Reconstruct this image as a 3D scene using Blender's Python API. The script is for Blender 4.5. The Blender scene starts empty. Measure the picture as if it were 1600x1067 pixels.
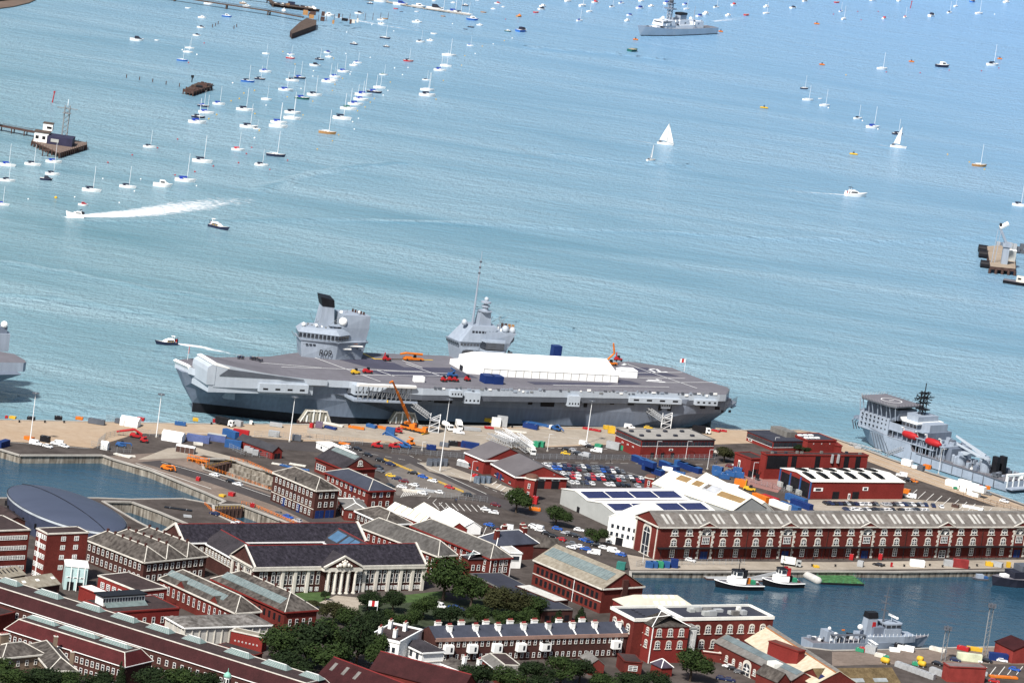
import bpy,math,random
from math import sin,cos,pi,radians as R,sqrt,atan2,tan,exp
from mathutils import Vector,Matrix
from mathutils.geometry import tessellate_polygon
random.seed(7)
S=bpy.context.scene
COL=S.collection
# ---------------------------------------------------------------- camera, sky, sun, exposure
CH,CP,CR,CF=380.0,R(10.25),R(7.9),6500.0
cd=bpy.data.cameras.new("camera");cam=bpy.data.objects.new("camera",cd);COL.objects.link(cam);S.camera=cam
cd.sensor_width=36;cd.lens=36*CF/1600;cd.clip_start=10;cd.clip_end=60000
F_=Vector((0,cos(CP),-sin(CP)));U_=Vector((0,sin(CP),cos(CP)));X_=Vector((1,0,0))
rx=X_*cos(CR)+U_*sin(CR)
uy=U_*cos(CR)-X_*sin(CR)
cam.matrix_world=Matrix(((rx.x,uy.x,-F_.x,0),(rx.y,uy.y,-F_.y,0),(rx.z,uy.z,-F_.z,CH),(0,0,0,1)))
SUN_EL,SUN_AZ=48,205
W=bpy.data.worlds.new("World");S.world=W;W.use_nodes=True
nt=W.node_tree;bg=nt.nodes["Background"];sk=nt.nodes.new("ShaderNodeTexSky")
sk.sky_type='NISHITA';sk.sun_disc=False;sk.sun_elevation=R(SUN_EL);sk.sun_rotation=R(SUN_AZ)
sk.air_density=1.3;sk.dust_density=2.0;sk.ozone_density=1.5
nt.links.new(sk.outputs[0],bg.inputs[0]);bg.inputs[1].default_value=0.062
ld=bpy.data.lights.new("sun",'SUN');sun=bpy.data.objects.new("sun",ld);COL.objects.link(sun)
ld.energy=4.2;ld.angle=R(4);ld.color=(1,.96,.9)
sd=Vector((sin(R(SUN_AZ))*cos(R(SUN_EL)),cos(R(SUN_AZ))*cos(R(SUN_EL)),sin(R(SUN_EL))))
sun.rotation_euler=sd.to_track_quat('Z','Y').to_euler();sun.location=(0,0,900)
S.view_settings.view_transform='Standard';S.view_settings.look='None';S.view_settings.exposure=0.7;S.view_settings.gamma=1
SEA=-5.0
# ---------------------------------------------------------------- where things stand: a spot seen in the photograph -> the point of the level it stands on
def G(px,py,z=0.0):
 u=(px-800)/CF;w=(py-533.5)/CF
 d=F_+(u*cos(CR)+w*sin(CR))*X_-(w*cos(CR)-u*sin(CR))*U_
 t=(z-CH)/d.z
 return Vector((d.x*t,d.y*t,z))
def PX(v):
 q=Vector(v)-Vector((0,0,CH));zf=q.dot(F_);a=q.x/zf*CF;b=-q.dot(U_)/zf*CF
 return(800+a*cos(CR)-b*sin(CR),533.5+a*sin(CR)+b*cos(CR))
def SC(px,py,z=0.0):
 return CF/(G(px,py,z)-Vector((0,0,CH))).length
def hgt(px,py,base):
 lo,hi=0.0,60.0
 for _ in range(40):
  m=(lo+hi)/2;v=G(px,py,m)
  if PX((v.x,v.y,0))[1]<base:lo=m
  else:hi=m
 return lo
# ---------------------------------------------------------------- materials
MATS={}
def mat(name,col,rough=.7,var=.25,scale=.25,metal=0.0,spec=.16,col2=None,kind=None,alt=None,bump=0.0,stretch=None,**kw):
 if name in MATS:return MATS[name]
 m=bpy.data.materials.new(name);m.use_nodes=True;n=m.node_tree.nodes;l=m.node_tree.links
 b=n["Principled BSDF"];b.inputs["Roughness"].default_value=rough;b.inputs["Metallic"].default_value=metal
 b.inputs["Specular IOR Level"].default_value=spec
 geo=n.new("ShaderNodeNewGeometry");vec=geo.outputs["Position"]
 if stretch:
  mp=n.new("ShaderNodeMapping");mp.inputs["Scale"].default_value=stretch;l.new(vec,mp.inputs[0]);vec=mp.outputs[0]
 no=n.new("ShaderNodeTexNoise");no.inputs["Scale"].default_value=scale;no.inputs["Detail"].default_value=6;no.inputs["Roughness"].default_value=.65
 l.new(vec,no.inputs["Vector"])
 rp=n.new("ShaderNodeValToRGB");e=rp.color_ramp.elements;e[0].position=.3;e[1].position=.7
 c2=col2 or[min(1,c*(1+var))for c in col];c1=[c*(1-var)for c in col]if not col2 else col
 e[0].color=(*c1,1);e[1].color=(*c2,1)
 l.new(no.outputs[0],rp.inputs[0]);out=rp.outputs[0]
 if kind:
  if kind=='courses':
   wv=n.new("ShaderNodeTexNoise");wv.inputs["Scale"].default_value=2.2;wv.inputs["Detail"].default_value=3;f=.45
   l.new(geo.outputs["Position"],wv.inputs["Vector"]);fac=wv.outputs[0]
  elif kind=='stains':
   mp2=n.new("ShaderNodeMapping");mp2.inputs["Scale"].default_value=(1,1,.12);l.new(geo.outputs["Position"],mp2.inputs[0])
   wv=n.new("ShaderNodeTexNoise");wv.inputs["Scale"].default_value=.7;wv.inputs["Detail"].default_value=5
   l.new(mp2.outputs[0],wv.inputs["Vector"]);fac=wv.outputs[0];f=kw.get('f',.7)
  elif kind=='patches':
   wv=n.new("ShaderNodeTexNoise");wv.inputs["Scale"].default_value=kw.get('s2',1.2);wv.inputs["Detail"].default_value=8;wv.inputs["Roughness"].default_value=.7
   l.new(geo.outputs["Position"],wv.inputs["Vector"]);fac=wv.outputs[0];f=kw.get('f',.6)
  r2=n.new("ShaderNodeValToRGB");a=r2.color_ramp.elements;a[0].position=.35;a[1].position=.65
  a[0].color=(*(alt or(.4,.4,.4)),1);a[1].color=(1,1,1,1);l.new(fac,r2.inputs[0])
  mx=n.new("ShaderNodeMix");mx.data_type='RGBA';mx.blend_type='MULTIPLY';mx.inputs[0].default_value=f
  l.new(out,mx.inputs[6]);l.new(r2.outputs[0],mx.inputs[7]);out=mx.outputs[2]
 l.new(out,b.inputs["Base Color"])
 if bump:
  bp=n.new("ShaderNodeBump");bp.inputs["Strength"].default_value=bump;bp.inputs["Distance"].default_value=.3
  nb=n.new("ShaderNodeTexNoise");nb.inputs["Scale"].default_value=1.5;nb.inputs["Detail"].default_value=4
  l.new(geo.outputs["Position"],nb.inputs["Vector"]);l.new(nb.outputs[0],bp.inputs["Height"]);l.new(bp.outputs[0],b.inputs["Normal"])
 MATS[name]=m
 return m
def flat(name,col,rough=.6,var=.08,**k):return mat(name,col,rough,var,**k)
brick=mat("brick",(.125,.024,.019),.85,.3,.12,kind='courses',alt=(.5,.45,.45))
brick_brown=mat("brown_brick",(.066,.027,.023),.9,.3,.12,kind='courses',alt=(.45,.42,.42))
brick_red=mat("bright_brick",(.19,.026,.022),.85,.18,.1,kind='courses',alt=(.62,.55,.55))
slate=mat("slate",(.042,.037,.042),.62,.35,.22,kind='patches',s2=1.6,alt=(.4,.4,.4))
slate_dark=mat("mottled_slate",(.034,.03,.04),.6,.45,.5,kind='patches',s2=.9,f=.9,alt=(.25,.25,.25))
slate_blue=mat("blue_slate",(.05,.055,.075),.55,.2,.2,kind='patches',s2=2,alt=(.6,.6,.6))
slate_worn=mat("weathered_slate",(.095,.084,.075),.8,.45,.12,kind='stains',f=.85,alt=(.28,.26,.26))
felt=mat("roofing_felt",(.035,.037,.05),.7,.25,.1)
felt_brown=mat("brown_felt",(.05,.034,.033),.8,.3,.15,kind='patches',alt=(.5,.5,.5))
roof_grey=mat("grey_roof_sheet",(.17,.163,.155),.6,.2,.1,kind='stains',alt=(.6,.58,.55))
roof_tan=mat("tan_roof_sheet",(.26,.235,.19),.7,.2,.08,kind='stains',alt=(.6,.55,.5))
roof_white=mat("white_roof_sheet",(.78,.77,.72),.5,.07,.1,kind='patches',s2=.4,f=.35,alt=(.75,.74,.7))
roof_red=mat("maroon_tile",(.038,.010,.011),.75,.3,.2,kind='courses',alt=(.45,.4,.4))
tile_red=mat("red_tile",(.20,.03,.03),.75,.2,.2)
white=mat("white_paint",(.84,.84,.82),.5,.06,.3,kind='patches',s2=.5,f=.25,alt=(.7,.7,.68))
cream=mat("stone_trim",(.62,.59,.53),.7,.15,.3,kind='stains',f=.4,alt=(.6,.58,.55))
stone=mat("quay_stone",(.30,.275,.235),.9,.35,.3,kind='stains',f=.9,alt=(.22,.19,.17))
concrete=mat("concrete",(.36,.34,.31),.85,.2,.1,kind='patches',alt=(.7,.68,.65))
glass=mat("window_glass",(.025,.03,.04),.12,.4,.4,spec=.6)
skyglass=mat("skylight_glass",(.15,.19,.19),.25,.25,.4,kind='stains',f=.5,alt=(.6,.62,.62))
pv=mat("solar_panel",(.022,.026,.08),.2,.2,.3)
black=mat("black_paint",(.012,.012,.015),.5,.3,.3)
grey_wall=mat("grey_cladding",(.36,.37,.36),.6,.08,.2)
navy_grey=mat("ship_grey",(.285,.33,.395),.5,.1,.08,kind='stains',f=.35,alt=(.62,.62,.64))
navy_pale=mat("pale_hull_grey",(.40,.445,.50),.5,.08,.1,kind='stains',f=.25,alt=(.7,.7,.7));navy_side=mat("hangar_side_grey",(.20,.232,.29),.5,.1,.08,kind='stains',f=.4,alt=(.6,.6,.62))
navy_mid=mat("mid_and_shaded_grey",(.16,.19,.245),.5,.12,.08,kind='stains',f=.4,alt=(.6,.6,.62))  # mid grey; on the carrier's lower hull it carries painted-in shading
navy_dark=mat("dark_ship_grey",(.085,.095,.115),.6,.2,.2)
ship_deck=mat("deck_coating",(.145,.14,.158),.85,.14,.06,kind='patches',s2=.35,f=.45,alt=(.7,.69,.7))
ship_deck_blue=mat("heat_coating",(.06,.06,.088),.8,.15,.08,kind='patches',s2=.3,f=.35,alt=(.7,.7,.7))
wood=mat("jetty_timber",(.10,.075,.062),.9,.35,.6,kind='patches',alt=(.45,.4,.4))
rust=mat("rusty_steel",(.07,.042,.036),.85,.4,.5)
blue_paint=mat("blue_paint",(.012,.03,.125),.45,.15,.3)
blue_light=mat("light_blue_paint",(.026,.085,.23),.5,.15,.3)
red_paint=mat("red_paint",(.34,.018,.022),.5,.12,.4)
orange=mat("orange_paint",(.55,.15,.018),.5,.12,.4)
yellow=mat("yellow_paint",(.55,.34,.03),.5,.12,.4)
green_paint=mat("green_paint",(.03,.22,.12),.6,.15,.4)
verdigris=mat("verdigris",(.20,.42,.34),.7,.2,.8)
galv=mat("galvanised_steel",(.33,.34,.35),.5,.15,.4)
tyre=mat("tyre_rubber",(.02,.02,.022),.9,.2,1)
skin=mat("skin",(.45,.28,.2),.7,.1,1)
cloth=mat("dark_clothing",(.02,.022,.03),.9,.3,2)
grass=mat("lawn",(.05,.085,.028),.95,.3,.3,bump=.2)
mast_grey=mat("mast_metal",(.20,.21,.22),.5,.1,1)
mast_white=mat("white_mast",(.75,.76,.77),.4,.05,1)
fence_m=mat("fence_mesh",(.23,.25,.27),.6,.1,1)
sail_m=mat("sailcloth",(.85,.85,.84),.7,.04,.5)
pale_blue=mat("pale_blue_cladding",(.42,.56,.56),.5,.08,.3)
# ---------------------------------------------------------------- mesh builder
class MB:
 def __init__(s):s.v=[];s.f=[];s.m=[];s.ms=[]
 def mi(s,m):
  if m not in s.ms:s.ms.append(m)
  return s.ms.index(m)
 def add(s,vs,fs,m):
  o=len(s.v);s.v+=[tuple(v)for v in vs];k=s.mi(m)
  for f in fs:s.f.append([o+i for i in f]);s.m.append(k)
  return s
 def box(s,c,d,m,rz=0.0,taper=1.0):
  hx,hy,hz=d[0]/2,d[1]/2,d[2];cz,sz=cos(rz),sin(rz);vs=[]
  for z,k in((0,1),(hz,taper)):
   for x,y in((-hx,-hy),(hx,-hy),(hx,hy),(-hx,hy)):
    x*=k;y*=k;vs.append((c[0]+x*cz-y*sz,c[1]+x*sz+y*cz,c[2]+z))
  return s.add(vs,[(3,2,1,0),(4,5,6,7),(0,1,5,4),(1,2,6,5),(2,3,7,6),(3,0,4,7)],m)
 def prism(s,poly,z0,z1,m,mtop=None,top=None,bottom=True):
  n=len(poly);t=top or poly
  zz0=z0 if isinstance(z0,(list,tuple))else[z0]*n;zz1=z1 if isinstance(z1,(list,tuple))else[z1]*n
  a=sum(poly[i][0]*poly[(i+1)%n][1]-poly[(i+1)%n][0]*poly[i][1]for i in range(n))
  vs=[(p[0],p[1],z)for p,z in zip(poly,zz0)]+[(p[0],p[1],z)for p,z in zip(t,zz1)]
  side=[(i,(i+1)%n,n+(i+1)%n,n+i)for i in range(n)]
  if a<0:side=[f[::-1]for f in side]
  s.add(vs,side,m)
  tri=tessellate_polygon([[Vector((p[0],p[1],0))for p in t]])
  s.add([(p[0],p[1],z)for p,z in zip(t,zz1)],[up(q,t)for q in tri],mtop or m)
  if bottom:
   tri=tessellate_polygon([[Vector((p[0],p[1],0))for p in poly]])
   s.add([(p[0],p[1],z)for p,z in zip(poly,zz0)],[up(q,poly)[::-1]for q in tri],m)
  return s
 def quad(s,a,b,c,d,m):return s.add([a,b,c,d],[(0,1,2,3)],m)
 def poly(s,vs,m):return s.add(vs,[tuple(range(len(vs)))],m)
 def tube(s,p,q,r,m,n=6,r2=None):
  p,q=Vector(p),Vector(q);d=(q-p)
  if d.length<1e-6:return s
  d.normalize();a=d.orthogonal().normalized();b=d.cross(a);r2=r if r2 is None else r2
  vs=[p+(a*cos(2*pi*i/n)+b*sin(2*pi*i/n))*r for i in range(n)]+[q+(a*cos(2*pi*i/n)+b*sin(2*pi*i/n))*r2 for i in range(n)]
  return s.add(vs,[(i,(i+1)%n,n+(i+1)%n,n+i)for i in range(n)]+[tuple(range(n))[::-1],tuple(range(n,2*n))],m)
 def lathe(s,c,prof,m,n=10):
  vs=[];fs=[]
  for r,z in prof:
   for i in range(n):vs.append((c[0]+r*cos(2*pi*i/n),c[1]+r*sin(2*pi*i/n),c[2]+z))
  for k in range(len(prof)-1):
   for i in range(n):fs.append((k*n+i,k*n+(i+1)%n,(k+1)*n+(i+1)%n,(k+1)*n+i))
  fs.append(tuple(range(n))[::-1]);fs.append(tuple(range((len(prof)-1)*n,len(prof)*n)))
  return s.add(vs,fs,m)
 def ball(s,c,r,m,n=10,k=6,sq=1.0):
  return s.lathe(c,[(max(.02,r*sin(pi*i/k)),-r*sq*cos(pi*i/k))for i in range(k+1)],m,n)
 def loft(s,secs,m,close=False,cap=True,mats=None):
  n=len(secs[0]);vs=[p for q in secs for p in q];e=n if close else n-1
  for j in range(e):
   fs=[(k*n+j,k*n+(j+1)%n,(k+1)*n+(j+1)%n,(k+1)*n+j)for k in range(len(secs)-1)]
   s.add(vs if j==0 else[],[],m)
   if j==0:o=len(s.v)-len(vs)
   q=s.mi(mats[j]if mats else m)
   for f in fs:s.f.append([o+i for i in f]);s.m.append(q)
  if cap:
   s.f.append([o+i for i in range(n)][::-1]);s.m.append(s.mi(m))
   s.f.append([o+(len(secs)-1)*n+i for i in range(n)]);s.m.append(s.mi(m))
  return s
 def truss(s,p,q,w,m,n=6,r=.12):
  p,q=Vector(p),Vector(q);d=(q-p).normalized();a=d.cross(Vector((0,0,1)))
  a=(a if a.length>.1 else Vector((1,0,0))).normalized();b=d.cross(a).normalized()
  cs=[a*w/2+b*w/2,a*w/2-b*w/2,-a*w/2-b*w/2,-a*w/2+b*w/2]
  for c in cs:s.tube(p+c,q+c,r,m,4)
  for i in range(n):
   u0=p+(q-p)*(i/n);u1=p+(q-p)*((i+1)/n)
   for k in range(4):s.tube(u0+cs[k],u1+cs[(k+1)%4],r*.7,m,3)
  return s
 def mesh(s,name,smooth=False):
  me=bpy.data.meshes.new(name);me.from_pydata(s.v,[],s.f)
  for m in s.ms:me.materials.append(m)
  me.polygons.foreach_set("material_index",s.m)
  if smooth:me.polygons.foreach_set("use_smooth",[True]*len(s.f))
  me.update();return me
 def each(s,name,parent,smooth=False):
  g=list(range(len(s.v)))
  def find(i):
   while g[i]!=i:g[i]=g[g[i]];i=g[i]
   return i
  for f in s.f:
   for i in f[1:]:g[find(i)]=find(f[0])
  grp={}
  for k,f in enumerate(s.f):grp.setdefault(find(f[0]),[]).append(k)
  for ks in grp.values():
   b=MB();mp={}
   for k in ks:
    for i in s.f[k]:mp.setdefault(i,len(mp))
    b.f.append([mp[i]for i in s.f[k]]);b.m.append(b.mi(s.ms[s.m[k]]))
   b.v=[s.v[i]for i in mp];b.build(name,parent,smooth)
 def build(s,name,parent=None,smooth=False):
  return link(bpy.data.objects.new(name,s.mesh(name,smooth)),parent)
def up(t,poly):
 a,b,c=[poly[i]for i in t]
 return tuple(t)if(b[0]-a[0])*(c[1]-a[1])-(c[0]-a[0])*(b[1]-a[1])>0 else tuple(t)[::-1]
KIDS={}
def link(o,parent=None,loc=None,rz=None):
 if parent is None or parent.users_collection:COL.objects.link(o)
 if parent:o.parent=parent;KIDS.setdefault(parent.name,[]).append(o)
 if loc is not None:o.location=loc
 if rz is not None:o.rotation_euler=(0,0,rz)
 return o
REG=[]
def tag(o,label,cat,group=None):
 o["label"]=label;o["category"]=cat
 if group:o["group"]=group
 REG.append(o);return o
def thing(name,label,cat,loc=(0,0,0),rz=0.0,group=None):
 return tag(link(bpy.data.objects.new(name,None),None,loc,rz),label,cat,group)
def struct(o,kind='structure'):o["kind"]=kind;return o
def dup(root,loc,rz,label,group=None,cat=None,scale=None,swap=None):
 r=root.copy();COL.objects.link(r);r.location=loc;r.rotation_euler=(0,0,rz)
 if scale:r.scale=scale if isinstance(scale,(tuple,list))else(scale,)*3
 tag(r,label,cat or root["category"],group or root.get("group"))
 for ch in KIDS.get(root.name,[]):
  c=ch.copy();COL.objects.link(c);c.parent=r
  for g in KIDS.get(ch.name,[]):
   d=g.copy();COL.objects.link(d);d.parent=c
 return r
ORD="first second third fourth fifth sixth seventh eighth ninth tenth eleventh twelfth thirteenth fourteenth fifteenth sixteenth seventeenth eighteenth nineteenth twentieth".split()
def finish_labels():
 by={}
 for o in REG:by.setdefault(o["label"],[]).append(o)
 for lb,os_ in by.items():
  if len(os_)<2:continue
  q=sorted(os_,key=lambda o:PX(o.matrix_world.translation if False else o.location)[0]);n=len(q)
  for i,o in enumerate(q):
   if i==0:t="leftmost"
   elif i==n-1:t="rightmost"
   elif i<(n+1)//2:t=ORD[i]+" from the left" if i<20 else "number %d from the left"%(i+1)
   else:t=ORD[n-1-i]+" from the right" if n-1-i<20 else "number %d from the right"%(n-i)
   o["label"]=lb+", "+t
# ---------------------------------------------------------------- ground, water, quays
def gp(pts,z=0.0,s=1.0,off=(0,0)):return[G(off[0]+x/s,off[1]+y/s,z)for x,y in pts]
coast=gp([(-260,648),(0,656),(150,659),(300,662),(600,664),(1000,669),(1165,672),(1250,672),(1280,677),(1336,695.5),(1383,714),(1455,739),(1523,760),(1600,788),(1760,850)])
land=[Vector((p.x,p.y,0))for p in coast]+[Vector((900,1500,0)),Vector((800,1100,0)),Vector((-700,1100,0)),Vector((-900,1500,0))]
LB=gp([(-60,700),(0,701.6),(31,711),(78,711),(161,711),(177,717),(237,734.6),(320,768.7),(352,783),(338,789),(315,784),(287,779),(206,780),(155,778),(0,778),(-60,778)])
RB=gp([(985,892.5),(1095,893),(1300,892),(1400,893),(1760,888),(1760,1003),(1582,1010),(1455,1012.5),(1375,1015),(1300,1016),(1180,1002),(985,930)])
D1=gp([(314,716),(361,717),(388,727),(436,741),(436,766),(420,765),(318,733)])
D2=gp([(333,788),(377,788.5),(420,805),(463,822),(463,832),(400,832),(334,802)])
D3=gp([(160,783),(206,784),(250,800),(302,822),(302,838),(262,838),(215,815)])
holes=[LB,RB,D1,D2,D3]
def sheet(name,outer,hs,z,m,kind='structure'):
 from mathutils.geometry import delaunay_2d_cdt as cdt
 vs=[];fs=[]
 for r in[outer]+hs:fs.append(list(range(len(vs),len(vs)+len(r))));vs+=[Vector((p[0],p[1]))for p in r]
 V,_,F,*_=cdt(vs,[],fs,0,1e-3)
 def inside(q,r):
  k=False;n=len(r)
  for i in range(n):
   a,c=r[i],r[(i+1)%n]
   if(a[1]>q.y)!=(c[1]>q.y)and q.x<(c[0]-a[0])*(q.y-a[1])/(c[1]-a[1])+a[0]:k=not k
  return k
 keep=[]
 for t in F:
  q=sum((V[i]for i in t),Vector((0,0)))/len(t)
  if inside(q,outer)and not any(inside(q,h)for h in hs):keep.append(up(t,V))
 b=MB().add([(v.x,v.y,z)for v in V],keep,m)
 return struct(b.build(name),kind)
asphalt=mat("asphalt",(.08,.067,.061),.95,.22,.03,kind='patches',s2=.12,f=.8,alt=(.5,.48,.46),bump=.1)
asphalt_dk=mat("road_asphalt",(.062,.055,.055),.95,.2,.05,kind='patches',s2=.5,f=.4,alt=(.7,.68,.68))
quay_c=mat("quay_concrete",(.36,.265,.18),.9,.15,.03,kind='patches',s2=.25,f=.5,alt=(.72,.66,.62),col2=[.40,.32,.24])
quay_p=mat("pale_concrete",(.33,.29,.24),.9,.2,.05,kind='patches',s2=.3,f=.5,alt=(.65,.6,.56))
paving=mat("brown_paving",(.19,.15,.125),.9,.25,.06,kind='patches',s2=.5,f=.6,alt=(.55,.52,.5))
ground=sheet("ground",land,holes,0,asphalt)
def walls_of(name,ring,z0,z1,m,label,closed=True,flip=False,w=1.0):
 b=MB();n=len(ring);t=thing(name,label,"quay wall")
 for i in range(n if closed else n-1):
  p,q=ring[i],ring[(i+1)%n]
  b.quad((p[0],p[1],z0),(q[0],q[1],z0),(q[0],q[1],z1),(p[0],p[1],z1),m)
 b.build("wall_face",t)
 c=MB()
 for i in range(n if closed else n-1):
  p,q=Vector(ring[i][:2]),Vector(ring[(i+1)%n][:2]);d=q-p
  if d.length<.5:continue
  c.box(((p.x+q.x)/2,(p.y+q.y)/2,z1-.35),(d.length,1.1,.65),concrete,atan2(d.y,d.x))
 c.build("coping",t);return t
walls_of("quay_wall",coast,SEA-2,-.06,stone,"long concrete harbour quay wall in front of the aircraft carrier",False)
walls_of("basin_wall",LB,-5.5,-.06,stone,"stained stone wall round the grey water basin behind the oval museum")
walls_of("basin_wall",RB,-5,-.06,stone,"stained stone wall round the basin with the tugs and minehunter")
walls_of("dock_wall",D2,-7,-.06,stone,"stone walls of the wet dock beside the columned quadrangle building")
walls_of("dock_wall",D3,-7,-.06,stone,"stone walls of the dock to the right of the oval museum")
dk=walls_of("dock_wall",D1,-9,-.06,stone,"stepped grey stone walls of the dry dock left of the brick office")
fl=MB();fl.prism([(p.x,p.y)for p in D1],-9.2,-9,concrete);fl.build("dock_floor",dk)
a_,b_=D1[2],D1[3];st=MB()
for k in range(6):
 d=(b_-a_).normalized();nrm=Vector((-d.y,d.x,0));nrm=nrm if nrm.y<0 else-nrm
 m_=(D1[1]+D1[3])/2+nrm*(1.2+2.1*k);L=(D1[3]-D1[1]).length
 st.box((m_.x,m_.y,-9),(L,2.2,7.6-1.35*k),stone,atan2((D1[3]-D1[1]).y,(D1[3]-D1[1]).x))
st.build("altar_steps",dk)
def caisson(p,q,z0,label,m=rust):
 v=(q-p);t=thing("dock_gate",label,"dock gate",((p.x+q.x)/2,(p.y+q.y)/2,z0),atan2(v.y,v.x));L=v.length
 b=MB();b.box((0,0,0),(L,3.5,-z0-.6),m)
 for i in range(7):b.box((-L/2+L*(i+.5)/7,-1.9,.5),(.35,.35,-z0-1.4),m)
 b.build("gate_body",t)
 h=MB()
 for i in range(10):h.tube((-L/2+L*i/9,-1.6,-z0-.6),(-L/2+L*i/9,-1.6,-z0+.6),.06,yellow,4)
 h.tube((-L/2,-1.6,-z0+.6),(L/2,-1.6,-z0+.6),.07,yellow,4);h.build("handrail",t)
caisson(G(316,729),G(357,719),-9,"rust brown dock gate closing the dry dock")
caisson(G(334,792),G(377,790),-7,"rust brown dock gate with yellow top rail at the wet dock")
def water_mat(name,c1,c2,rough,bump,sc,flow=0.0,far_blue=None):
 m=bpy.data.materials.new(name);m.use_nodes=True;n=m.node_tree.nodes;l=m.node_tree.links;b=n["Principled BSDF"]
 geo=n.new("ShaderNodeNewGeometry")
 mp=n.new("ShaderNodeMapping");mp.inputs["Rotation"].default_value=(0,0,R(flow));mp.inputs["Scale"].default_value=(.0028,.011,1)
 l.new(geo.outputs["Position"],mp.inputs[0])
 big=n.new("ShaderNodeTexNoise");big.inputs["Scale"].default_value=1;big.inputs["Detail"].default_value=5;big.inputs["Distortion"].default_value=.6;l.new(mp.outputs[0],big.inputs["Vector"])
 rp=n.new("ShaderNodeValToRGB");e=rp.color_ramp.elements;e[0].position=.3;e[1].position=.72;e[0].color=(*c1,1);e[1].color=(*c2,1)
 l.new(big.outputs[0],rp.inputs[0]);out=rp.outputs[0]
 if far_blue:
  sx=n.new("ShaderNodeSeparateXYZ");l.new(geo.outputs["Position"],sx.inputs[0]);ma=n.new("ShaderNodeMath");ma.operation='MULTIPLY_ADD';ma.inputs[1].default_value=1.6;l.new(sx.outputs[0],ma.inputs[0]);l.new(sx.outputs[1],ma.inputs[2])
  mr=n.new("ShaderNodeMapRange");mr.inputs[1].default_value=1900;mr.inputs[2].default_value=5200;l.new(ma.outputs[0],mr.inputs[0]);mx=n.new("ShaderNodeMix");mx.data_type='RGBA';l.new(mr.outputs[0],mx.inputs[0]);l.new(out,mx.inputs[6]);mx.inputs[7].default_value=(*far_blue,1);out=mx.outputs[2]  # bluer towards the far right
 l.new(out,b.inputs["Base Color"])
 b.inputs["Roughness"].default_value=rough;b.inputs["IOR"].default_value=1.33
 def wave(scale,sx,sy,rot,det):
  q=n.new("ShaderNodeMapping");q.inputs["Rotation"].default_value=(0,0,R(rot));q.inputs["Scale"].default_value=(sx*scale,sy*scale,scale)
  l.new(geo.outputs["Position"],q.inputs[0]);w=n.new("ShaderNodeTexNoise");w.inputs["Scale"].default_value=1;w.inputs["Detail"].default_value=det;w.inputs["Roughness"].default_value=.6
  l.new(q.outputs[0],w.inputs["Vector"]);return w.outputs[0]
 a1=wave(sc,.34,1,flow+6,5);a2=wave(sc*.28,.5,1,flow-14,3);a3=wave(sc*1.1,1.0,.3,4,4)
 ad=n.new("ShaderNodeMath");ad.operation='MULTIPLY_ADD';ad.inputs[1].default_value=2.4;l.new(a2,ad.inputs[0]);s_=n.new("ShaderNodeMath");s_.operation='MULTIPLY_ADD';s_.inputs[1].default_value=.9;l.new(a3,s_.inputs[0]);l.new(a1,s_.inputs[2]);l.new(s_.outputs[0],ad.inputs[2])
 bp=n.new("ShaderNodeBump");bp.inputs["Distance"].default_value=bump;l.new(ad.outputs[0],bp.inputs["Height"])
 r2=n.new("ShaderNodeMapRange");r2.inputs[1].default_value=.35;r2.inputs[2].default_value=.68;r2.inputs[3].default_value=.35;r2.inputs[4].default_value=1.0
 l.new(big.outputs[0],r2.inputs[0]);l.new(r2.outputs[0],bp.inputs["Strength"])
 l.new(bp.outputs[0],b.inputs["Normal"]);return m
sea_m=water_mat("sea_water",(.095,.205,.25),(.265,.385,.44),.26,2.6,.36,14,(.18,.345,.575))  # pale wind lanes and part of the sky reflection put into base colours
basin_m=water_mat("basin_water",(.012,.045,.075),(.018,.06,.10),.12,.25,.6,5)
shore=[Vector((p.x,p.y,0))for p in coast]
sea_poly=[Vector((-900,shore[0].y,0))]+shore+[Vector((1500,shore[-1].y,0)),Vector((5200,14000,0)),Vector((-5200,14000,0)),Vector((-2500,1900,0))]
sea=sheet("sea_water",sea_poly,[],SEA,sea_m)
struct(MB().prism([(p.x,p.y)for p in LB],-3.6,-3.5,basin_m,bottom=False).build("basin_water"))
struct(MB().prism([(p.x,p.y)for p in RB],-2.7,-2.6,basin_m,bottom=False).build("basin_water"))
struct(MB().prism([(p.x,p.y)for p in D2],-4.6,-4.5,basin_m,bottom=False).build("dock_water"))
struct(MB().prism([(p.x,p.y)for p in D3],-4.6,-4.5,basin_m,bottom=False).build("dock_water"))
def ridge(pts,h,w):
 c=[G(*p,SEA)for p in pts];b=MB();rows=[]
 for i,p in enumerate(c):
  d=(c[min(i+1,len(c)-1)]-c[max(0,i-1)]).normalized();s=Vector((-d.y,d.x,0));k=0 if i in(0,len(c)-1)else 1
  rows.append([p+s*w*t+Vector((0,0,.02+k*h*e))for t,e in((-1,0),(-.45,.5),(-.1,1),(.2,.9),(.6,.35),(1,0))])
 b.loft(rows,sea_m,cap=False);struct(b.build("swell",None,True))
def curve(p,n=24):
 o=[]
 for i in range(n+1):
  t=i/n*(len(p)-1);k=min(int(t),len(p)-2);f=t-k;f=f*f*(3-2*f)*.4+f*.6;o.append((p[k][0]+(p[k+1][0]-p[k][0])*f,p[k][1]+(p[k+1][1]-p[k][1])*f+1.2*sin(i*1.7)))
 return o
for p,h,w in(([(-30,460),(80,466),(180,482),(300,500),(440,500)],1.0,8),([(110,344),(300,346),(560,343),(900,357),(1200,372),(1400,377),(1620,366)],.9,9),([(-20,405),(100,425),(240,452),(420,478),(640,500)],.7,9),([(400,300),(470,275),(560,260),(640,255)],.8,8),([(820,73),(960,84),(1040,94)],.9,12),([(860,240),(1000,256),(1080,258)],.7,9),([(740,480),(800,500),(900,515)],.7,8),([(20,620),(120,640),(240,648)],.6,7)):ridge(curve(p),h,w)
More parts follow.
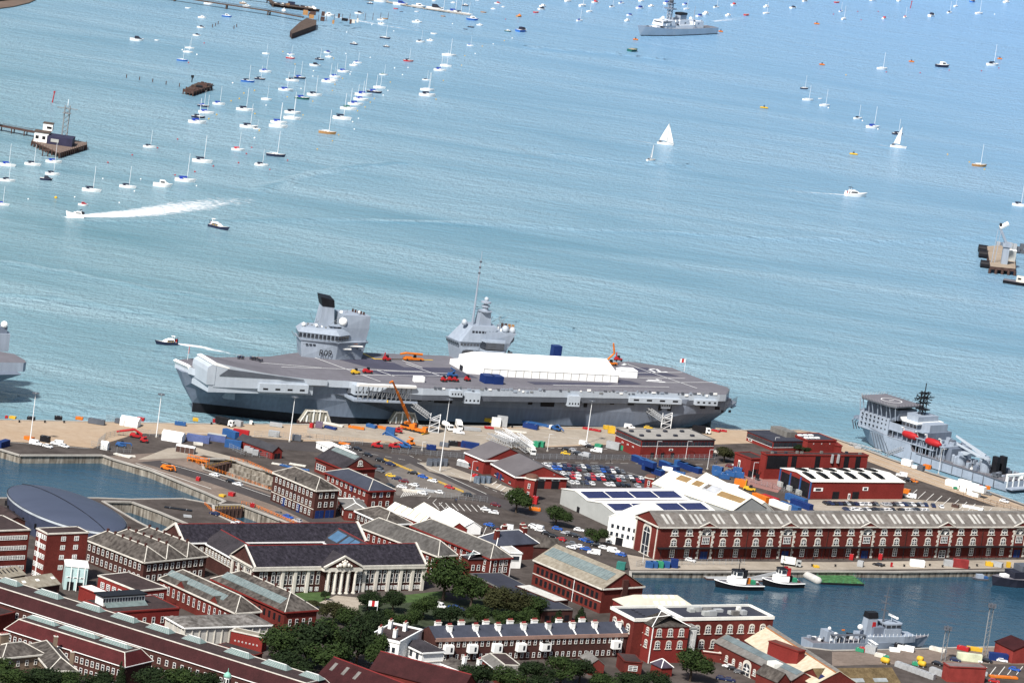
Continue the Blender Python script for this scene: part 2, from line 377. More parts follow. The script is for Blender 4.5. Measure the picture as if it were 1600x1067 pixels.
mud=mat("tidal_mud",(.13,.095,.075),.8,.3,.02);mudw=mat("mud_shallows",(.20,.22,.23),.35,.15,.01)
sh=gp([(-120,-40),(-120,22),(-20,17),(20,12),(45,6),(58,0),(75,-40)],SEA)
struct(MB().prism([(p.x,p.y)for p in sh],SEA-1,SEA+.8,mud).build("shore"))
sh2=gp([(-120,-40),(-120,8),(-20,6),(18,2),(34,-4),(50,-40)],SEA)
struct(MB().prism([(p.x,p.y)for p in sh2],SEA-1,SEA+2.5,mat("shore_scrub",(.035,.045,.035),.95,.4,.05)).build("shore_land"))
# ---------------------------------------------------------------- surfaces laid on the ground, 4 mm steps
LAY=[0.004]
def patch(name,pts,m,s=1.0,off=(0,0),z=None):
 q=gp(pts,0,s,off);b=MB();pv=[(p.x,p.y)for p in q]
 LAY[0]+=.004;b.add([(x,y,z or LAY[0])for x,y in pv],[up(t,pv)for t in tessellate_polygon([[Vector((x,y,0))for x,y in pv]])],m)
 return struct(b.build(name))
patch("quay_apron",[(-260,648.6),(0,656.6),(150,659.6),(300,662.6),(600,664.6),(1000,669.6),(1160,672.5),(1160,692),(1118,694),(960,694),(840,699),(700,703),(640,694),(560,690),(470,689),(380,681),(215,677),(160,694),(145,700),(60,692),(0,689),(-260,684)],quay_c)
patch("quay_apron",[(1118,668),(1165,673),(1250,673),(1282,679),(1336,697.5),(1383,716),(1455,741.5),(1523,763),(1600,791),(1760,854),(1760,870),(1600,806),(1500,772),(1420,745),(1360,722),(1315,705),(1240,690),(1118,694)],quay_c)
patch("concrete_yard",[(480,665.5),(960,671),(960,692),(840,697),(700,700),(640,692),(480,676)],quay_p)
patch("dockside",[(165,713),(300,703),(316,715),(317,735),(424,769),(440,790),(520,822),(560,840),(470,838),(430,808),(378,786),(340,778),(237,733)],paving)
patch("dockside",[(262,700),(300,697),(372,716),(440,742),(436,745),(385,724),(318,711),(300,715),(215,718)],quay_p)
patch("road",[(215,722),(250,719),(330,741),(430,775),(520,812),(600,852),(560,852),(430,790),(330,755),(240,728)],asphalt_dk)
patch("road",[(420,690),(520,693),(600,708),(640,712),(690,738),(770,775),(850,800),(900,815),(870,820),(800,800),(720,770),(640,735),(560,712),(420,700)],asphalt_dk)
patch("road",[(640,706),(735,718),(880,718),(1010,716),(1150,722),(1200,738),(1200,730),(1150,714),(1010,709),(880,708),(740,709),(640,698)],asphalt_dk)
patch("verge",[(655,722),(690,724),(760,750),(830,772),(815,778),(740,752),(670,736)],quay_p)
patch("verge",[(975,728),(1005,725),(1020,742),(1060,740),(1100,735),(1110,742),(1050,752),(990,738)],paving)
patch("verge",[(1116,726),(1150,722),(1152,730),(1130,736),(1112,733)],paving)
patch("car_park",[(845,724),(1010,724),(1030,745),(1045,764),(870,764),(850,746)],asphalt_dk)
patch("car_park",[(1230,781),(1420,779),(1600,796),(1600,804),(1240,800)],quay_p)
patch("dockside",[(980,866),(1035,876),(1300,878),(1760,872),(1760,886),(1300,890),(985,890)],quay_p)
patch("dockside",[(1300,1018),(1455,1014.5),(1760,1004),(1760,1040),(1450,1036),(1300,1040)],paving)
patch("lawn",[(430,932),(505,920),(520,936),(480,948),(470,955),(420,945)],grass)
patch("lawn",[(600,933),(690,923),(700,932),(655,943),(585,942)],grass)
patch("yard",[(480,949),(525,930),(565,934),(575,950),(520,960)],quay_p)
patch("lawn",[(560,945),(760,935),(860,950),(900,1000),(700,1000),(560,985)],mat("garden_ground",(.035,.045,.025),.95,.4,.3))
patch("car_park",[(600,738),(640,724),(690,746),(745,772),(700,778),(620,774)],mat("worn_tarmac",(.155,.138,.125),.95,.15,.1,kind='patches',s2=.4,f=.5,alt=(.6,.58,.56)))
patch("yard",[(1155,738),(1235,745),(1215,770),(1160,756)],mat("pink_concrete",(.25,.13,.115),.9,.15,.2))
paint_w=flat("road_marking",(.62,.6,.56),.7,.15)
def line(p,q,w,m=paint_w,dash=None):
 p,q=G(*p),G(*q);d=(q-p);L=d.length;d.normalize();nn=Vector((-d.y,d.x,0))*w/2;t=0.0
 while t<L:
  e=min(L,t+(dash or L));a,b=p+d*t,p+d*e
  LM.quad(a-nn,b-nn,b+nn,a+nn,m)if False else LM.add([(v.x,v.y,.14)for v in(a-nn,b-nn,b+nn,a+nn)],[(0,1,2,3)],m)
  t=e+(dash or 1)
LM=MB()
for a,b,w,d in[((212,724),(330,764),.5,None),((252,722),(330,744),.4,None),((330,744),(440,782),.4,None),((640,712),(800,778),.3,3),((560,706),(640,720),.3,3),((652,723),(690,740),.4,None),((690,740),(760,772),.4,None),
                   ((0,690),(140,701),.3,None),((290,676),(560,690),.5,None),((560,690),(720,704),.4,None),((480,672),(950,686),.3,6),((860,700),(955,702),.4,2),((1340,712),(1560,790),.3,None),((1360,712),(1590,796),.3,None),((980,738),(1040,756),.3,None),((664,786),(720,820),.3,None),((850,722),(1150,727),.3,4)]:line(a,b,w,paint_w,d)
for k in range(9):line((676+k*10,785+k*.6),(686+k*10,796+k*.6),.35)
for k in range(12):line((632+k*3.2,768-k*.6),(626+k*3.2,777-k*.6),.25)
for k in range(13):line((1433+k*13,765+k*3.2),(1421+k*13,776+k*3.2),.3)
for k in range(10):line((1490+k*15,795+k*1.2),(1482+k*15,803+k*1.2),.3)
for k in range(9):line((690+k*14,812+k*2.2),(684+k*14,826+k*2.2),.25)
for k in range(8):line((776+k*7,752+k*4.6),(768+k*7,758+k*4.6),.4)
for k in range(12):line((610+k*9,738+k*5.2),(605+k*9,743+k*5.2),.2)
for k in range(8):line((1500+k*14,1043-k*.3),(1490+k*14,1056-k*.3),.3)
struct(LM.build("road_markings"))
# ---------------------------------------------------------------- boats
def hull_mb(L,Bm,H,m,rake=.12,transom=.75,full=.5,sheer=.25,draft=.4,n=9,mdeck=None,boot=None,flare=1.12,bowz=None):
 """hull along +x (bow), z=0 at the water"""
 secs=[]
 for i in range(n):
  t=i/(n-1)
  f=(transom+(1-transom)*min(1,t/.35))if t<.35 else(1.0 if t<full else max(.02,1-((t-full)/(1-full))**2.1))
  w=Bm/2*f;x=-L/2+L*t;z=H*(1+sheer*(max(0,t-.4)/.6)**2)if bowz is None else H+(bowz-H)*max(0,(t-.55)/.45)**1.6
  xw=x-(rake*L*(t**4))
  ww=w/flare*(1 if t<.6 else 1-.35*((t-.6)/.4))
  secs.append([(xw,-ww*.8,-draft),(xw,-ww,0),(xw+(x-xw)*.3,-ww*1.02,H*.14),(x,-w,z),(x,-w*.93,z-.04),(x,w*.93,z-.04),(x,w,z),(xw+(x-xw)*.3,ww*1.02,H*.14),(xw,ww,0),(xw,ww*.8,-draft)])
 mb=MB();b_=boot or m;d_=mdeck or m
 return mb.loft(secs,m,mats=[b_,b_,m,m,d_,m,m,b_,b_])
wh=mat("white_gelcoat",(.78,.78,.77),.35,.05,.5);navy_h=mat("navy_gelcoat",(.022,.03,.06),.3,.2,.5);blue_h=mat("blue_gelcoat",(.03,.13,.42),.35,.15,.5)
red_h=mat("red_gelcoat",(.45,.03,.04),.4,.1,.5);tan_h=mat("varnished_wood",(.35,.19,.08),.5,.2,.6);grn_h=mat("green_gelcoat",(.02,.10,.09),.35,.2,.5)
teak=mat("teak_deck",(.38,.31,.22),.8,.15,.8);deckw=mat("pale_deck",(.60,.59,.56),.7,.08,.6)
cov_b=mat("blue_canvas",(.02,.05,.30),.8,.2,1);cov_k=mat("dark_canvas",(.02,.024,.045),.85,.2,1);cov_g=mat("green_canvas",(.03,.12,.10),.85,.2,1)
HULLS={'w':(wh,"white"),'k':(navy_h,"dark navy"),'b':(blue_h,"blue"),'r':(red_h,"red"),'t':(tan_h,"tan"),'g':(grn_h,"green")}
COVS={'b':(cov_b,"blue"),'k':(cov_k,"dark"),'g':(cov_g,"green"),'r':(red_h,"red"),'n':(wh,"no")}
PROTO={}
def yacht(hc,cc):
 k=('y',hc,cc)
 if k in PROTO:return PROTO[k]
 t=bpy.data.objects.new("sailing_yacht",None);hm=HULLS[hc][0]
 hull_mb(10,3.3,1.25,hm,rake=.08,transom=.62,full=.45,mdeck=deckw,boot=hm if hc!='w' else wh).build("hull",t)
 c=MB();c.loft([[(x,-w,.95),(x,-w*.9,.95+h),(x,w*.9,.95+h),(x,w,.95)]for x,w,h in((-1.8,.95,.55),(0,1.0,.6),(1.6,.85,.45),(3.2,.4,.08))],wh)
 for s in(-1,1):c.quad((-1.5,s*.97,1.2),(1.4,s*.9,1.15),(1.4,s*.86,1.35),(-1.5,s*.92,1.42),glass)
 c.build("coachroof",t)
 m=MB();m.tube((.7,0,1.4),(.7,0,12.6),.12,mast_white,5,.08);m.tube((.7,-.8,8),(.7,.8,8),.04,mast_grey,4);m.tube((4.7,0,1.3),(.75,0,12.3),.025,mast_grey,3)
 m.build("mast",t)
 if cc!='n':
  s=MB();s.loft([[(x,-r,2.15-r),(x,-r*.8,2.15+r),(x,r*.8,2.15+r),(x,r,2.15-r)]for x,r in((.6,.34),(-1.5,.32),(-3.4,.2))],COVS[cc][0],close=True);s.build("sail_cover",t)
  h=MB();h.loft([[(x,-1.0,1.0),(x,-.85,1.0+z),(x,.85,1.0+z),(x,1.0,1.0)]for x,z in((-2.9,.3),(-2.4,1.0),(-1.7,.9),(-1.3,.5))],COVS[cc][0]);h.build("spray_hood",t)
 else:
  s=MB();s.tube((.6,0,1.9),(-3.4,0,1.8),.1,mast_white,5);s.build("boom",t)
 PROTO[k]=t;return t
def motorboat(hc,cc):
 k=('m',hc,cc)
 if k in PROTO:return PROTO[k]
 t=bpy.data.objects.new("motor_boat",None);hm=HULLS[hc][0]
 hull_mb(8,2.9,1.15,hm,rake=.12,transom=.9,full=.5,mdeck=deckw).build("hull",t)
 c=MB();c.loft([[(x,-w,.95),(x,-w*.85,.95+h),(x,w*.85,.95+h),(x,w,.95)]for x,w,h in((-1.4,1.1,1.4),(.7,1.1,1.45),(1.5,1.0,.8),(3.0,.55,.25))],wh if cc in 'n' else COVS[cc][0])
 c.build("cabin",t)
 g=MB()
 for s in(-1,1):g.quad((-1.1,s*1.06,1.5),(.7,s*1.06,1.5),(.6,s*.99,2.1),(-1.1,s*.99,2.1),glass)
 g.quad((.78,-.85,2.25),(.78,.85,2.25),(1.5,.9,1.78),(1.5,-.9,1.78),glass);g.build("cabin_window",t)
 PROTO[k]=t;return t
def dinghy(hc,cc):
 k=('d',hc,cc)
 if k in PROTO:return PROTO[k]
 t=bpy.data.objects.new("dinghy",None);hm=HULLS[hc][0]
 hull_mb(4,1.7,.55,hm,rake=.1,transom=.8,mdeck=hm).build("hull",t);b=MB()
 for x in(-.9,.4):b.box((x,0,.5),(.3,1.4,.12),teak)
 b.each("thwart",t);PROTO[k]=t;return t
def copy_proto(t,loc,rz,sc,label,cat,group):
 r=t.copy();COL.objects.link(r);r.location=loc;r.rotation_euler=(0,0,rz);r.scale=(sc,sc*random.uniform(.9,1.2),sc*random.uniform(.92,1.15))
 for ch in KIDS.get(t.name,[]):
  c=ch.copy();COL.objects.link(c);c.parent=r
 return tag(r,label,cat,group)
GR="moored boats in the harbour"
def boats(off,s,region,rows,turn=0.0,slope=.11):
 for r in rows:
  x,y,kind,hc,cc,ln=r
  px,py=off[0]+x/s,off[1]+y/s;lp=ln/s
  p,q=G(px-lp/2,py-lp/2*slope,SEA),G(px+lp/2,py+lp/2*slope,SEA);d=q-p;Lm=d.length*(.92 if turn==0 else 1.5)
  rz=atan2(d.y,d.x)+R(turn)+random.uniform(-.16,.16)
  mid=G(px,py,SEA);
  if kind=='y':
   t=yacht(hc,cc);base=10.0;nm="yacht"
   lb="%s yacht%s"%(HULLS[hc][1]," with %s sail cover"%COVS[cc][1]if cc!='n' else " with a bare boom")
  elif kind=='m':
   t=motorboat(hc,cc);base=8.0;nm="motor boat";lb="%s motor boat%s"%(HULLS[hc][1]," with %s cabin cover"%COVS[cc][1]if cc!='n' else "")
  else:t=dinghy(hc,cc);base=4.0;nm="dinghy";lb="small %s dinghy"%HULLS[hc][1]
  copy_proto(t,mid,rz,Lm/base*1.2,lb+" "+region,nm,GR)
Z1=[(1203,110,'m','w','n',45),(1197,168,'m','w','k',45),(1172,215,'m','w','k',45),(1130,290,'y','w','n',50),(1120,315,'y','w','n',55),(1085,365,'y','b','n',60),(815,245,'m','w','k',75),(935,243,'d','w','n',26),(1350,103,'m','b','n',55),(1470,42,'m','w','n',45),(1448,24,'m','t','n',40),(1240,28,'m','w','n',50),(1120,52,'d','w','n',32)]
boats((0,0),3.81,"near the old piers",Z1)
Z1b=[(1475,490,'y','b','k',75),(1548,475,'y','k','k',60),(1580,432,'y','w','b',65),(1303,625,'y','w','b',70),(1210,637,'y','k','b',65),(1227,675,'y','w','b',85),(1180,703,'y','k','k',75),(1175,735,'y','w','b',100),(1458,660,'y','w','k',95),(1482,762,'y','w','k',100)]
boats((0,0),3.81,"near the ruined dolphin",Z1b)
Z1c=[(890,880,'y','w','k',70),(1417,897,'y','w','r',72),(1204,968,'y','w','k',110),(1557,985,'y','w','k',70)]
boats((0,0),3.81,"on the red buoys",Z1c)
Z1d=[(45,990,'y','w','b',90),(195,985,'y','w','k',90),(320,970,'y','w','b',90)]
boats((0,0),3.81,"below the signal jetty",Z1d)
Z5=[(312,52,'y','w','k',80),(45,90,'y','w','k',85),(275,83,'m','k','k',70),(10,232,'y','w','b',85)]
boats((0,260),3.81,"at the far left",Z5)
Z5b=[(545,150,'y','w','k',105),(760,128,'y','w','k',92),(968,122,'m','w','n',105),(1103,92,'y','w','b',115),(495,234,'m','w','r',56)]
boats((0,260),3.81,"above the white wake",Z5b)
Z2a=[(432,98,'m','w','n',60),(615,85,'m','w','k',50),(680,25,'m','k','n',36),(745,123,'m','w','n',42),(770,115,'d','t','n',30),(748,146,'m','w','n',40),(960,138,'m','w','n',55),(768,232,'y','k','n',58),(583,268,'m','k','n',42),(777,282,'m','k','n',36),(833,55,'d','r','n',26),(866,73,'d','k','n',20),(958,73,'d','w','n',25),(1115,100,'d','t','n',26),(980,253,'y','w','k',48),(1038,246,'m','w','n',40),(1060,205,'d','w','n',35)]
boats((400,0),3.81,"left of the marina",Z2a)
Z2b=[(1275,275,'y','w','b',36),(1290,122,'m','b','n',64),(1333,154,'m','w','n',36),(1280,165,'d','k','n',36),(1247,177,'d','k','n',22),(1500,190,'m','g','n',36),(1582,188,'m','k','n',44),(1355,77,'d','t','n',32),(1412,57,'m','w','n',26),(1440,25,'m','w','r',36),(1472,45,'m','w','n',22),(1247,38,'m','k','n',36),(1175,20,'m','w','n',28),(1060,10,'m','w','n',24),(1320,5,'m','w','n',24),(1150,335,'y','w','n',78),(1130,398,'y','w','n',62),(1095,424,'y','w','b',68)]
boats((400,0),3.81,"right of the marina",Z2b)
Z2c=[(908,367,'y','r','k',56),(1015,480,'y','w','k',46),(1020,542,'y','w','n',76),(1020,574,'y','w','k',90),(760,449,'y','w','g',46),(735,527,'y','w','n',66),(705,554,'y','k','b',82),(640,572,'y','w','b',95),(625,599,'y','w','b',82),(593,627,'y','w','b',85),(550,654,'y','w','g',90),(512,712,'y','w','k',102),(425,797,'y','t','n',95)]
boats((400,0),3.81,"in the slanting row",Z2c)
Z2d=[(118,932,'y','k','n',105),(32,988,'y','w','k',76),(135,735,'y','w','b',90),(133,760,'y','w','n',102),(218,677,'y','w','k',90),(216,712,'y','w','n',96),(275,592,'y','g','b',82),(348,572,'y','w','k',82),(178,542,'y','w','b',82),(62,597,'y','w','n',58),(5,770,'y','w','k',40)]
boats((400,0),3.81,"in the lower moorings",Z2d)
Z2e=[(217,484,'y','w','k',72),(260,470,'y','k','b',66),(432,492,'y','w','b',76),(460,480,'y','w','n',52),(472,462,'y','w','b',62),(522,432,'y','w','b',66),(582,394,'m','w','n',46),(605,377,'y','w','b',46),(352,395,'m','w','k',60),(378,358,'y','k','k',50),(435,344,'m','w','n',42),(428,318,'m','w','b',42),(205,350,'m','r','n',50),(208,328,'y','w','b',42),(60,324,'y','w','n',42)]
boats((400,0),3.81,"in the upper moorings",Z2e)
Z3=[(335,12,'m','w','n',30),(185,42,'m','w','n',30),(178,60,'m','w','k',30),(145,78,'d','r','n',22),(420,40,'y','w','n',40),(498,20,'m','w','r',28),(462,74,'y','w','n',28),(652,24,'y','w','b',26),(597,45,'y','w','k',26),(763,54,'m','w','b',32),(830,42,'m','w','n',24),(403,128,'y','w','b',32),(703,96,'m','w','b',26),(687,128,'m','w','n',26),(772,10,'m','w','n',26),(922,26,'m','w','b',34),(42,102,'d','t','n',28),(58,190,'m','b','k',50),(720,307,'d','g','n',50)]
boats((800,0),3.81,"around the frigate's bow",Z3,40)
Z3b=[(1033,32,'m','w','b',26),(1040,58,'y','w','n',26),(1118,102,'m','w','b',32),(1155,87,'m','w','n',30),(1217,48,'y','w','k',28),(1322,34,'m','w','r',28),(1288,98,'m','w','n',24),(1397,94,'d','r','n',26),(1515,84,'y','w','n',32),(1515,46,'m','w','n',26)]
boats((800,0),3.81,"beyond the frigate's stern",Z3b,40)
Z4=[(227,52,'m','w','k',30),(298,12,'m','w','k',26),(487,19,'d','r','n',24),(700,6,'m','w','n',26),(857,9,'m','w','n',24),(510,72,'y','w','b',24),(527,118,'y','w','n',32),(769,115,'m','w','r',24),(893,107,'y','w','r',24),(1050,100,'m','w','k',38),(1157,80,'y','w','k',26),(1194,42,'y','w','n',26),(1295,14,'m','b','k',30),(1333,86,'y','w','n',36),(1497,18,'m','w','n',28)]
boats((1180,0),3.81,"along the top right edge",Z4,40)
Z4b=[(757,415,'y','w','n',40),(1117,402,'m','k','n',52),(1415,392,'y','w','k',50),(293,532,'y','k','n',32),(315,600,'y','w','n',40),(415,634,'y','w','n',40),(613,710,'y','w','k',36),(702,764,'y','w','b',50),(848,802,'y','k','k',42),(1335,992,'y','t','n',52),(388,590,'d','w','n',14)]
boats((1180,0),3.81,"on open water at right",Z4b,20)
boats((1180,260),3.81,"above the crane jetty",[(1575,237,'y','w','k',80)])
Z2m=[(690,6,'m','w','n',60),(745,14,'m','w','k',80),(860,32,'m','w','b',80),(970,46,'m','w','n',75),(1065,62,'m','w','k',90),(1110,70,'y','w','n',60),(1180,78,'y','w','b',80),(1215,84,'y','w','k',60),(1262,90,'y','w','n',50)]
boats((400,0),3.81,"tied at the marina",Z2m)
def buoy(px,py,c,r=.75):
 m,nm={'r':(red_paint,"red"),'y':(yellow,"yellow"),'w':(white,"white"),'o':(orange,"orange")}[c]
 k=('buoy',c,r)
 if k not in PROTO:
  b=MB();b.ball((0,0,.35*r),r,m,8,5,.8);b.tube((0,0,r),(0,0,r*1.7),r*.12,m,4);PROTO[k]=b.mesh("mooring_buoy",True)
 o=link(bpy.data.objects.new("mooring_buoy",PROTO[k]),None,G(px,py,SEA))
 reg="in the left moorings" if px<330 else "among the middle moorings" if px<560 else "right of the middle moorings" if px<900 else "on the right side"
 if py<75:reg="near the top, "+("left half" if px<800 else "right half")
 tag(o,"small %s mooring buoy %s"%(nm,reg),"buoy","mooring buoys in the harbour")
for c,pts in(('r',[(1057,832),(787,926),(642,970),(1498,881),(1467,918),(1270,992),(1420,972),(1160,1025),(1042,1045),(938,884),(1215,260),(1122,376)]),('y',[(1290,685),(1243,710),(1518,680),(1543,780),(1452,558),(1425,590),(1376,604),(1515,542)]),('w',[(1515,824),(1385,497),(1172,328),(1085,300)])):
 for x,y in pts:buoy(x/3.81,y/3.81,c,.6)
for c,pts in(('y',[(160,310),(462,350),(232,385),(515,470),(470,505),(800,492),(680,612),(705,590),(650,640),(605,662),(455,842),(365,890),(492,806),(280,688),(1115,482),(1224,392),(1243,335),(1347,278),(1072,594),(455,542),(186,580),(338,606),(1478,245)]),('w',[(585,772),(575,728),(610,708),(785,542),(757,570),(535,322),(540,195),(690,150),(820,188),(1170,145),(1525,230),(1412,265),(1305,322),(905,405),(825,408),(338,457),(342,425),(268,530),(60,630),(565,432),(560,445),(680,345),(872,448)]),('r',[(188,957),(1485,118),(82,1012)])):
 for x,y in pts:buoy(400+x/3.81,y/3.81,c,.5)
for c,pts in(('r',[(466,88),(610,72),(732,72),(630,122),(982,436),(1155,421),(1347,425),(1450,408),(780,432)]),('y',[(1365,1010),(1275,968),(1145,922),(540,450)]),('w',[(730,772),(638,722),(435,645),(1425,88)])):
 for x,y in pts:buoy(1180+x/3.81,y/3.81,c,.65)
for x,y,c in((1567,102,'o'),(165,70,'w')):buoy(400+x/3.81,y/3.81,c,2.0)
for x,y in((612,75),(445,185),(168,197),(838,78),(1170,118),(800,150),(710,218)):buoy(x/3.81,260+y/3.81,'w',.45)
buoy(332/3.81,260+190/3.81,'y',1.0)
def float_(px,py,ln,post,lb):
 Lm=ln/SC(px,py,SEA);t=thing("mooring_float",lb,"mooring float",G(px,py,SEA),.2)
 b=MB();b.loft([[(x,w*cos(a),.5+w*.5*sin(a))for a in[2*pi*i/8 for i in range(8)]]for x,w in((-Lm/2,1.0),(-Lm/2+.8,1.5),(Lm/2-.8,1.5),(Lm/2,1.0))],yellow if post else orange,close=True);b.build("float_body",t)
 q=MB();q.box((0,0,1.1),(1.0,.9,1.0),cloth);q.tube((0,0,2),(0,0,3),.12,cloth,5);q.build("mooring_post",t)
for x,y,l,pp,lb in((366,146,32,0,"orange mooring float highest up at the right, by the white yachts"),(397,389,32,0,"orange mooring float above the two small yachts"),(930,371,32,0,"orange mooring float between a white yacht and a navy motor boat"),(1455,354,28,0,"orange mooring float beside the tall masted yacht at far right"),(585,922,48,1,"large yellow mooring float left of the racing yacht under sail"),(52,646,48,1,"large yellow mooring float on open water above the two sailing boats")):float_(1180+x/3.81,y/3.81,l/3.81,pp,lb)
float_(800+735/3.81,240/3.81,30/3.81,0,"orange float moored at the bow of the distant frigate");float_(800+1242/3.81,192/3.81,26/3.81,0,"orange float moored at the stern of the distant frigate")
def sailer(px,py,ln,main,jib,lb,heel=.12,turn=0.0):
 p,q=G(px-ln/2,py-ln*.07,SEA),G(px+ln/2,py+ln*.07,SEA);d=q-p;Lm=d.length;k=Lm/12
 if turn:k*=1.9
 t=thing("sailing_yacht",lb,"yacht",G(px,py,SEA),atan2(d.y,d.x)+R(turn));t.scale=(k,)*3
 hull_mb(12,3.3,1.3,wh,rake=.06,transom=.7,full=.45,mdeck=teak).build("hull",t)
 c=MB();c.loft([[(x,-w,1.2),(x,-w*.85,1.2+h),(x,w*.85,1.2+h),(x,w,1.2)]for x,w,h in((-2,1,.5),(1.5,.9,.45),(3.2,.4,.05))],deckw);c.build("coachroof",t)
 m=MB();m.tube((.8,0,1.2),(.8,0,main[2]+.6),.14,mast_grey,5,.08);m.tube((.8,0,2.6),(main[0],0,2.5),.1,mast_grey,5);m.tube((5.6,0,1.5),(.85,0,main[2]+.2),.05,mast_grey,3);m.build("mast",t)
 s=MB();a,b_,h_=main;n=7;rows=[]
 for i in range(n):
  f=i/(n-1);z=2.8+(h_-2.8)*f;xl=.7;xt=b_+(xl-b_)*(f**1.15);rows.append([(xl+(xt-xl)*g,.55*sin(pi*g)*(1-f*.7)+.06*sd_,z)for g in(0,.35,.7,1)for sd_ in(1,)])
 o=[r+[(x,y-.08,z)for x,y,z in r[::-1]]for r in rows];s.loft(o,sail_m,close=True);s.build("mainsail",t)
 if jib:
  j=MB();rows=[]
  for i in range(n):
   f=i/(n-1);z=1.9+(h_*.9-1.9)*f;xl=5.5+(1.1-5.5)*f;xt=.3+(.9-.3)*f;rows.append([(xl+(xt-xl)*g,.6*sin(pi*g)*(1-f*.6)+.35,z)for g in(0,.4,.75,1)])
  o=[r+[(x,y-.08,z)for x,y,z in r[::-1]]for r in rows];j.loft(o,sail_m,close=True);j.build("headsail",t)
 pr=MB()
 for x,y in((-4,.6),(-3.4,-.6),(-4.6,-.3)):pr.box((x,y,1.2),(.45,.5,1.1),cloth,0,.8);pr.ball((x,y,2.5),.2,skin,6,4)
 pr.build("crew",t);return t
sailer(800+913/3.81,862/3.81,100/3.81,(-4.6,-4.6,15.5),True,"white yacht under full sail with two large white sails")
sailer(1180+852/3.81,880/3.81,98/3.81,(-3.8,-3.8,15.5),False,"white racing yacht sailing under mainsail only at right")
sailer(800+828/3.81,958/3.81,40/3.81,(-2.2,-2.2,15),False,"small white sailing boat seen end on below the larger sailing yacht",turn=50)
# ---------------------------------------------------------------- the aircraft carrier (x forward from the stern, y to port, z above sea datum)
SH=R(-152.5);SO=G(1134,606,17.0)
def ship_root(name,label,cat,o,h):return thing(name,label,cat,(o.x,o.y,0),h)
OFF=Vector((sin(SH)*10,-cos(SH)*10,0))
CVO=Vector((SO.x,SO.y,0))-Vector((-sin(SH),cos(SH),0))*10
cv=ship_root("aircraft_carrier","huge grey aircraft carrier with twin islands and ski jump at the quay","aircraft carrier",CVO,SH)
def cvp(px,py,z=17.0):
 d=G(px,py,z)-CVO;return Vector((d.x*cos(SH)+d.y*sin(SH),-d.x*sin(SH)+d.y*cos(SH),z))
def cw(x,y,z):return Vector((CVO.x+x*cos(SH)-y*sin(SH),CVO.y+x*sin(SH)+y*cos(SH),z))
ZD=17.0
secs=[]
for X,hw,b in((2,19,(3,3,15,19)),(5,19,(5,6,17,19.5)),(14,20,(10,12,19,20)),(30,20,(15,17,20.5,21)),(60,20,(19,19.5,20.5,21)),(120,21,(19.5,20,21,21)),(185,21,(19.5,20,21,21.5)),(205,21,(18.5,19,20.3,21.5)),(225,21,(15,15.6,18,21)),(245,19,(9.5,10,14,19.5)),(260,16,(4.6,5,9.5,17)),(270,12,(1.6,2,5.2,11)),(277.5,8,(.15,.3,1.4,3.5))):
 f=max(0,(X-200)/77.5);cl=6*min(1,X/40+.2)
 xs=[X-5.0*f**3,X-4.6*f**3,X+.5*f,X+4*f**2]
 zs=[SEA-1.5,-.6,7,14.2]
 r=[(xs[i],cl-b[i],zs[i])for i in range(4)]+[(xs[i],cl+b[i],zs[i])for i in(3,2,1,0)]
 secs.append(r)
hb=MB().loft(secs,navy_mid,close=True,mats=[black,navy_mid,navy_side,navy_side,navy_side,navy_mid,black,black]);hb.build("hull",cv)  # one paint all over; lower hull shading put in as darker grey
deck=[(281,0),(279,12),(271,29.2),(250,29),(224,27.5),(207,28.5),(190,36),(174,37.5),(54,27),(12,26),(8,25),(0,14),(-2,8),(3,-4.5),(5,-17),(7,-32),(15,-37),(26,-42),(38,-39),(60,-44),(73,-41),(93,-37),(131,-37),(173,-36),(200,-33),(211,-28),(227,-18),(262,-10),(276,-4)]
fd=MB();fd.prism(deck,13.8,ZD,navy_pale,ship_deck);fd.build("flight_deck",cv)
ins=MB();ins.prism([(x,y*.985)for x,y in[(207,26),(190,32),(174,33.5),(54,24),(14,22),(14,26.5),(54,27.6),(174,38.1),(190,36.6),(207,29)]],11.4,13.6,navy_dark);ins.build("catwalk_recess_shade",cv)  # solid dark strip painting in the shade under the deck edge
rp=MB();n=14
def rz_(X):return ZD+.03+6.2*max(0,(X-218)/56)**1.75
L_=[(218+56*i/n)for i in range(n+1)]
rings=[[(x,12,ZD-3 if x<245 else 11),(x,12,rz_(x)),(x,29.3-.4*(x<240),rz_(x)),(x,29.3-.4*(x<240),ZD-2.5 if x<245 else 12)]for x in L_]
rp.loft(rings,navy_pale,mats=[navy_pale,ship_deck,navy_pale]);
rp.build("ski_jump",cv)
lip=MB();lip.loft([[(273.4,y,21.6),(275.3,y,22.4),(277.3,y,21.0),(277.6,y,19.0),(277.2,y,13.0),(273.4,y,13)]for y in(11.8,29.5)],navy_pale,close=True)
lip.loft([[(267,y,22.35-1.25),(274.2,y,23.42-.05),(276.2,y,22.9),(275.6,y,22.2),(267,y,20.5)]for y in(11.9,29.4)],white,close=True);lip.build("ramp_lip",cv)
fe=MB();fe.loft([[(281,0,15.6),(282.2,0,17.2),(281,0,17.9),(279.8,0,17.2)],[(279,11.8,15.6),(280.2,11.8,17.2),(279,11.8,17.9),(277.8,11.8,17.2)]],white,close=True);fe.build("bow_edge",cv)
rc=MB();rc.poly([(274,29.56,18.9),(268,29.56,21.0),(222,29.56,16.4),(226,29.56,15.9)],navy_dark)if False else rc.loft([[(271.5,29.3,17.4),(271.5,29.62,17.4),(267.5,29.62,20.4),(267.5,29.3,20.4)],[(230,29.3,16.6),(230,29.45,16.6),(230,29.45,17.0),(230,29.3,17.0)]],navy_dark,close=True);rc.build("ramp_recess_shade",cv)  # dark wedge painting in the shade of the recess under the ramp
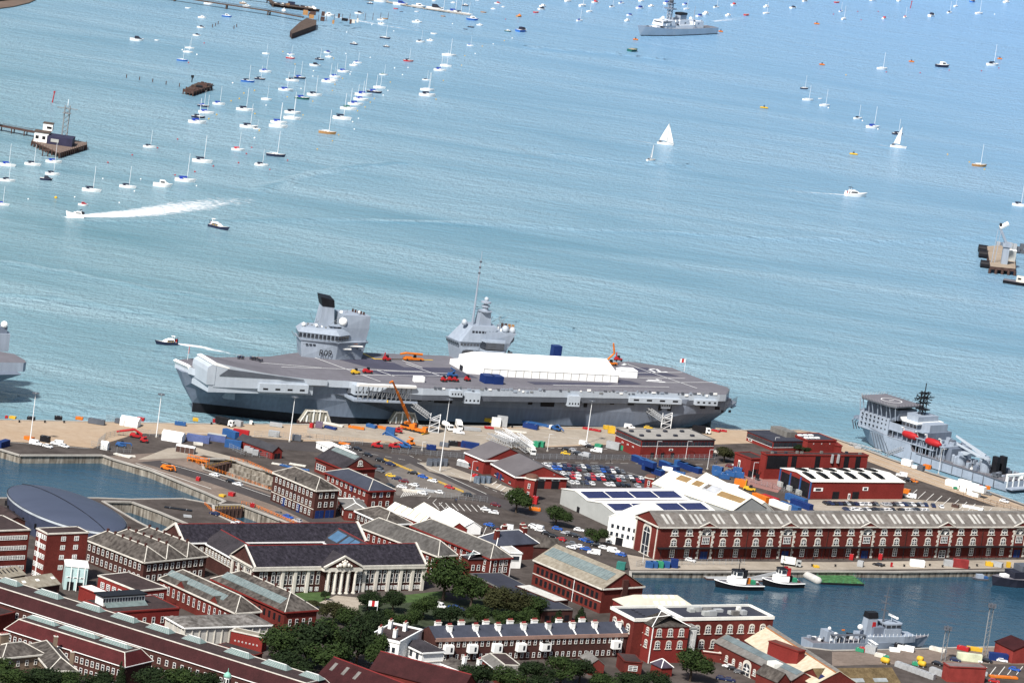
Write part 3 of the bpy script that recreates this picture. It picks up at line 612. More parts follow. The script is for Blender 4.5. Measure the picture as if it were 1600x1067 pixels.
bs=MB();bs.prism([(276,29.2),(224,27.3),(224,22),(262,18),(277,12)],9.6,13.7,navy_pale,top=None);bs.prism([(275.5,5),(275,12),(272.6,28.6),(262,18),(262,2)],9.7,15.9,navy_pale,None,[(280.7,.3),(278.7,11.8),(272.8,28.8),(262,22),(262,0)]);bs.build("bow_plating",cv)
for a,b,z0,z1,y in((252,228,11.0,14.8,31),(206,199,11.6,16,33),(62,34,12.2,14.6,29.2),(26,14,12.0,14.6,28.4),(152,144,10.5,15.6,36.6),(96,90,10,15,32.5),(44,39,9.8,14,28),(160,154,13.6,16.6,38.2)):
 g=MB();yi=y-4;g.prism([(a,yi),(a,y),(b,y),(b,yi)],z0,z1,navy_pale,top=None)
 for k in range(4):g.box((a+(b-a)*(k+.5)/4,y,z0+1.0),(abs(b-a)*.1,.16,.8),black)
 g.build("side_gallery",cv)
for a,b in((214,176),):
 g=MB();g.loft([[(x,24,9.4),(x,37.5,9.6),(x,37.5,10.5),(x,24,10.4)]for x in(a-6,b)],navy_grey,close=True)
 g.loft([[(x,y,z)for y,z in((36.5,16.4),(38.6,16.9),(38.8,18),(36.5,18))]for x in(209-2,186,178)],white,close=True)
 for k in range(12):g.tube((206-2.4*k,36.9,10.5),(206-2.4*k,36.9,16.5),.16,mast_grey,4);g.tube((206-2.4*k,36.9,10.5),(203.6-2.4*k,36.9,16.5),.12,mast_grey,4)
 g.box((190,26.0,10.5),(30,1,4),navy_dark);g.build("boat_bay",cv)
pl=MB();pl.loft([[(198,25.6,8.6),(213,26.2,10.4),(213,27.2,10.6),(198,27.2,9.2)],[(170,27.4,-.4),(176,27.4,2.2),(176,27.5,2.6),(170,27.5,0)]],navy_dark,close=True);pl.build("side_sponson",cv)
ff=MB()
for k in range(70):
 X=170-k*2.25;y=37.4+(X-174)*10.5/120 if X>54 else 27-(54-X)*.024
 if random.random()<.75:ff.box((X,y+.05,ZD-random.choice((.4,1.2,.1))),(random.uniform(.6,2.0),.5,random.uniform(.5,1.1)),random.choice((white,navy_grey,navy_dark,navy_dark,mast_grey)),0)
ff.each("deck_edge_fitting",cv)
hd=MB()
for X,z,w,h in((158,8.2,9,4),(104,8.4,7,4),(113,9,2,2.5),(170,8.6,2,2.6),(165,8.8,1.6,2),(140,8.8,1.6,2),(84,8.8,1.6,2.2),(44,8.4,1.6,2.4),(39,8.4,1.8,2.6),(12,9.6,2.5,1.4),(9,8.2,1.2,1.2),(5,8.4,1.2,1.2),(20,9.8,2.5,1.4),(130,10.5,1.4,1.4),(120,10.5,1.4,1.4),(60,10.6,3,1.2),(70,10.6,2,1.2)):
 hd.box((X,27.2 if X>22 else 25.3,z),(w,.5,h),black)
hd.each("side_door",cv)
an=MB();an.loft([[(262,11.2+.8,4.4),(257,14.6,4.6),(257,14.8,7.8),(261,13.6,7.8)],[(261.6,14.4,3.6),(257,16.6,3.6),(257,16.6,7.0),(261,15.4,7.0)]],navy_grey,close=True);an.build("anchor_housing",cv)
def cquad(pts,m,name,z=ZD+.05):
 b=MB();q=[cvp(*p)for p in pts];pv=[(p.x,p.y)for p in q]
 b.add([(x,y,z)for x,y in pv],[up(t,pv)for t in tessellate_polygon([[Vector((x,y,0))for x,y in pv]])],m);return b.build(name,cv)
zA=lambda x,y:(240+x/3.81,420+y/3.81);zC=lambda x,y:(600+x/3.81,420+y/3.81);zD_=lambda x,y:(860+x/4.85,480+y/4.85)
cquad([zA(1085,535),zA(1340,535),zA(1540,615),zA(1290,590)],ship_deck_blue,"deck_patch")
cquad([zA(1240,602),zA(1540,612),zC(260,650),zC(0,632)],ship_deck_blue,"deck_patch",ZD+.06)
cquad([zC(100,585),zC(400,590),zC(560,650),zC(200,640)],ship_deck_blue,"deck_patch",ZD+.07)
cquad([zC(0,555),zC(60,560),zC(130,590),zC(0,585)],ship_deck_blue,"deck_patch",ZD+.08)
cquad([zD_(490,455),zD_(730,458),zD_(980,525),zD_(660,515)],ship_deck_blue,"deck_patch")
cquad([zD_(512,545),zD_(610,560),zD_(690,585),zD_(512,585)],ship_deck_blue,"deck_patch",ZD+.06)
cquad([zC(850,672),zC(1380,680),zC(1330,692),zC(900,690)],ship_deck_blue,"deck_patch",ZD+.06)
pm=flat("deck_marking",(.66,.66,.66),.7,.1);lm=MB()
def cl_(a,b,w=.55,z=ZD+.13):
 p,q=cvp(*a),cvp(*b);d=(q-p).normalized();nn=Vector((-d.y,d.x,0))*w/2;lm.add([(v.x,v.y,z)for v in(p-nn,q-nn,q+nn,p+nn)],[(0,1,2,3)if True else 0],pm)
for a,b in((zA(760,585),zA(1600,612)),(zA(1200,632),zC(380,638)),(zA(960,530),zA(1350,672)),(zA(1480,545),zA(1600,590)),(zC(130,565),zC(340,640)),(zC(0,608),zC(420,625)),(zD_(560,425),zD_(1110,615)),(zD_(640,498),zD_(1000,495)),(zD_(600,535),zD_(1020,540)),(zD_(820,572),zD_(1260,570)),(zA(1330,605),zC(60,640)),(zD_(20,590),zD_(900,606)),(zA(640,560),zA(1000,590))):cl_(a,b)
for a,b in((zD_(748,474),zD_(800,496)),(zD_(752,470),zD_(800,470)),(zD_(800,470),zD_(830,490)),(zD_(800,496),zD_(885,492)),(zD_(725,560),zD_(870,568)),(zD_(735,552),zD_(840,556)),(zD_(840,556),zD_(800,546)),(zD_(545,440),zD_(580,428)),(zD_(555,425),zD_(590,432))):cl_(a,b,1.6)
q_=lm.build("deck_markings",cv);
yl=MB()
for a,b in((zA(1220,490),zA(1310,535)),(zA(1310,537),zA(1500,540)),(zC(0,538),zC(290,543))):
 p,q=cvp(*a),cvp(*b);d=(q-p).normalized();nn=Vector((-d.y,d.x,0))*.7;yl.add([(v.x,v.y,ZD+.09)for v in(p-nn,q-nn,q+nn,p+nn)],[(0,1,2,3)],yellow)
yl.build("yellow_line",cv)
rl=MB()
for i in range(len(deck)):
 p,q=Vector((*deck[i],ZD)),Vector((*deck[(i+1)%len(deck)],ZD))
 if i in(0,1,2,3,4):continue
 L=(q-p).length;k=max(1,int(L/3))
 for j in range(k):a=p+(q-p)*(j/k);rl.tube(a,a+Vector((0,0,1.1)),.07,mast_grey,3)
 rl.tube(p+Vector((0,0,1.1)),q+Vector((0,0,1.1)),.06,mast_grey,3)
rl.build("deck_edge_rail",cv)
sg=MB();sg.prism([(8,26),(-6,12),(-7,2),(2,-6),(6,-4),(4,22)],9.8,10.6,navy_grey);sg.prism([(-4,12),(-9,7),(-8,1),(-2,-2)],7.5,8.3,navy_grey)
for k in range(10):sg.tube((8-1.5*k,26-1.5*k,10.6),(8-1.5*k,26-1.5*k,13.5),.15,navy_dark,4)
sg.build("stern_gallery",cv)
def tower(name,polys,m=navy_grey,parent=None):
 b=MB()
 for bot,topp,z0,z1 in polys:b.prism(bot,z0,z1,m,None,topp)
 return b.build(name,parent or isl)
def grow(poly,d,cx=None):
 cx=cx or(sum(p[0]for p in poly)/len(poly),sum(p[1]for p in poly)/len(poly));o=[]
 for x,y in poly:
  v=Vector((x-cx[0],y-cx[1]));v=v*(1+d/max(.1,v.length));o.append((cx[0]+v.x,cx[1]+v.y))
 return o
def band(poly,d,z0,z1,m,seg,b,w=.72):
 q=grow(poly,d)
 for i in seg:
  p0,p1=Vector(q[i]),Vector(q[(i+1)%len(q)]);L=(p1-p0).length;k=max(1,int(L/2.0))
  for j in range(k):
   a=p0+(p1-p0)*((j+.5-w/2)/k);c=p0+(p1-p0)*((j+.5+w/2)/k);nrm=Vector((-(p1-p0).y,(p1-p0).x)).normalized()*.15
   cx=Vector((sum(p[0]for p in q)/len(q),sum(p[1]for p in q)/len(q)))
   if(a+nrm-cx).length<(a-nrm-cx).length:nrm=-nrm
   b.add([(a.x+nrm.x,a.y+nrm.y,z0),(c.x+nrm.x,c.y+nrm.y,z0),(c.x+nrm.x,c.y+nrm.y,z1),(a.x+nrm.x,a.y+nrm.y,z1)],[(0,1,2,3)],m)
isl=link(bpy.data.objects.new("forward_island",None),cv);isl.scale=(.87,.9,.92);isl.location=(196*.13,-20*.1,17*.08)
P1=[(212,-21),(209,-33),(175,-33.5),(177,-20.5),(194,-16.5)]
low=grow(P1,1.6)
tower("lower_block",[(P1,low,ZD,25.5),(grow(P1,2.4),grow(P1,2.8),25.5,26.3)])
br=[(214,-22),(210,-34),(192,-34),(187,-19.5),(195,-15)]
tower("bridge",[(br,grow(br,.9),26.3,29.6),(grow(br,1.3),grow(br,-1.6),29.6,32.2)])
w1=MB();band(br,.75,27.2,29.2,glass,(4,0,3),w1);band([(212,-23.5),(211,-20.5),(206,-19),(209,-33)],.9,23.4,24.2,glass,(0,1),w1);w1.build("bridge_window",isl)
bw=MB()
for i in(3,4,0):
 q=grow(br,3.0);p0,p1=Vector((*q[i],26.2)),Vector((*q[(i+1)%5],26.2));bw.tube(p0+Vector((0,0,1.1)),p1+Vector((0,0,1.1)),.08,mast_grey,4)
 for j in range(9):a=p0+(p1-p0)*(j/8);bw.tube(a,a+Vector((0,0,1.1)),.06,mast_grey,3)
bw.build("bridge_wing_rail",isl)
rb=[(190,-20),(190,-32),(177,-33),(176,-21)]
tower("aft_block",[(grow(rb,.5),grow(rb,1.5),26.3,33),(grow(rb,1.5),[(191,-19.5),(191,-33),(175.5,-34),(175,-20)],33,39.5)])
fn=[(201.5,-25),(201,-31),(194,-31),(194.5,-24.5)]
tower("funnel_base",[(grow(fn,1.2),grow(fn,-.4),32,43.5)])
fc=MB();fc.prism(grow(fn,.1),[42.6,43.4,43,42.2],[47.2,48.2,47,46],black,None,[(x+1.2,y)for x,y in grow(fn,.5)]);fc.build("funnel_cap",isl)
pt=MB();pt.prism([(198,-20.5),(190,-19.5),(188,-23),(197,-24)],33.2,33.8,navy_grey);pt.build("dome_platform",isl)
for x,y,z,r in((190.5,-20.2,36.0,2.3),(189.5,-26,39.6,1.0),(212,-23,33.2,1.1),(205,-22,33.2,.8),(181,-22,41,.7)):
 MB().ball((x,y,z),r,white,14,9).build("radar_dome",isl,True)
gq=MB()
for k in range(40):
 x,y=random.uniform(184,209),random.uniform(-32,-20);gq.box((x,y,31.2),(random.uniform(.4,1.4),random.uniform(.4,1.4),random.uniform(.6,2.2)),random.choice((navy_grey,navy_dark,white,mast_grey)))
for k in range(9):gq.tube((random.uniform(182,208),random.uniform(-32,-20),32),(random.uniform(182,208),-26,random.uniform(34,42)),.09,mast_grey,4)
for k in range(5):gq.box((181-k*.8,-30+k*1.8,39.5),(.7,.9,1.5),rust)
gq.box((183,-17.6,24),(9,1.4,.4),white);gq.box((188,-16.6,22.4),(5,.6,.7),white);gq.box((183.5,-18.2,25.2),(3.6,1,.35),orange)
for k in range(8):gq.box((179+k*1.2,-18.4+k*.25,18+random.random()*6),(.5,.3,.7),random.choice((navy_dark,white,navy_dark)))
gq.each("fitting",isl)
def text3(s,p,q,size,m,name,parent,zrot=None):
 cu=bpy.data.curves.new(name,'FONT');cu.body=s;cu.size=size;cu.align_x='CENTER';cu.align_y='CENTER';cu.extrude=.02
 o=bpy.data.objects.new(name,cu);dg_me=None
 d=(Vector(q)-Vector(p));d.z=0;d.normalize();n_=Vector((d.y,-d.x,0));c=(Vector(p)+Vector(q))/2
 me=bpy.data.meshes.new_from_object(o);bpy.data.objects.remove(o);me.materials.clear();me.materials.append(m)
 o=link(bpy.data.objects.new(name,me),parent)
 o.matrix_local=Matrix(((d.x,n_.x*.19,n_.x,c.x),(d.y,n_.y*.19,n_.y,c.y),(0,1,0,c.z),(0,0,0,1)));return o
pa,pb=Vector((212.6,-20,20.1)),Vector((194.6,-15.2,20.1));fr=lambda a,b,t:a+(b-a)*t
sd2=Vector((-4.8/18.6,18/18.6,0))*.42
text3("R09",fr(pa,pb,.50)+sd2,fr(pa,pb,.85)+sd2,4.4,black,"pennant_number",isl)
isl2=link(bpy.data.objects.new("aft_island",None),cv);isl2.scale=(.82,.85,.9);isl2.location=(113*.18,-28*.15,17*.1)
P2=[(129,-38),(127,-27.5),(100,-27),(97,-38)]
isl=isl2
tower("lower_block",[(P2,grow(P2,2.0),ZD,24.5),(grow(P2,2.0),grow(P2,3.8),24.5,27.5)])
tower("upper_block",[([(131,-39),(129.5,-25),(108,-25),(106,-39)],[(124,-37),(122.5,-26),(107,-25.6),(105,-39)],27.5,36),([(114,-38),(114,-25),(98,-25),(96,-39)],[(114,-38),(114,-25),(95,-24),(92,-40)],27.5,33.5),([(117.5,-35),(117,-29.5),(109,-29.5),(108.5,-35)],[(116.5,-34.5),(116.5,-30),(110,-30),(110,-34.5)],36,43)])
w2=MB();band(grow(P2,2.2),.9,25.4,26.4,glass,(0,),w2);band([(131,-39),(129.6,-25.2),(118,-25)],.6,25.6,26.8,glass,(1,),w2);band([(124,-37),(122.5,-26),(107,-25.6),(105,-39)],.7,32.4,33.6,glass,(0,1),w2)
w2.prism([(126.9,-27.3),(120,-26.9),(120,-26.6),(126.9,-27)],20.2,23,glass);w2.prism([(129.2,-37),(127.6,-29),(127.8,-29),(129.4,-37)],20.5,23,glass);w2.build("bridge_window",isl2)
fy=MB();fy.prism([(116,-26),(115,-21.5),(104,-20.5),(101,-26)],22,24.2,navy_grey,None,grow([(116,-26),(115,-21),(104,-20),(101,-26)],.8));fy.prism(grow([(116,-26),(115,-21),(104,-20),(101,-26)],.6),28.4,29.4,navy_grey);fy.build("flying_control",isl2)
fg=MB();fg.prism(grow([(116,-26),(115,-21),(104,-20),(101,-26)],.2),24.8,28.4,glass);fg.build("flying_control_window",isl2)
pm2=MB();pm2.tube((120,-32,36),(120,-32,64),.75,navy_grey,8,.4);pm2.tube((120,-32,64),(120,-32,75),.3,navy_grey,6,.15)
for z in(63,66,69):pm2.lathe((120,-32,z),[(.3,0),(.8,.3),(.8,.8),(.3,1)],navy_dark,8)
pm2.build("pole_mast",isl2)
rd=MB();rd.lathe((113,-32,43),[(4.2,0),(4.4,.5),(2,.6),(1.6,2.2),(2.4,2.4),(2.4,3.4),(1.2,3.6),(1.2,4.2),(3.0,4.6),(3.0,5.4),(.6,5.9)],navy_grey,12);rd.build("radar_mast",isl2)
for x,y,z,r in((126,-30.5,37,1.7),(101.5,-26,35.2,2.0),(97,-25.5,34.8,1.8),(113,-32,49.6,1.3)):MB().ball((x,y,z),r,navy_pale,12,8).build("radar_dome",isl2,True)
ge=MB()
for k in range(36):ge.box((random.uniform(95,112),random.uniform(-38,-26),33.5),(random.uniform(.3,1.2),random.uniform(.3,1.2),random.uniform(.6,2.4)),random.choice((navy_grey,navy_dark,white)))
for k in range(4):ge.box((99-k*1.7,-35+k*1.2,33.5),(1.4,1,3.2),rust if k<2 else tan_h)
for k in range(7):ge.tube((random.uniform(95,115),-32,34),(random.uniform(95,115),random.uniform(-36,-28),41),.1,mast_grey,4)
for k in range(14):ge.box((98+k*2.1,-25.2-abs(k-7)*.05,18+random.random()*4.5),(.6,.4,.8),random.choice((navy_dark,white)))
ge.each("fitting",isl2)
em=MB();em.lathe((0,0,0),[(2.0,0),(2.0,.1),(1.5,.11),(1.5,.14)],navy_dark,16)
o=em.build("crest",isl2,False);o.location=(95.6,-27.6,29.5);o.rotation_euler=(R(90),0,R(195))
df=MB()
for k in range(6):df.box((95.2+.15*k,-29.5+.2*k,20.5+.0*k),(.3,2.2,2.6),glass)if k==0 else None
df.box((96,-26.6,20.4),(3,.4,2.6),glass);df.build("side_window",isl2)
def flagpole(p,h,label,m_list,dirv=(1,0),w=2.4,fh=1.5,lean=0.0):
 t=thing("flagpole",label,"flagpole",p);b=MB();b.tube((0,0,0),(lean,0,h),.12,mast_white,5,.06);b.build("pole",t)
 f=MB();d=Vector((dirv[0],dirv[1],0)).normalized();nn=Vector((-d.y,d.x,0))
 for k in range(6):
  a0,a1=k/6,(k+1)/6;y0,y1=.25*sin(a0*6),.25*sin(a1*6);z0,z1=-.35*a0,-.35*a1;base=Vector((lean,0,h-.1))
  for i,(lo,hi)in enumerate(((0,.5),(.5,1))):
   m=m_list[(k*len(m_list)//6)]if len(m_list)>1 else m_list[0]
   P0=base+d*w*a0+nn*y0+Vector((0,0,z0));P1_=base+d*w*a1+nn*y1+Vector((0,0,z1))
   f.quad(P0-Vector((0,0,fh*hi)),P1_-Vector((0,0,fh*hi)),P1_-Vector((0,0,fh*lo)),P0-Vector((0,0,fh*lo)),m)
   if w>2.2:pass
 f.build("flag",t);return t
flagpole(cw(*cvp(293,562,17)[:2],17),6.5,"jackstaff with red flag at the carrier's bow",[red_paint,red_paint],(.3,-1),1.6,3)
flagpole(cw(*cvp(1069,580,17)[:2],17),6.5,"ensign staff with white and red flag near the carrier's stern",[sail_m,red_paint,sail_m],(-1,-.4),3,2)
ta=cvp(*zC(590,637));tb=cvp(*zC(1390,677));
tl=cw(ta.x,ta.y,ZD);tr=cw(tb.x,tb.y,ZD);d=(tr-tl);LT=d.length
tq=thing("marquee","long white event marquee standing on the carrier's flight deck","marquee",(tl.x,tl.y,ZD+.02),atan2(d.y,d.x))
WT,EH,RH=30,3.6,8.2
bdy=MB();bdy.loft([[(x,0,0),(x,0,EH),(x,WT/2,RH),(x,WT,EH),(x,WT,0)]for x in(0,LT)],sail_m);bdy.build("canopy",tq)
fr_=MB()
for k in range(18):fr_.box((LT*k/17,-.06,0),(.22,.2,EH),mat("tent_frame",(.4,.38,.35),.6))
fr_.box((LT/2,-.05,EH-.3),(LT,.16,.18),mat("tent_frame",(.4,.38,.35),.6));fr_.build("frame",tq)
an_=MB();an_.loft([[(-x,3,0),(-x,3,3.0-.3*i),(-x,13,6-i),(-x,24,3.0-.3*i),(-x,24,0)]for i,x in enumerate((0,4,7))],sail_m)
an_.box((-7.1,10,0),(.2,3.5,2.4),cloth);an_.build("entrance_annex",tq)
sm=thing("marquee","small white tent at the aft end of the long deck marquee","marquee",cw(*cvp(*zD_(573,525))[:2],ZD+.02),SH)
MB().prism([(-4.5,-3),(4.5,-3),(4.5,3),(-4.5,3)],0,3.4,sail_m,None,[(-4.3,-2.9),(4.3,-2.9),(4.3,2.9),(-4.3,2.9)]).build("wall",sm)
MB().prism([(-4.6,-3.1),(4.6,-3.1),(4.6,3.1),(-4.6,3.1)],3.4,4.4,sail_m,None,[(-3,-.3),(3,-.3),(3,.3),(-3,.3)]).build("canopy",sm)
# ---------------------------------------------------------------- other ships
def frame(pa,pb,z):
 a,b=G(*pa,z),G(*pb,z);d=b-a;return a,atan2(d.y,d.x),d.length
z6=lambda x,y:(1280+x/4.85,580+y/4.85);z8=lambda x,y:(1200+x/4,800+y/4);z7=lambda x,y:(840+x/4,820+y/4)
o,h,L=frame(z6(1400,915),z6(268,548),SEA)
B2=10.0
nrm=Vector((-sin(h),cos(h),0));o=o-nrm*B2
rs=thing("support_ship","grey naval support ship with raised helicopter deck moored at the right quay","ship",(o.x,o.y,SEA),h)
secs=[]
for t,w0,w1,top in((0,8.6,9.6,5.0),(.1,9.6,10,5.0),(.3,10,10,5.0),(.62,10,10,5.2),(.64,10,10,8.5),(.8,9.2,10,8.8),(.9,6,9,10),(.97,2.4,7,11),(1.0,.4,4.5,11.5)):
 x0=L*t;x1=x0+max(0,t-.7)/.3*5;secs.append([(x0,-w0,-1.5),(x0,-w0,.4),(x1,-w1,top),(x1,w1,top),(x0,w0,.4),(x0,w0,-1.5)])
MB().loft(secs,navy_grey,close=True,mats=[black,navy_grey,ship_deck,navy_grey,black,black]).build("hull",rs)
sb=MB()
for k in range(14):sb.tube((L*.9-k*1.6,9.6-.05*k,8),(L*.86-k*2.2,10.1,1.0),.16,navy_dark,4)if k<5 else sb.box((L*.62-(k-5)*6.5,10.0,.8),(.3,.35,4),navy_dark)
sb.box((L*.3,10.03,4.6),(L*.58,.3,.4),navy_dark);sb.build("side_frame",rs)
sp=link(bpy.data.objects.new("superstructure",None),rs)
fb=MB();fb.prism([(L*.80,-9.6),(L*.80,9.6),(L+1,8.4),(L+4,4),(L+4,-4),(L+1,-8.4)],8.6,16.5,navy_grey)
for k in range(7):
 for zz in(11,13.4,15.4):fb.box((L*.82+k*2.6,9.35,zz),(.7,.5,.6),black)
fb.build("forward_block",sp)
mb_=MB();mb_.prism([(L*.55,-9.5),(L*.55,8.2),(L*.80,8.2),(L*.80,-9.5)],8.5,15.5,navy_mid)
for k in range(5):mb_.box((L*.53+k*6,8.3,9.4+(k%2)*3),(3.4,.3,1.8),navy_dark)
for zz in(8.4,12):mb_.box((L*.64,8.9,zz),(L*.31,2.4,.3),navy_grey)
for k in range(10):mb_.tube((L*.5+k*L*.033,9.8,5.2),(L*.5+k*L*.033,9.8,12),.18,navy_grey,5)
mb_.prism([(L*.40,-9),(L*.40,6),(L*.55,6),(L*.55,-9)],5,11.2,navy_mid);mb_.prism([(L*.56,-7),(L*.56,6),(L*.62,6),(L*.62,-7)],15.6,19,navy_grey);mb_.prism([(L*.63,-8),(L*.63,9),(L*.80,9),(L*.80,-8)],12.2,15.5,navy_grey);mb_.build("middle_block",sp)
bd=MB();bp_=[(L*.62,-9),(L*.62,9),(L*.71,9.4),(L*.75,6),(L*.75,-6),(L*.71,-9.4)];bd.prism(bp_,15.5,18.2,navy_grey,None,grow(bp_,.5));bd.prism(grow(bp_,.9),18.2,18.9,white);bd.prism(grow(bp_,-2),18.9,21.5,navy_grey);bd.prism([(L*.56,-9),(L*.56,10.5),(L*.62,10.5),(L*.62,-9)],15.2,15.6,navy_grey)
bd.build("bridge",sp);bw_=MB();band(bp_,.35,16.4,17.6,glass,(0,1,2,3,4,5),bw_,.8);bw_.build("bridge_window",sp)
hdk=MB();hp=[(L*.76,-10),(L*.76,10),(L*.8,12),(L*.98,12),(L*1.02,8),(L*1.02,-10)];hdk.prism(hp,23.0,23.7,navy_dark,ship_deck)
for i in range(6):
 p,q=hp[i],hp[(i+1)%6]
 for j in range(9):hdk.tube((p[0]+(q[0]-p[0])*j/9,p[1]+(q[1]-p[1])*j/9,23.6),(p[0]+(q[0]-p[0])*(j+.5)/9*1.0,p[1]+(q[1]-p[1])*(j+.5)/9,24.8),.12,mast_grey,3)
for k in range(9):
 x=L*.77+k*L*.03;hdk.tube((x,8.6,16.4),(x,9.8+(k%2)*1.2,23),.25,navy_grey,5);hdk.tube((x,-8,16.4),(x,-9.4,23),.25,navy_grey,5)
hdk.box((L*.88,0,16.5),(L*.22,13,5),navy_mid);hdk.build("helicopter_deck",sp)  # block under the deck added to darken the space between its supports
mk=MB()
for k in range(24):mk.box((L*.89+5*cos(k*pi/12),5*sin(k*pi/12),23.72),(1.3,.5,.03),pm,k*pi/12+pi/2)
mk.box((L*.89,0,23.73),(.6,3.4,.03),pm);mk.build("deck_markings",sp)
ms=MB();ms.truss((L*.68,0,21.5),(L*.68,0,33),2.2,black,5,.2);ms.tube((L*.68,0,33),(L*.68,0,37),.25,black,5)
for zz,w in((27,5),(29.5,7),(32,4)):ms.box((L*.68,0,zz),(1,w*2,.35),black);ms.box((L*.68,0,zz),(w*1.4,.6,.35),black)
for k in range(14):ms.tube((L*.68+random.uniform(-4,4),random.uniform(-6,6),28),(L*.68+random.uniform(-4,4),random.uniform(-6,6),31.5),.15,black,4)
ms.box((L*.68,0,24),(5,5,.5),black);ms.build("mast",rs)
for x in(L*.655,L*.50):
 lb_=MB();lb_.loft([[(x+dx,9+w*cos(a),12.2+w*1.05*sin(a))for a in[2*pi*i/10 for i in range(10)]]for dx,w in((-5,.5),(-3.8,1.5),(0,1.8),(3.8,1.5),(5,.5))],red_paint,close=True);lb_.build("lifeboat",rs,True)
 dv=MB()
 for dx in(-4.4,4.4):dv.tube((x+dx,7,9),(x+dx,9.4,15),.35,white,5);dv.tube((x+dx,9.4,15),(x+dx,10.6,15.2),.3,white,5)
 dv.build("davit",rs)
pf=MB();pf.prism([(L*.42,-9),(L*.42,9.5),(L*.55,9.5),(L*.55,-9)],11.2,11.7,navy_grey)
for k in range(8):pf.tube((L*.42+k*2.2,9.3,5),(L*.42+k*2.2,9.3,11.2),.2,navy_grey,5)
for k in range(12):pf.box((random.uniform(L*.43,L*.54),random.uniform(-8,8),11.7),(random.uniform(1,3),random.uniform(1,2),random.uniform(.6,2)),random.choice((navy_dark,navy_mid,navy_grey)))
pf.build("boat_deck",rs)
def ship_crane(x,y,z,a,ln,lift,m=navy_grey):
 c=MB();c.lathe((x,y,z),[(2.6,0),(2.6,4),(2.0,4.2),(2.0,6)],m,12);e=Vector((x+ln*cos(a),y+ln*sin(a),z+6+lift))
 c.loft([[Vector((x,y,z+5))+Vector((-sin(a),cos(a),0))*w*s for s in(1,-1)]+[Vector((x,y,z+6.6))+Vector((-sin(a),cos(a),0))*w*s for s in(-1,1)]for w in(1.0,)]+[[e+Vector((-sin(a),cos(a),0))*.5*s for s in(1,-1)]+[e+Vector((0,0,.8))+Vector((-sin(a),cos(a),0))*.5*s for s in(-1,1)]],navy_pale,close=True);c.build("deck_crane",rs)
ship_crane(L*.34,5,5,R(170),20,1.5);ship_crane(L*.25,-2,5,R(20),16,6);ship_crane(L*.19,4,5,R(40),15,5)
eq=MB()
for k in range(60):eq.box((random.uniform(L*.02,L*.48),random.uniform(-9,8.6),5),(random.uniform(.6,3),random.uniform(.6,2.4),random.uniform(.5,2.6)),random.choice((navy_grey,navy_grey,navy_mid,navy_dark,white)))
for k in range(20):eq.tube((L*.02+k*L*.023,9.6,5),(L*.02+k*L*.023,9.6,6.3),.09,mast_grey,3)
eq.tube((L*.02,9.6,6.2),(L*.48,9.6,6.3),.09,mast_grey,3)
for k in range(3):eq.lathe((L*.36+k*3,7-k*2,5),[(.9,0),(.9,3.4),(.4,3.8)],navy_grey,8)
eq.each("deck_gear",rs)
for y in(-2.6,2.6):MB().box((L*.14,y,5),(3.2,2.2,8.5),black).build("funnel",rs)
sf=MB()
for y in(-8.6,-4.3,0,4.3,8.6):sf.box((.4,y,2),(1.2,.8,6),white)
sf.box((.4,0,7.4),(1.2,18,1.0),white);sf.box((-1.6,0,1.6),(4.5,18,.6),navy_grey);sf.build("stern_frame",rs)
ak=MB()
for k in range(4):ak.tube((L+4,6-k*2,12),(L+8,5-k*2,10-k),.3,navy_grey,5);ak.tube((L+8,5-k*2,10-k),(L+7,4-k*2,5.5),.3,navy_dark,5)
ak.box((L+4.5,3,11),(4,6,1.5),navy_mid);ak.build("anchor_gear",rs)
o,h,L=frame(z8(250,848),z8(985,843),-2.6)
mh=thing("minehunter","small grey naval minehunter with black topped funnel lying in the basin","ship",(o.x,o.y,-2.6),h)
MBs=hull_mb(L*1.03,9.6,3.2,navy_grey,rake=.06,transom=.9,full=.5,sheer=.55,mdeck=ship_deck,boot=black,n=13)
MBs.v=[(x+L/2,y,z)for x,y,z in MBs.v];MBs.build("hull",mh)
fh=MB();fh.prism([(L*.42,-4.6),(L*.42,4.6),(L*.75,4.4),(L*.86,3),(L*.86,-3),(L*.75,-4.4)],3.0,5.6,navy_grey);fh.build("forecastle",mh)
br_=MB();q=[(L*.58,-3.8),(L*.58,3.8),(L*.72,3.6),(L*.745,2),(L*.745,-2),(L*.72,-3.6)];br_.prism(q,5.6,8.4,navy_grey);br_.prism(grow(q,-.5),8.4,10.4,navy_grey,None,grow(q,-.1));br_.box((L*.54,0,5.6),(5,6,3.4),navy_mid);br_.build("bridge",mh)
bb=MB();band(grow(q,-.4),.1,9.0,9.9,glass,range(6),bb,.8);bb.build("bridge_window",mh)
fu=MB();fu.prism([(L*.44,-2),(L*.44,2),(L*.54,1.8),(L*.54,-1.8)],5.6,12.2,navy_grey,None,[(L*.45,-1.7),(L*.45,1.7),(L*.53,1.5),(L*.53,-1.5)]);fu.lathe((L*.505,-1.95,9.6),[(.05,0),(.05,.05)],red_paint,8);fu.build("funnel",mh)
MB().prism([(L*.447,-1.9),(L*.447,1.9),(L*.535,1.7),(L*.535,-1.7)],12.2,14.4,black,None,[(L*.45,-1.6),(L*.45,1.6),(L*.53,1.4),(L*.53,-1.4)]).build("funnel_top",mh)
fs=MB();fs.prism([(L*.49,-1.93-.16),(L*.515,-1.9-.16),(L*.515,-1.8),(L*.49,-1.8)],8.8,10.8,red_paint);fs.build("funnel_badge",mh)
mm=MB();mm.tube((L*.60,0,8),(L*.60,0,21),.5,navy_dark,6,.25);mm.tube((L*.60,0,21),(L*.61,0,24.5),.15,navy_dark,4)
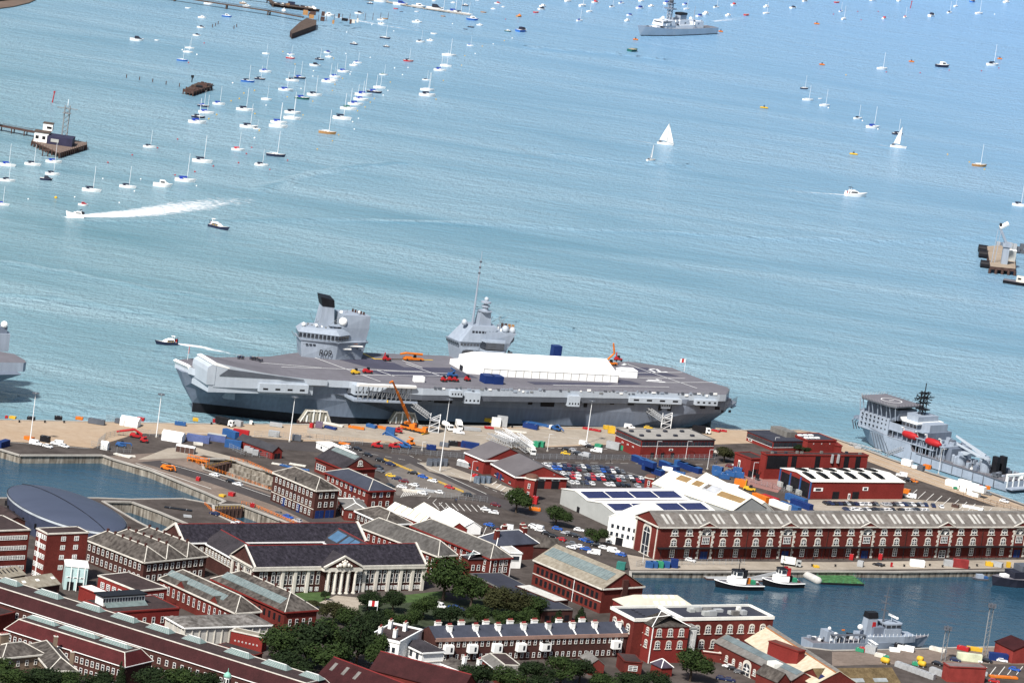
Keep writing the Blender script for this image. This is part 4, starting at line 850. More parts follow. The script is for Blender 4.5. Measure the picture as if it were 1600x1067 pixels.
for zz,w in((15,2.6),(18,3.4),(20.5,2)):mm.tube((L*.60,-w,zz),(L*.60,w,zz),.16,navy_dark,4);mm.tube((L*.60-w*.7,0,zz),(L*.60+w*.7,0,zz),.16,navy_dark,4)
mm.box((L*.67,0,12.4),(.6,5,.7),white);mm.tube((L*.67,0,10),(L*.67,0,12.5),.3,navy_grey,5);mm.build("mast",mh)
mg=MB()
for k in range(34):mg.box((random.uniform(L*.03,L*.42),random.uniform(-3.8,3.8),3.2),(random.uniform(.5,2.4),random.uniform(.5,1.6),random.uniform(.5,2.2)),random.choice((navy_dark,navy_grey,black,white,navy_mid)))
for k in range(12):mg.tube((L*.12+k*2.2,-4.2,3),(L*.12+k*2.2,-4.2,6.2),.12,mast_white,4)
mg.box((L*.28,-3.6,6.1),(L*.28,2.2,.2),navy_dark);mg.box((L*.14,0,3.2),(3,5,4),navy_grey);mg.ball((L*.40,-1,8.6),1.1,white,10,6);mg.ball((L*.13,-2,8.4),.7,white,8,5);mg.ball((L*.73,1,11.4),.6,white,8,5);mg.tube((L*.40,-1,5),(L*.40,-1,8),.3,navy_grey,5);mg.box((L*.3,2,6.3),(1.2,.5,.5),orange)
for k in range(16):mg.tube((L*.45+k*L*.033,-4.4,5.6),(L*.45+k*L*.033,-4.4,6.8),.07,mast_white,3)
mg.each("deck_gear",mh)
def tug(pa,pb,lb,extra):
 o,h,L=frame(pa,pb,-2.6);t=thing("tugboat",lb,"tugboat",(o.x,o.y,-2.6),h)
 m=hull_mb(L,8.6,1.9,black,rake=.05,transom=.75,full=.55,sheer=.6,mdeck=ship_deck,n=11);m.v=[(x+L/2,y,z)for x,y,z in m.v];m.build("hull",t)
 fe=hull_mb(L*1.01,8.9,1.9,white,rake=.03,transom=.75,full=.55,sheer=.6,n=11);fe=MB()
 for i in range(14):
  a=i/13;x=L*a;w=4.35*((.75+.25*min(1,a/.35))if a<.35 else 1 if a<.55 else max(.02,1-((a-.55)/.45)**2.1));z=1.9*(1+.6*(max(0,a-.4)/.6)**2)
  if i:
   for s in(-1,1):fe.tube((px_,s*pw,pz),(x,s*w,z),.22,white,5)
  px_,pw,pz=x,w,z
 fe.build("fender_belt",t)
 dh=MB();dh.prism([(L*.38,-2.3),(L*.38,2.3),(L*.66,2.3),(L*.72,1.2),(L*.72,-1.2),(L*.66,-2.3)],2.0,4.3,white);dh.build("deckhouse",t)
 wq=[(L*.46,-1.9),(L*.46,1.9),(L*.60,1.9),(L*.64,1),(L*.64,-1),(L*.60,-1.9)]
 wv=MB();wv.prism(wq,4.6,7.2,white);wv.prism(grow(wq,.35),7.2,7.45,black);wv.build("wheelhouse",t);ww=MB();band(wq,.03,5.6,6.9,glass,range(6),ww,.8);ww.build("wheelhouse_window",t)
 mt=MB();mt.tube((L*.52,0,7.4),(L*.52,0,13.5),.2,black,5,.08);mt.tube((L*.52,-1.4,11),(L*.52,1.4,11),.1,black,4);mt.build("mast",t)
 fm=extra;f=MB();
 for s in(-1.4,1.4):f.box((L*.40,s,4.6),(1.5,.9,3.2),fm)
 f.build("funnel",t);g=MB();g.box((L*.2,0,1.9),(2,2.4,1.5),green_paint);g.box((L*.28,0,1.9),(1.0,1.0,2.4),orange if fm is not red_paint else black);g.box((L*.1,1,1.9),(1,1,.6),rust)
 for k in range(6):g.lathe((L*.05+k*2.6,-4.2,.5),[(.5,0),(.55,.4),(.5,.8)],tyre,8)
 g.each("deck_gear",t);return t
tug(z7(1395,398),z7(1100,385),"black tug with white deckhouse and orange deck winch in the basin",black)
tug(z8(205,462),z8(-42,455),"black tug with white wheelhouse and red funnel in the basin",red_paint)
cm=thing("raft","flat raft under green netting at the basin quay","raft",(0,0,0));q=[G(*z8(*p),-2.2)for p in((335,445),(600,455),(520,395),(290,390))]
MB().prism([(p.x,p.y)for p in q],-3,-1.9,mat("raft_netting",(.06,.16,.06),.95,.5,.5,kind='patches',s2=1,alt=(.4,.4,.4)),black).build("deck",cm)if False else MB().prism([(p.x,p.y)for p in q],-3,-1.7,black,mat("raft_netting",(.055,.15,.055),.95,.5,.5,kind='patches',s2=1,alt=(.4,.4,.4))).build("deck",cm)
nb=MB()
for i in range(4):
 for j in range(6):a=q[i]+(q[(i+1)%4]-q[i])*(j/6);nb.tube((a.x,a.y,-1.7),(a.x,a.y,-.6),.08,green_paint,4)
nb.build("netting_post",cm)
fp=thing("floating_pontoon","grey floating pontoon with ramp behind the two tugs","pontoon",(0,0,0));q=[G(*z7(*p),-2)for p in((1018,308),(1060,335),(1560,352),(1560,328),(1240,322))]
MB().prism([(p.x,p.y)for p in q],-3,-1.9,rust,galv).build("deck",fp);nb=MB()
for i in range(5):
 for j in range(4):a=q[i]+(q[(i+1)%5]-q[i])*(j/4);nb.tube((a.x,a.y,-1.9),(a.x,a.y,-.8),.08,mast_grey,4)
nb.tube(q[4]+Vector((6,0,0)),q[4]+Vector((22,14,2.6)),.8,galv,4);nb.build("rail",fp)
def ln_(pa,pb,z,r,m,nm,lb,cat,n=12):
 a,b=G(*pa,z),G(*pb,z);t=MB();d=(b-a);L=d.length;d.normalize();s=Vector((-d.y,d.x,0));secs=[]
 for f,k in((0,.3),(.04,.8),(.12,1),(.88,1),(.96,.8),(1,.3)):
  secs.append([(a+d*L*f+s*(r*k*cos(2*pi*i/n))+Vector((0,0,r*k*sin(2*pi*i/n))))for i in range(n)])
 t.loft(secs,m,close=True);return tag(t.build(nm,None,True),lb,cat)
ln_(z8(225,385),z8(325,435),-1.6,1.7,mat("fender_rubber",(.42,.41,.39),.7),"floating_fender","long pale grey cylindrical fender beside the green netted raft","fender")
o,h,L=frame(z8(1700,450),z8(1390,455),-2.6);ds=thing("barge","dark hulled vessel at the right edge of the basin","ship",(o.x,o.y,-2.6),h)
m=hull_mb(L,11,3.4,mat("dark_hull",(.02,.022,.035),.5),rake=.05,transom=.9,mdeck=ship_deck,n=9);m.v=[(x+L/2,y,z)for x,y,z in m.v];m.build("hull",ds)
dd=MB();dd.box((L*.45,0,3.3),(L*.4,7,3),mat("dark_hull",(.02,.022,.035),.5));dd.box((L*.4,0,6.3),(L*.2,6,2.5),navy_dark);dd.box((L*.75,0,3.6),(3,3,1.2),white);dd.build("deckhouse",ds)
o,h,L=frame(z8(1370,425),z8(1270,418),-2.6);wb=thing("work_boat","small dark work boat left of the dark vessel in the basin","boat",(o.x,o.y,-2.6),h);m=hull_mb(L,3.4,.8,navy_dark,transom=.9,mdeck=ship_deck);m.v=[(x+L/2,y,z)for x,y,z in m.v];m.build("hull",wb)
wq=MB();wq.box((L*.5,0,.8),(3,2,1.6),navy_grey);wq.box((L*.15,0,.8),(2,2,.8),blue_light);wq.build("cabin",wb)
zf=lambda x,y:(800+x/3.81,y/3.81)
o,h,L=frame(zf(1185,199),zf(752,216),SEA)
k=L/120;fgt=thing("frigate","distant grey frigate with tall mast moored among small boats","ship",(o.x,o.y,SEA),h);fgt.scale=(k,1.0,1.0)
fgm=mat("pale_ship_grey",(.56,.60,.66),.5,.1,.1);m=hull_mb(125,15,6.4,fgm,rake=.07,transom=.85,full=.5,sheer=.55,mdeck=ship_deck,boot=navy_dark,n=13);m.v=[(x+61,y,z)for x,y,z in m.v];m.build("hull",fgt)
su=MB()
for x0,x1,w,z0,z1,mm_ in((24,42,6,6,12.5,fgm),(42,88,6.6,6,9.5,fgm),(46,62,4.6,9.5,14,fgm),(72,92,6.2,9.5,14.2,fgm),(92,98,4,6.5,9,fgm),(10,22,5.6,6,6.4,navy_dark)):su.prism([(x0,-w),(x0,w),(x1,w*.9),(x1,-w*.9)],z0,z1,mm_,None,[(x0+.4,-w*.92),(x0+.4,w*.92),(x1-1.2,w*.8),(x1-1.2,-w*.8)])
for kk in range(26):su.box((random.uniform(26,90),random.choice((-1,1))*random.uniform(3,6),random.choice((9.5,12.5))),(random.uniform(1,3),random.uniform(.8,2),random.uniform(1,2.6)),random.choice((navy_dark,navy_mid,white,navy_grey)))
su.build("superstructure",fgt)
sw=MB()
for s in(-1,1):sw.box((92-8,s*5.55,12.4),(14,.3,.9),glass)
sw.box((91.4,0,12.3),(.5,8,.9),glass);sw.build("bridge_window",fgt)
fu=MB();fu.prism([(50,-3),(50,3),(60,3),(60,-3)],14,18.5,navy_grey);fu.prism([(49.6,-3.2),(49.6,3.2),(60.4,3.2),(60.4,-3.2)],18.5,20.4,black);fu.build("funnel",fgt)
mt=MB();mt.truss((74,0,14),(74,0,29),3,navy_grey,5,.45);mt.box((74,0,24),(7,9,.8),navy_mid);mt.box((74,0,29),(6,6,.8),navy_mid);mt.ball((74,0,31.5),2.2,navy_dark,10,6);mt.tube((74,0,33),(74,0,38),.4,navy_dark,5)
mt.tube((33,0,12),(33,0,26),.5,navy_grey,5,.2);mt.ball((84,0,16),1.6,white,8,5);mt.ball((38,0,14.5),1.6,white,8,5);mt.build("mast",fgt)
gm=MB();gm.lathe((103,0,7),[(1.8,0),(2,1),(1.6,2.2),(.4,2.6)],navy_grey,8);gm.tube((103,0,8.4),(109,0,9.4),.25,navy_dark,5);gm.build("gun",fgt)
o=G(36,566,13);h2=R(-152.5)+pi;nc=thing("aircraft_carrier","end of a second grey carrier at the left edge of the photo","aircraft carrier",(o.x,o.y,0),R(27.5))
def nl(px,py,z):d=G(px,py,z)-o;c,s=cos(R(27.5)),sin(R(27.5));return(d.x*c+d.y*s,-d.x*s+d.y*c)
dk_=[nl(*p,13)for p in((41,566),(38,562),(22,553),(0,549),(-80,543),(-80,585),(0,566),(37,567))]
c_=MB();c_.prism(dk_,9,13,navy_grey,ship_deck);c_.build("flight_deck",nc)
hb2=MB();hb2.loft([[(x-d_,-2-w,-1),(x,-2-w2,9.2),(x,-2+w2,9.2),(x-d_,-2+w,-1),(x-d_-1,-2+w*.9,-7),(x-d_-1,-2-w*.9,-7)]for x,w,w2,d_ in((-70,14,15,2),(-40,9,13,8),(-18,3,9,16),(-3,.4,6,24))],navy_mid,close=True);hb2.build("hull",nc)
i2=MB();q=[nl(*p,13)for p in((13,549),(10,545),(-40,541),(-40,548))];i2.prism(q,13,21,navy_grey,None,q);i2.prism(grow(q,-1.5),21,24,navy_mid);i2.ball((q[0][0]-3,q[0][1]+1,25),1.6,white,10,6);i2.build("island",nc)
def launch(pa,pb,lb,hm,top,z=SEA,police=False,L0=None,name="motor_cruiser",cat="motor cruiser",hz=1.0):
 o,h,L=frame(pa,pb,z);t=thing(name,lb,cat,(o.x,o.y,z),h);B_=L*.27;H=L*.11*hz
 m=hull_mb(L,B_,H,hm,rake=.12,transom=.88,full=.45,sheer=.5,mdeck=deckw,n=11);m.v=[(x+L/2,y,zz)for x,y,zz in m.v];m.build("hull",t)
 c=MB();q=[(L*.14,-B_*.40),(L*.14,B_*.40),(L*.52,B_*.40),(L*.66,B_*.2),(L*.66,-B_*.2),(L*.52,-B_*.40)];tq_=[(L*.16,-B_*.34),(L*.16,B_*.34),(L*.46,B_*.33),(L*.52,B_*.16),(L*.52,-B_*.16),(L*.46,-B_*.33)]
 c.prism(q,H*.95,H*.95+L*.10,top,None,tq_);c.build("deckhouse",t)
 w=MB()
 for s in(-1,1):w.loft([[(L*.18,s*B_*.395,H*.95+L*.03),(L*.5,s*B_*.395,H*.95+L*.03),(L*.455,s*B_*.352,H*.95+L*.085),(L*.2,s*B_*.362,H*.95+L*.085)],[(L*.18,s*B_*.405,H*.95+L*.03),(L*.5,s*B_*.405,H*.95+L*.03),(L*.455,s*B_*.365,H*.95+L*.085),(L*.2,s*B_*.372,H*.95+L*.085)]],glass,close=True)
 w.build("cabin_window",t)
 f=MB();f.prism([(L*.16,-B_*.3),(L*.16,B_*.3),(L*.36,B_*.3),(L*.42,B_*.2),(L*.42,-B_*.2),(L*.36,-B_*.3)],H*.95+L*.10,H*.95+L*.14,top);f.build("flybridge",t)
 a=MB();zt=H*.95+L*.14
 for s in(-1,1):a.tube((L*.2,s*B_*.27,zt),(L*.16,s*B_*.25,zt+L*.09),L*.008,top,4)
 a.box((L*.19,0,zt+L*.09),(L*.14,B_*.56,L*.012),cov_k if not police else white);a.tube((L*.2,0,zt+L*.09),(L*.2,0,zt+L*.22),L*.004,mast_grey,4);a.build("radar_arch",t)
 if police:
  s_=MB()
  for i in range(8):
   for s in(-1,1):s_.box((L*(.17+.04*i),s*B_*.41,H*.97),(L*.038,.06,L*.04),yellow if i%2 else blue_light)
  s_.build("chequer_stripe",t);MB().tube((L*.01,0,H),(L*-.01,0,H+L*.18),.05*L/6,cloth,5).build("ensign_staff",t)
 g=MB()
 for i in range(5):g.box((L*(.02+.03*i),B_*(.3-.14*i),H*.98),(.5,.5,1.5),random.choice((cloth,white,red_paint)),0,.8)
 g.build("crew",t);return t
y5=lambda x,y:(x/3.81,260+y/3.81);y6=lambda x,y:(1180+x/3.81,260+y/3.81)
launch(y5(498,311),y5(388,300),"large white motor cruiser speeding ahead of a long white wake",wh,wh,hz=2.1)
launch(y6(537,176),y6(665,184),"white motor yacht with dark canopy cruising alone at right",wh,wh,hz=1.1)
launch(y5(1245,357),y5(1366,386),"dark hulled police launch with white cabin behind the wake",navy_h,wh,police=True,name="police_launch",cat="launch")
launch(y5(1052,1062),y5(918,1058),"dark hulled police launch with white cabin near the carrier's bow",navy_h,wh,police=True,name="police_launch",cat="launch",hz=1.1)
# ---------------------------------------------------------------- wakes on the water
def foam_mat(name,dens,col=(.85,.88,.9)):
 m=bpy.data.materials.new(name);m.use_nodes=True;n=m.node_tree.nodes;l=m.node_tree.links;b=n["Principled BSDF"];b.inputs["Base Color"].default_value=(*col,1);b.inputs["Roughness"].default_value=.9
 geo=n.new("ShaderNodeNewGeometry");no=n.new("ShaderNodeTexNoise");no.inputs["Scale"].default_value=.2;no.inputs["Detail"].default_value=8;no.inputs["Roughness"].default_value=.7;l.new(geo.outputs["Position"],no.inputs["Vector"])
 at=n.new("ShaderNodeAttribute");at.attribute_name="foam";ad=n.new("ShaderNodeMath");ad.operation='ADD';l.new(no.outputs[0],ad.inputs[0]);l.new(at.outputs["Fac"],ad.inputs[1])
 mr=n.new("ShaderNodeMapRange");mr.inputs[1].default_value=.82;mr.inputs[2].default_value=1.22;l.new(ad.outputs[0],mr.inputs[0]);l.new(mr.outputs[0],b.inputs["Alpha"]);return m
def wake(pts,lb,dens=1.0,z=.06):
 v=[];f=[];a=[];c=[G(p[0],p[1],SEA)for p in pts];n=7
 for i,p in enumerate(pts):
  d=(c[min(i+1,len(c)-1)]-c[max(0,i-1)]).normalized();s=Vector((-d.y,d.x,0))
  for j in range(n):t=-1+2*j/(n-1);q=c[i]+s*p[2]*.5*t;v.append((q.x,q.y,SEA+z));a.append(p[3]*(1-abs(t)**2.2))
 for i in range(len(pts)-1):
  for j in range(n-1):f.append((i*n+j,(i+1)*n+j,(i+1)*n+j+1,i*n+j+1))
 me=bpy.data.meshes.new("wake");me.from_pydata(v,[],f);at=me.attributes.new("foam",'FLOAT','POINT');at.data.foreach_set("value",a);me.materials.append(foam_mat("foam_%d"%len(bpy.data.materials),dens));me.update()
 struct(link(bpy.data.objects.new("wake",me)))
wake([y5(*p)+q for p,q in(((360,298),(1.5,.3)),((395,305),(5,.75)),((500,297),(9,.9)),((640,292),(20,.8)),((800,282),(27,.7)),((960,262),(33,.62)),((1130,238),(38,.55)),((1320,212),(36,.42)),((1520,198),(34,.3)),((1750,185),(32,.22)),((2100,170),(30,.12)))],"",1.0)
wake([(y5(1052,1056)[0]+d,y5(1052,1056)[1]+e,w,f)for d,e,w,f in((0,0,4,.8),(15,2,9,.7),(35,5,11,.6),(60,10,10,.5),(90,16,8,.38),(130,24,6,.2))],"")
wake([(y6(540,171)[0]+d,y6(540,171)[1]+e,w,f)for d,e,w,f in((30,3,3,.7),(0,0,4,.7),(-20,-1.5,5,.5),(-60,-4,6,.4),(-110,-6,7,.25))],"")
wake([(1025,225.5,3,.5),(1000,221,4,.45),(950,214,5,.35),(900,207,5,.2)],"")
wake([(1392,230,3,.5),(1370,226,4,.4),(1330,219,5,.3)],"")
wake([(523,27,8,.6),(560,33,14,.5),(620,44,16,.42),(680,52,14,.25)],"")
wake([(1115,34,10,.5),(1150,30,18,.35),(1185,27,18,.2)],"")
# ---------------------------------------------------------------- building kit
WIN={}
def win_mesh(style,w,h):
 k=(style,round(w,1),round(h,1))
 if k in WIN:return WIN[k]
 b=MB();f=white
 if style=='sash':
  b.box((0,0,0),(w,.12,h),glass);t=max(.13,w*.09)
  for s in(-1,1):b.box((s*(w/2-t/2),-.03,0),(t,.2,h),f)
  b.box((0,-.035,h-t),(w-2*t,.19,t),f);b.box((0,-.034,h*.48),(w-2*t,.18,t*.8),f);b.box((0,-.04,-.18),(w*1.15,.3,.18),cream)
 elif style=='cross':
  b.box((0,0,0),(w,.12,h),glass);t=.16
  for s in(-1,0,1):b.box((s*(w/2-t/2),-.03,0),(t,.2,h),f)
  for z in(0,h*.33,h*.66,h-t):b.box((0,-.034,z),(w-.02,.18,t),f)
 elif style=='dark':b.box((0,0,0),(w,.14,h),glass);b.box((0,-.03,-.15),(w*1.1,.25,.15),f)
 elif style=='slot':b.box((0,0,0),(w,.16,h),black)
 elif style=='door':b.box((0,0,0),(w,.2,h),blue_paint);b.box((0,-.04,0),(.08,.2,h),navy_dark)
 elif style=='light':b.box((0,0,0),(w,.14,h),white);b.box((0,-.03,h*.15),(w*.6,.14,h*.65),glass)
 elif style in('arch','archq'):
  n=7;pr=[(-w/2,0)]+[(w/2*cos(pi-pi*i/n),h-w/2+w/2*sin(pi*i/n))for i in range(n+1)]+[(w/2,0)]
  def ex(p,y0,y1,m):
   k_=len(p);b.add([(x,y0,z)for x,z in p]+[(x,y1,z)for x,z in p],[tuple(range(k_)),]+[(i,k_+i,k_+(i+1)%k_,(i+1)%k_)for i in range(k_)],m)
  big=[(x*1.32,z*1.0+(.3*w if 0<i<len(pr)-1 else-.25))for i,(x,z)in enumerate(pr)]
  ex(big,-.10,.05,cream);ex(pr,-.14,.05,glass)
  b.box((0,-.14,0),(.18,.1,h-.1),f);b.box((0,-.143,h-w/2-.1),(w,.1,.22),f);b.box((0,-.141,h*.3),(w*.95,.09,.16),f);b.box((0,-.12,-.35),(w*1.7,.3,.3),cream)
 elif style=='portal':
  for s in(-1,1):
   for i in range(int(h/1.1)):b.box((s*(w/2+(.35 if i%2 else .6)),-.08,i*1.1),((.7 if i%2 else 1.2),.22,.95),cream)
  n=9;cz=h-w*.5-.3
  for i in range(n):
   a0,a1=pi*i/n,pi*(i+.8)/n;r0,r1=w*.42,w*.56
   q=[(r0*cos(a0),r0*sin(a0)),(r1*cos(a0),r1*sin(a0)),(r1*cos(a1),r1*sin(a1)),(r0*cos(a1),r0*sin(a1))]
   b.add([(x,-.15,cz+z)for x,z in q]+[(x,.03,cz+z)for x,z in q],[(0,1,2,3),(0,4,5,1),(1,5,6,2),(2,6,7,3),(3,7,4,0)],cream)
  pr=[(w*.4*cos(pi*i/8),cz+w*.4*sin(pi*i/8))for i in range(9)];b.add([(x,-.05,z)for x,z in pr],[tuple(range(9))[::-1]],glass)
  for i in(2,3,4,5,6):b.tube((0,-.1,cz),(w*.4*cos(pi*i/8),-.1,cz+w*.4*sin(pi*i/8)),.07,f,3)
  b.box((0,-.06,cz-.3),(w*.86,.2,.3),cream)
  b.box((0,-.02,cz-3.6),(w*.6,.12,2.6),glass)
  for i in range(5):b.box((-w*.3+w*.6*i/4,-.07,cz-3.6),(.15,.12,2.6),f)
  b.box((0,-.071,cz-2.4),(w*.6,.11,.15),f);b.box((0,-.072,cz-3.7),(w*.66,.2,.2),f);b.box((0,-.072,cz-1.0),(w*.66,.2,.2),f)
 WIN[k]=b.mesh("window");return WIN[k]
class Bld:
 def __init__(s,name,label,A,B,C,base=None,h=None,cat="building",roof='gable',axis='v',rise=3.0,wall=None,rm=None,over=.35,bays=1,ridge=None,para=.9,eave=None,hipend=(1,1),group=None,z0=0.0,inset=3.0,wallh=None,hipf=1.0):
  h=hgt(B[0],B[1],base)if h is None else h
  wall=wall or brick;rm=rm or slate
  b=G(B[0],B[1],h)
  a=G(A[0],A[1],h)if isinstance(A,(tuple,list))else None
  c=G(C[0],C[1],h)if isinstance(C,(tuple,list))else None
  la=(a-b).length if a else 0;lc=(c-b).length if c else 0
  if a and(la>=lc or not c):u=(a-b).normalized();v=Vector((-u.y,u.x,0))
  else:v=(c-b).normalized();u=Vector((v.y,-v.x,0))
  s.du=(a-b).dot(u)if a else A;s.dv=(c-b).dot(v)if c else C
  s.h=h;s.rz=atan2(u.y,u.x);s.o=Vector((b.x,b.y,z0));s.z0=z0;s.u=u;s.v=v;s.axis=axis;s.rise=rise;s.bays=bays;s.rm=rm;s.kind=roof;s.hipend=hipend
  s.t=thing(name,label,cat,s.o,s.rz,group);s.wall=wall;s.cnt=0
  du,dv=s.du,s.dv;h=h-z0;s.h=h;s.hipf=hipf
  w=MB();w.prism([(0,0),(du,0),(du,dv),(0,dv)],0,h if roof!='mansard' else h,wall,bottom=False)
  r=MB();N=bays;rc=MB();ridge=ridge or None
  L,Wd=(du,dv)if axis=='u' else(dv,du);bw=Wd/N
  def P(l,t,z):return(l,t,z)if axis=='u' else(t,l,z)
  s.P=P;s.L=L;s.bw=bw
  if roof=='flat':
   p=para;q=[(-.25,-.25),(du+.25,-.25),(du+.25,dv+.25),(-.25,dv+.25)]
   r.prism([(.3,.3),(du-.3,.3),(du-.3,dv-.3),(.3,dv-.3)],h-.1,h+.12,rm)
   for x0,y0,x1,y1 in((0,0,du,0),(du,0,du,dv),(du,dv,0,dv),(0,dv,0,0)):
    l_=sqrt((x1-x0)**2+(y1-y0)**2);an=atan2(y1-y0,x1-x0);rc.box(((x0+x1)/2,(y0+y1)/2,h-.25),(l_+.5,.55,p),eave or wall,an)
  elif roof=='mansard':
   i=inset;q0=[(-.4,-.4),(du+.4,-.4),(du+.4,dv+.4),(-.4,dv+.4)];q1=[(i,i),(du-i,i),(du-i,dv-i),(i,dv-i)]
   r.prism(q0,h+.02,h+rise,rm,felt_brown,q1)
   for k in range(4):rc.tube((*q1[k],h+rise+.05),(*q1[(k+1)%4],h+rise+.05),.22,cream,4);rc.tube((*q0[k],h+.1),(*q0[(k+1)%4],h+.1),.16,white,4)
   for k in range(4):rc.tube((*q0[k],h+.1),(*q1[k],h+rise+.05),.16,cream,4)
  else:
   for n in range(N):
    t0,t1=n*bw,(n+1)*bw;tm=(t0+t1)/2;o=over if N==1 else(over if n in(0,N-1)else 0)
    oa,ob=(over if n==0 else 0),(over if n==N-1 else 0);sl=rise/(bw/2)
    e0=bw/2*hipf if(roof=='hip' and hipend[0])else-over*.6;e1=L-(bw/2*hipf if(roof=='hip' and hipend[1])else-over*.6)
    l0,l1=-over,L+over;th=.22;z0_=h-sl*oa;z1_=h-sl*ob
    vs=[]
    for dz in(th,0):vs+=[P(l0,t0-oa,z0_+dz),P(l1,t0-oa,z0_+dz),P(l1,t1+ob,z1_+dz),P(l0,t1+ob,z1_+dz),P(e0,tm,h+rise+dz),P(e1,tm,h+rise+dz)]
    F=[(0,1,5,4),(2,3,4,5),(1,2,5),(3,0,4)]if roof=='hip' else[(0,1,5,4),(2,3,4,5)]
    fs=F+[tuple(i+6 for i in f[::-1])for f in F]
    for e_ in((0,1),(1,2),(2,3),(3,0))if roof=='hip' else((0,1),(2,3),(1,5),(5,2),(3,4),(4,0)):fs.append((e_[1],e_[0],e_[0]+6,e_[1]+6))
    if axis=='v':fs=[f[::-1]for f in fs]
    r.add(vs,fs,rm)
    if roof=='gable':
     for l in(0,L):w.add([P(l,t0,h),P(l,t1,h),P(l,tm,h+rise)],[(0,1,2)],wall)
    if ridge:
     rc.tube(P(e0,tm,h+rise+.25),P(e1,tm,h+rise+.25),.2,ridge,4)
     if roof=='hip':
      for i,e in((0,4),(1,5),(2,5),(3,4)):rc.tube(vs[i],Vector(vs[e])+Vector((0,0,.04)),.19,ridge,4)
   if eave:
    o2=over+.12
    for x0,y0,x1,y1 in((0,-o2,du,-o2),(du+o2,0,du+o2,dv),(-o2,dv,-o2,0)):
     l_=sqrt((x1-x0)**2+(y1-y0)**2);an=atan2(y1-y0,x1-x0)
     rc.box(((x0+x1)/2,(y0+y1)/2,h-.55),(l_+o2,.5,.5),eave,an)
  w.build("wall",s.t);s.roof=r.build("roof",s.t)
  if rc.v:rc.build("coping" if roof in('flat','mansard')else "ridge_and_eaves",s.t)
 def face(s,f):
  return{'f':(Vector((0,0,0)),Vector((1,0,0)),Vector((0,-1,0)),s.du,0),'l':(Vector((0,s.dv,0)),Vector((0,-1,0)),Vector((-1,0,0)),s.dv,-pi/2),'r':(Vector((s.du,0,0)),Vector((0,1,0)),Vector((1,0,0)),s.dv,pi/2)}[f]
 def win(s,f,n,z,w,h,style='sash',m0=1.2,m1=1.2,at=None,name="window"):
  o,d,out,L,rz=s.face(f);me=win_mesh(style,w,h);nm="door" if style=='door' and name=="window" else name
  for x in(at or[m0+(L-m0-m1)*(i+.5)/n for i in range(n)]):
   p=o+d*x+out*.03;q=link(bpy.data.objects.new(nm,me),s.t);q.location=(p.x,p.y,z);q.rotation_euler=(0,0,rz)
  return s
 def box(s,f,x,z,w,d,h,m,name,off=0.0):
  o,a,out,L,rz=s.face(f);p=o+a*x+out*(d/2+off);b=MB();b.box((0,0,0),(w,d,h),m);q=b.build(name,s.t);q.location=(p.x,p.y,z);q.rotation_euler=(0,0,rz);return s
 def sl(s,side,a,t,dz=.3,bay=0):
  t0=bay*s.bw;tt=t0+s.bw/2*t if side==0 else t0+s.bw-s.bw/2*t
  return Vector(s.P(a,tt,s.h+s.rise*t+dz))
 def light(s,side,a0,a1,t0,t1,m=None,name="skylight",bay=0,bars=0,n=1,gap=0.0):
  for i in range(n):
   b=MB();x0=a0+(a1-a0)*i/n;x1=a0+(a1-a0)*(i+1)/n-gap
   P4=[s.sl(side,x0,t0,.2,bay),s.sl(side,x1,t0,.2,bay),s.sl(side,x1,t1,.2,bay),s.sl(side,x0,t1,.2,bay)]
   b.add(P4+[p+Vector((0,0,.2))for p in P4],[(4,5,6,7),(0,1,5,4),(1,2,6,5),(2,3,7,6),(3,0,4,7)],m or skyglass)
   if bars:
    for k in range(bars+1):
     p=P4[0]+(P4[1]-P4[0])*k/bars+Vector((0,0,.22));q=P4[3]+(P4[2]-P4[3])*k/bars+Vector((0,0,.22));b.tube(p,q,.08,mast_grey,3)
   b.build(name,s.t)
  return s
 def top(s,x,y,dx,dy,dz,m,name,z=None):
  b=MB();b.box((x,y,s.h+.1 if z is None else z),(dx,dy,dz),m);b.build(name,s.t);return s
 def chimney(s,x,y,z,w=1.6,d=1.0,h=2.6,m=None,pots=3,name="chimney"):
  b=MB();b.box((x,y,z),(w,d,h),m or brick);b.box((x,y,z+h),(w*1.15,d*1.15,.25),cream)
  for i in range(pots):b.lathe((x-w/2+w*(i+.5)/pots,y,z+h+.25),[(.2,0),(.24,.1),(.17,.7)],tile_red,6)
  b.build(name,s.t);return s
 def mesh(s,name,mb):return mb.build(name,s.t)
def T(sc,ox,oy):return lambda x,y:(ox+x/sc,oy+y/sc)
a=T(4.85,300,620);b=T(4.85,600,620);c=T(4.85,900,620);d=T(4.85,1120,640);e=T(4.85,0,680);f=T(4.916,0,850);g=T(4.85,300,780);k=T(4.85,560,780);m_=T(4.916,320,850);n_=T(5,560,900);p_=T(4,840,820);q_=T(4,1200,800)
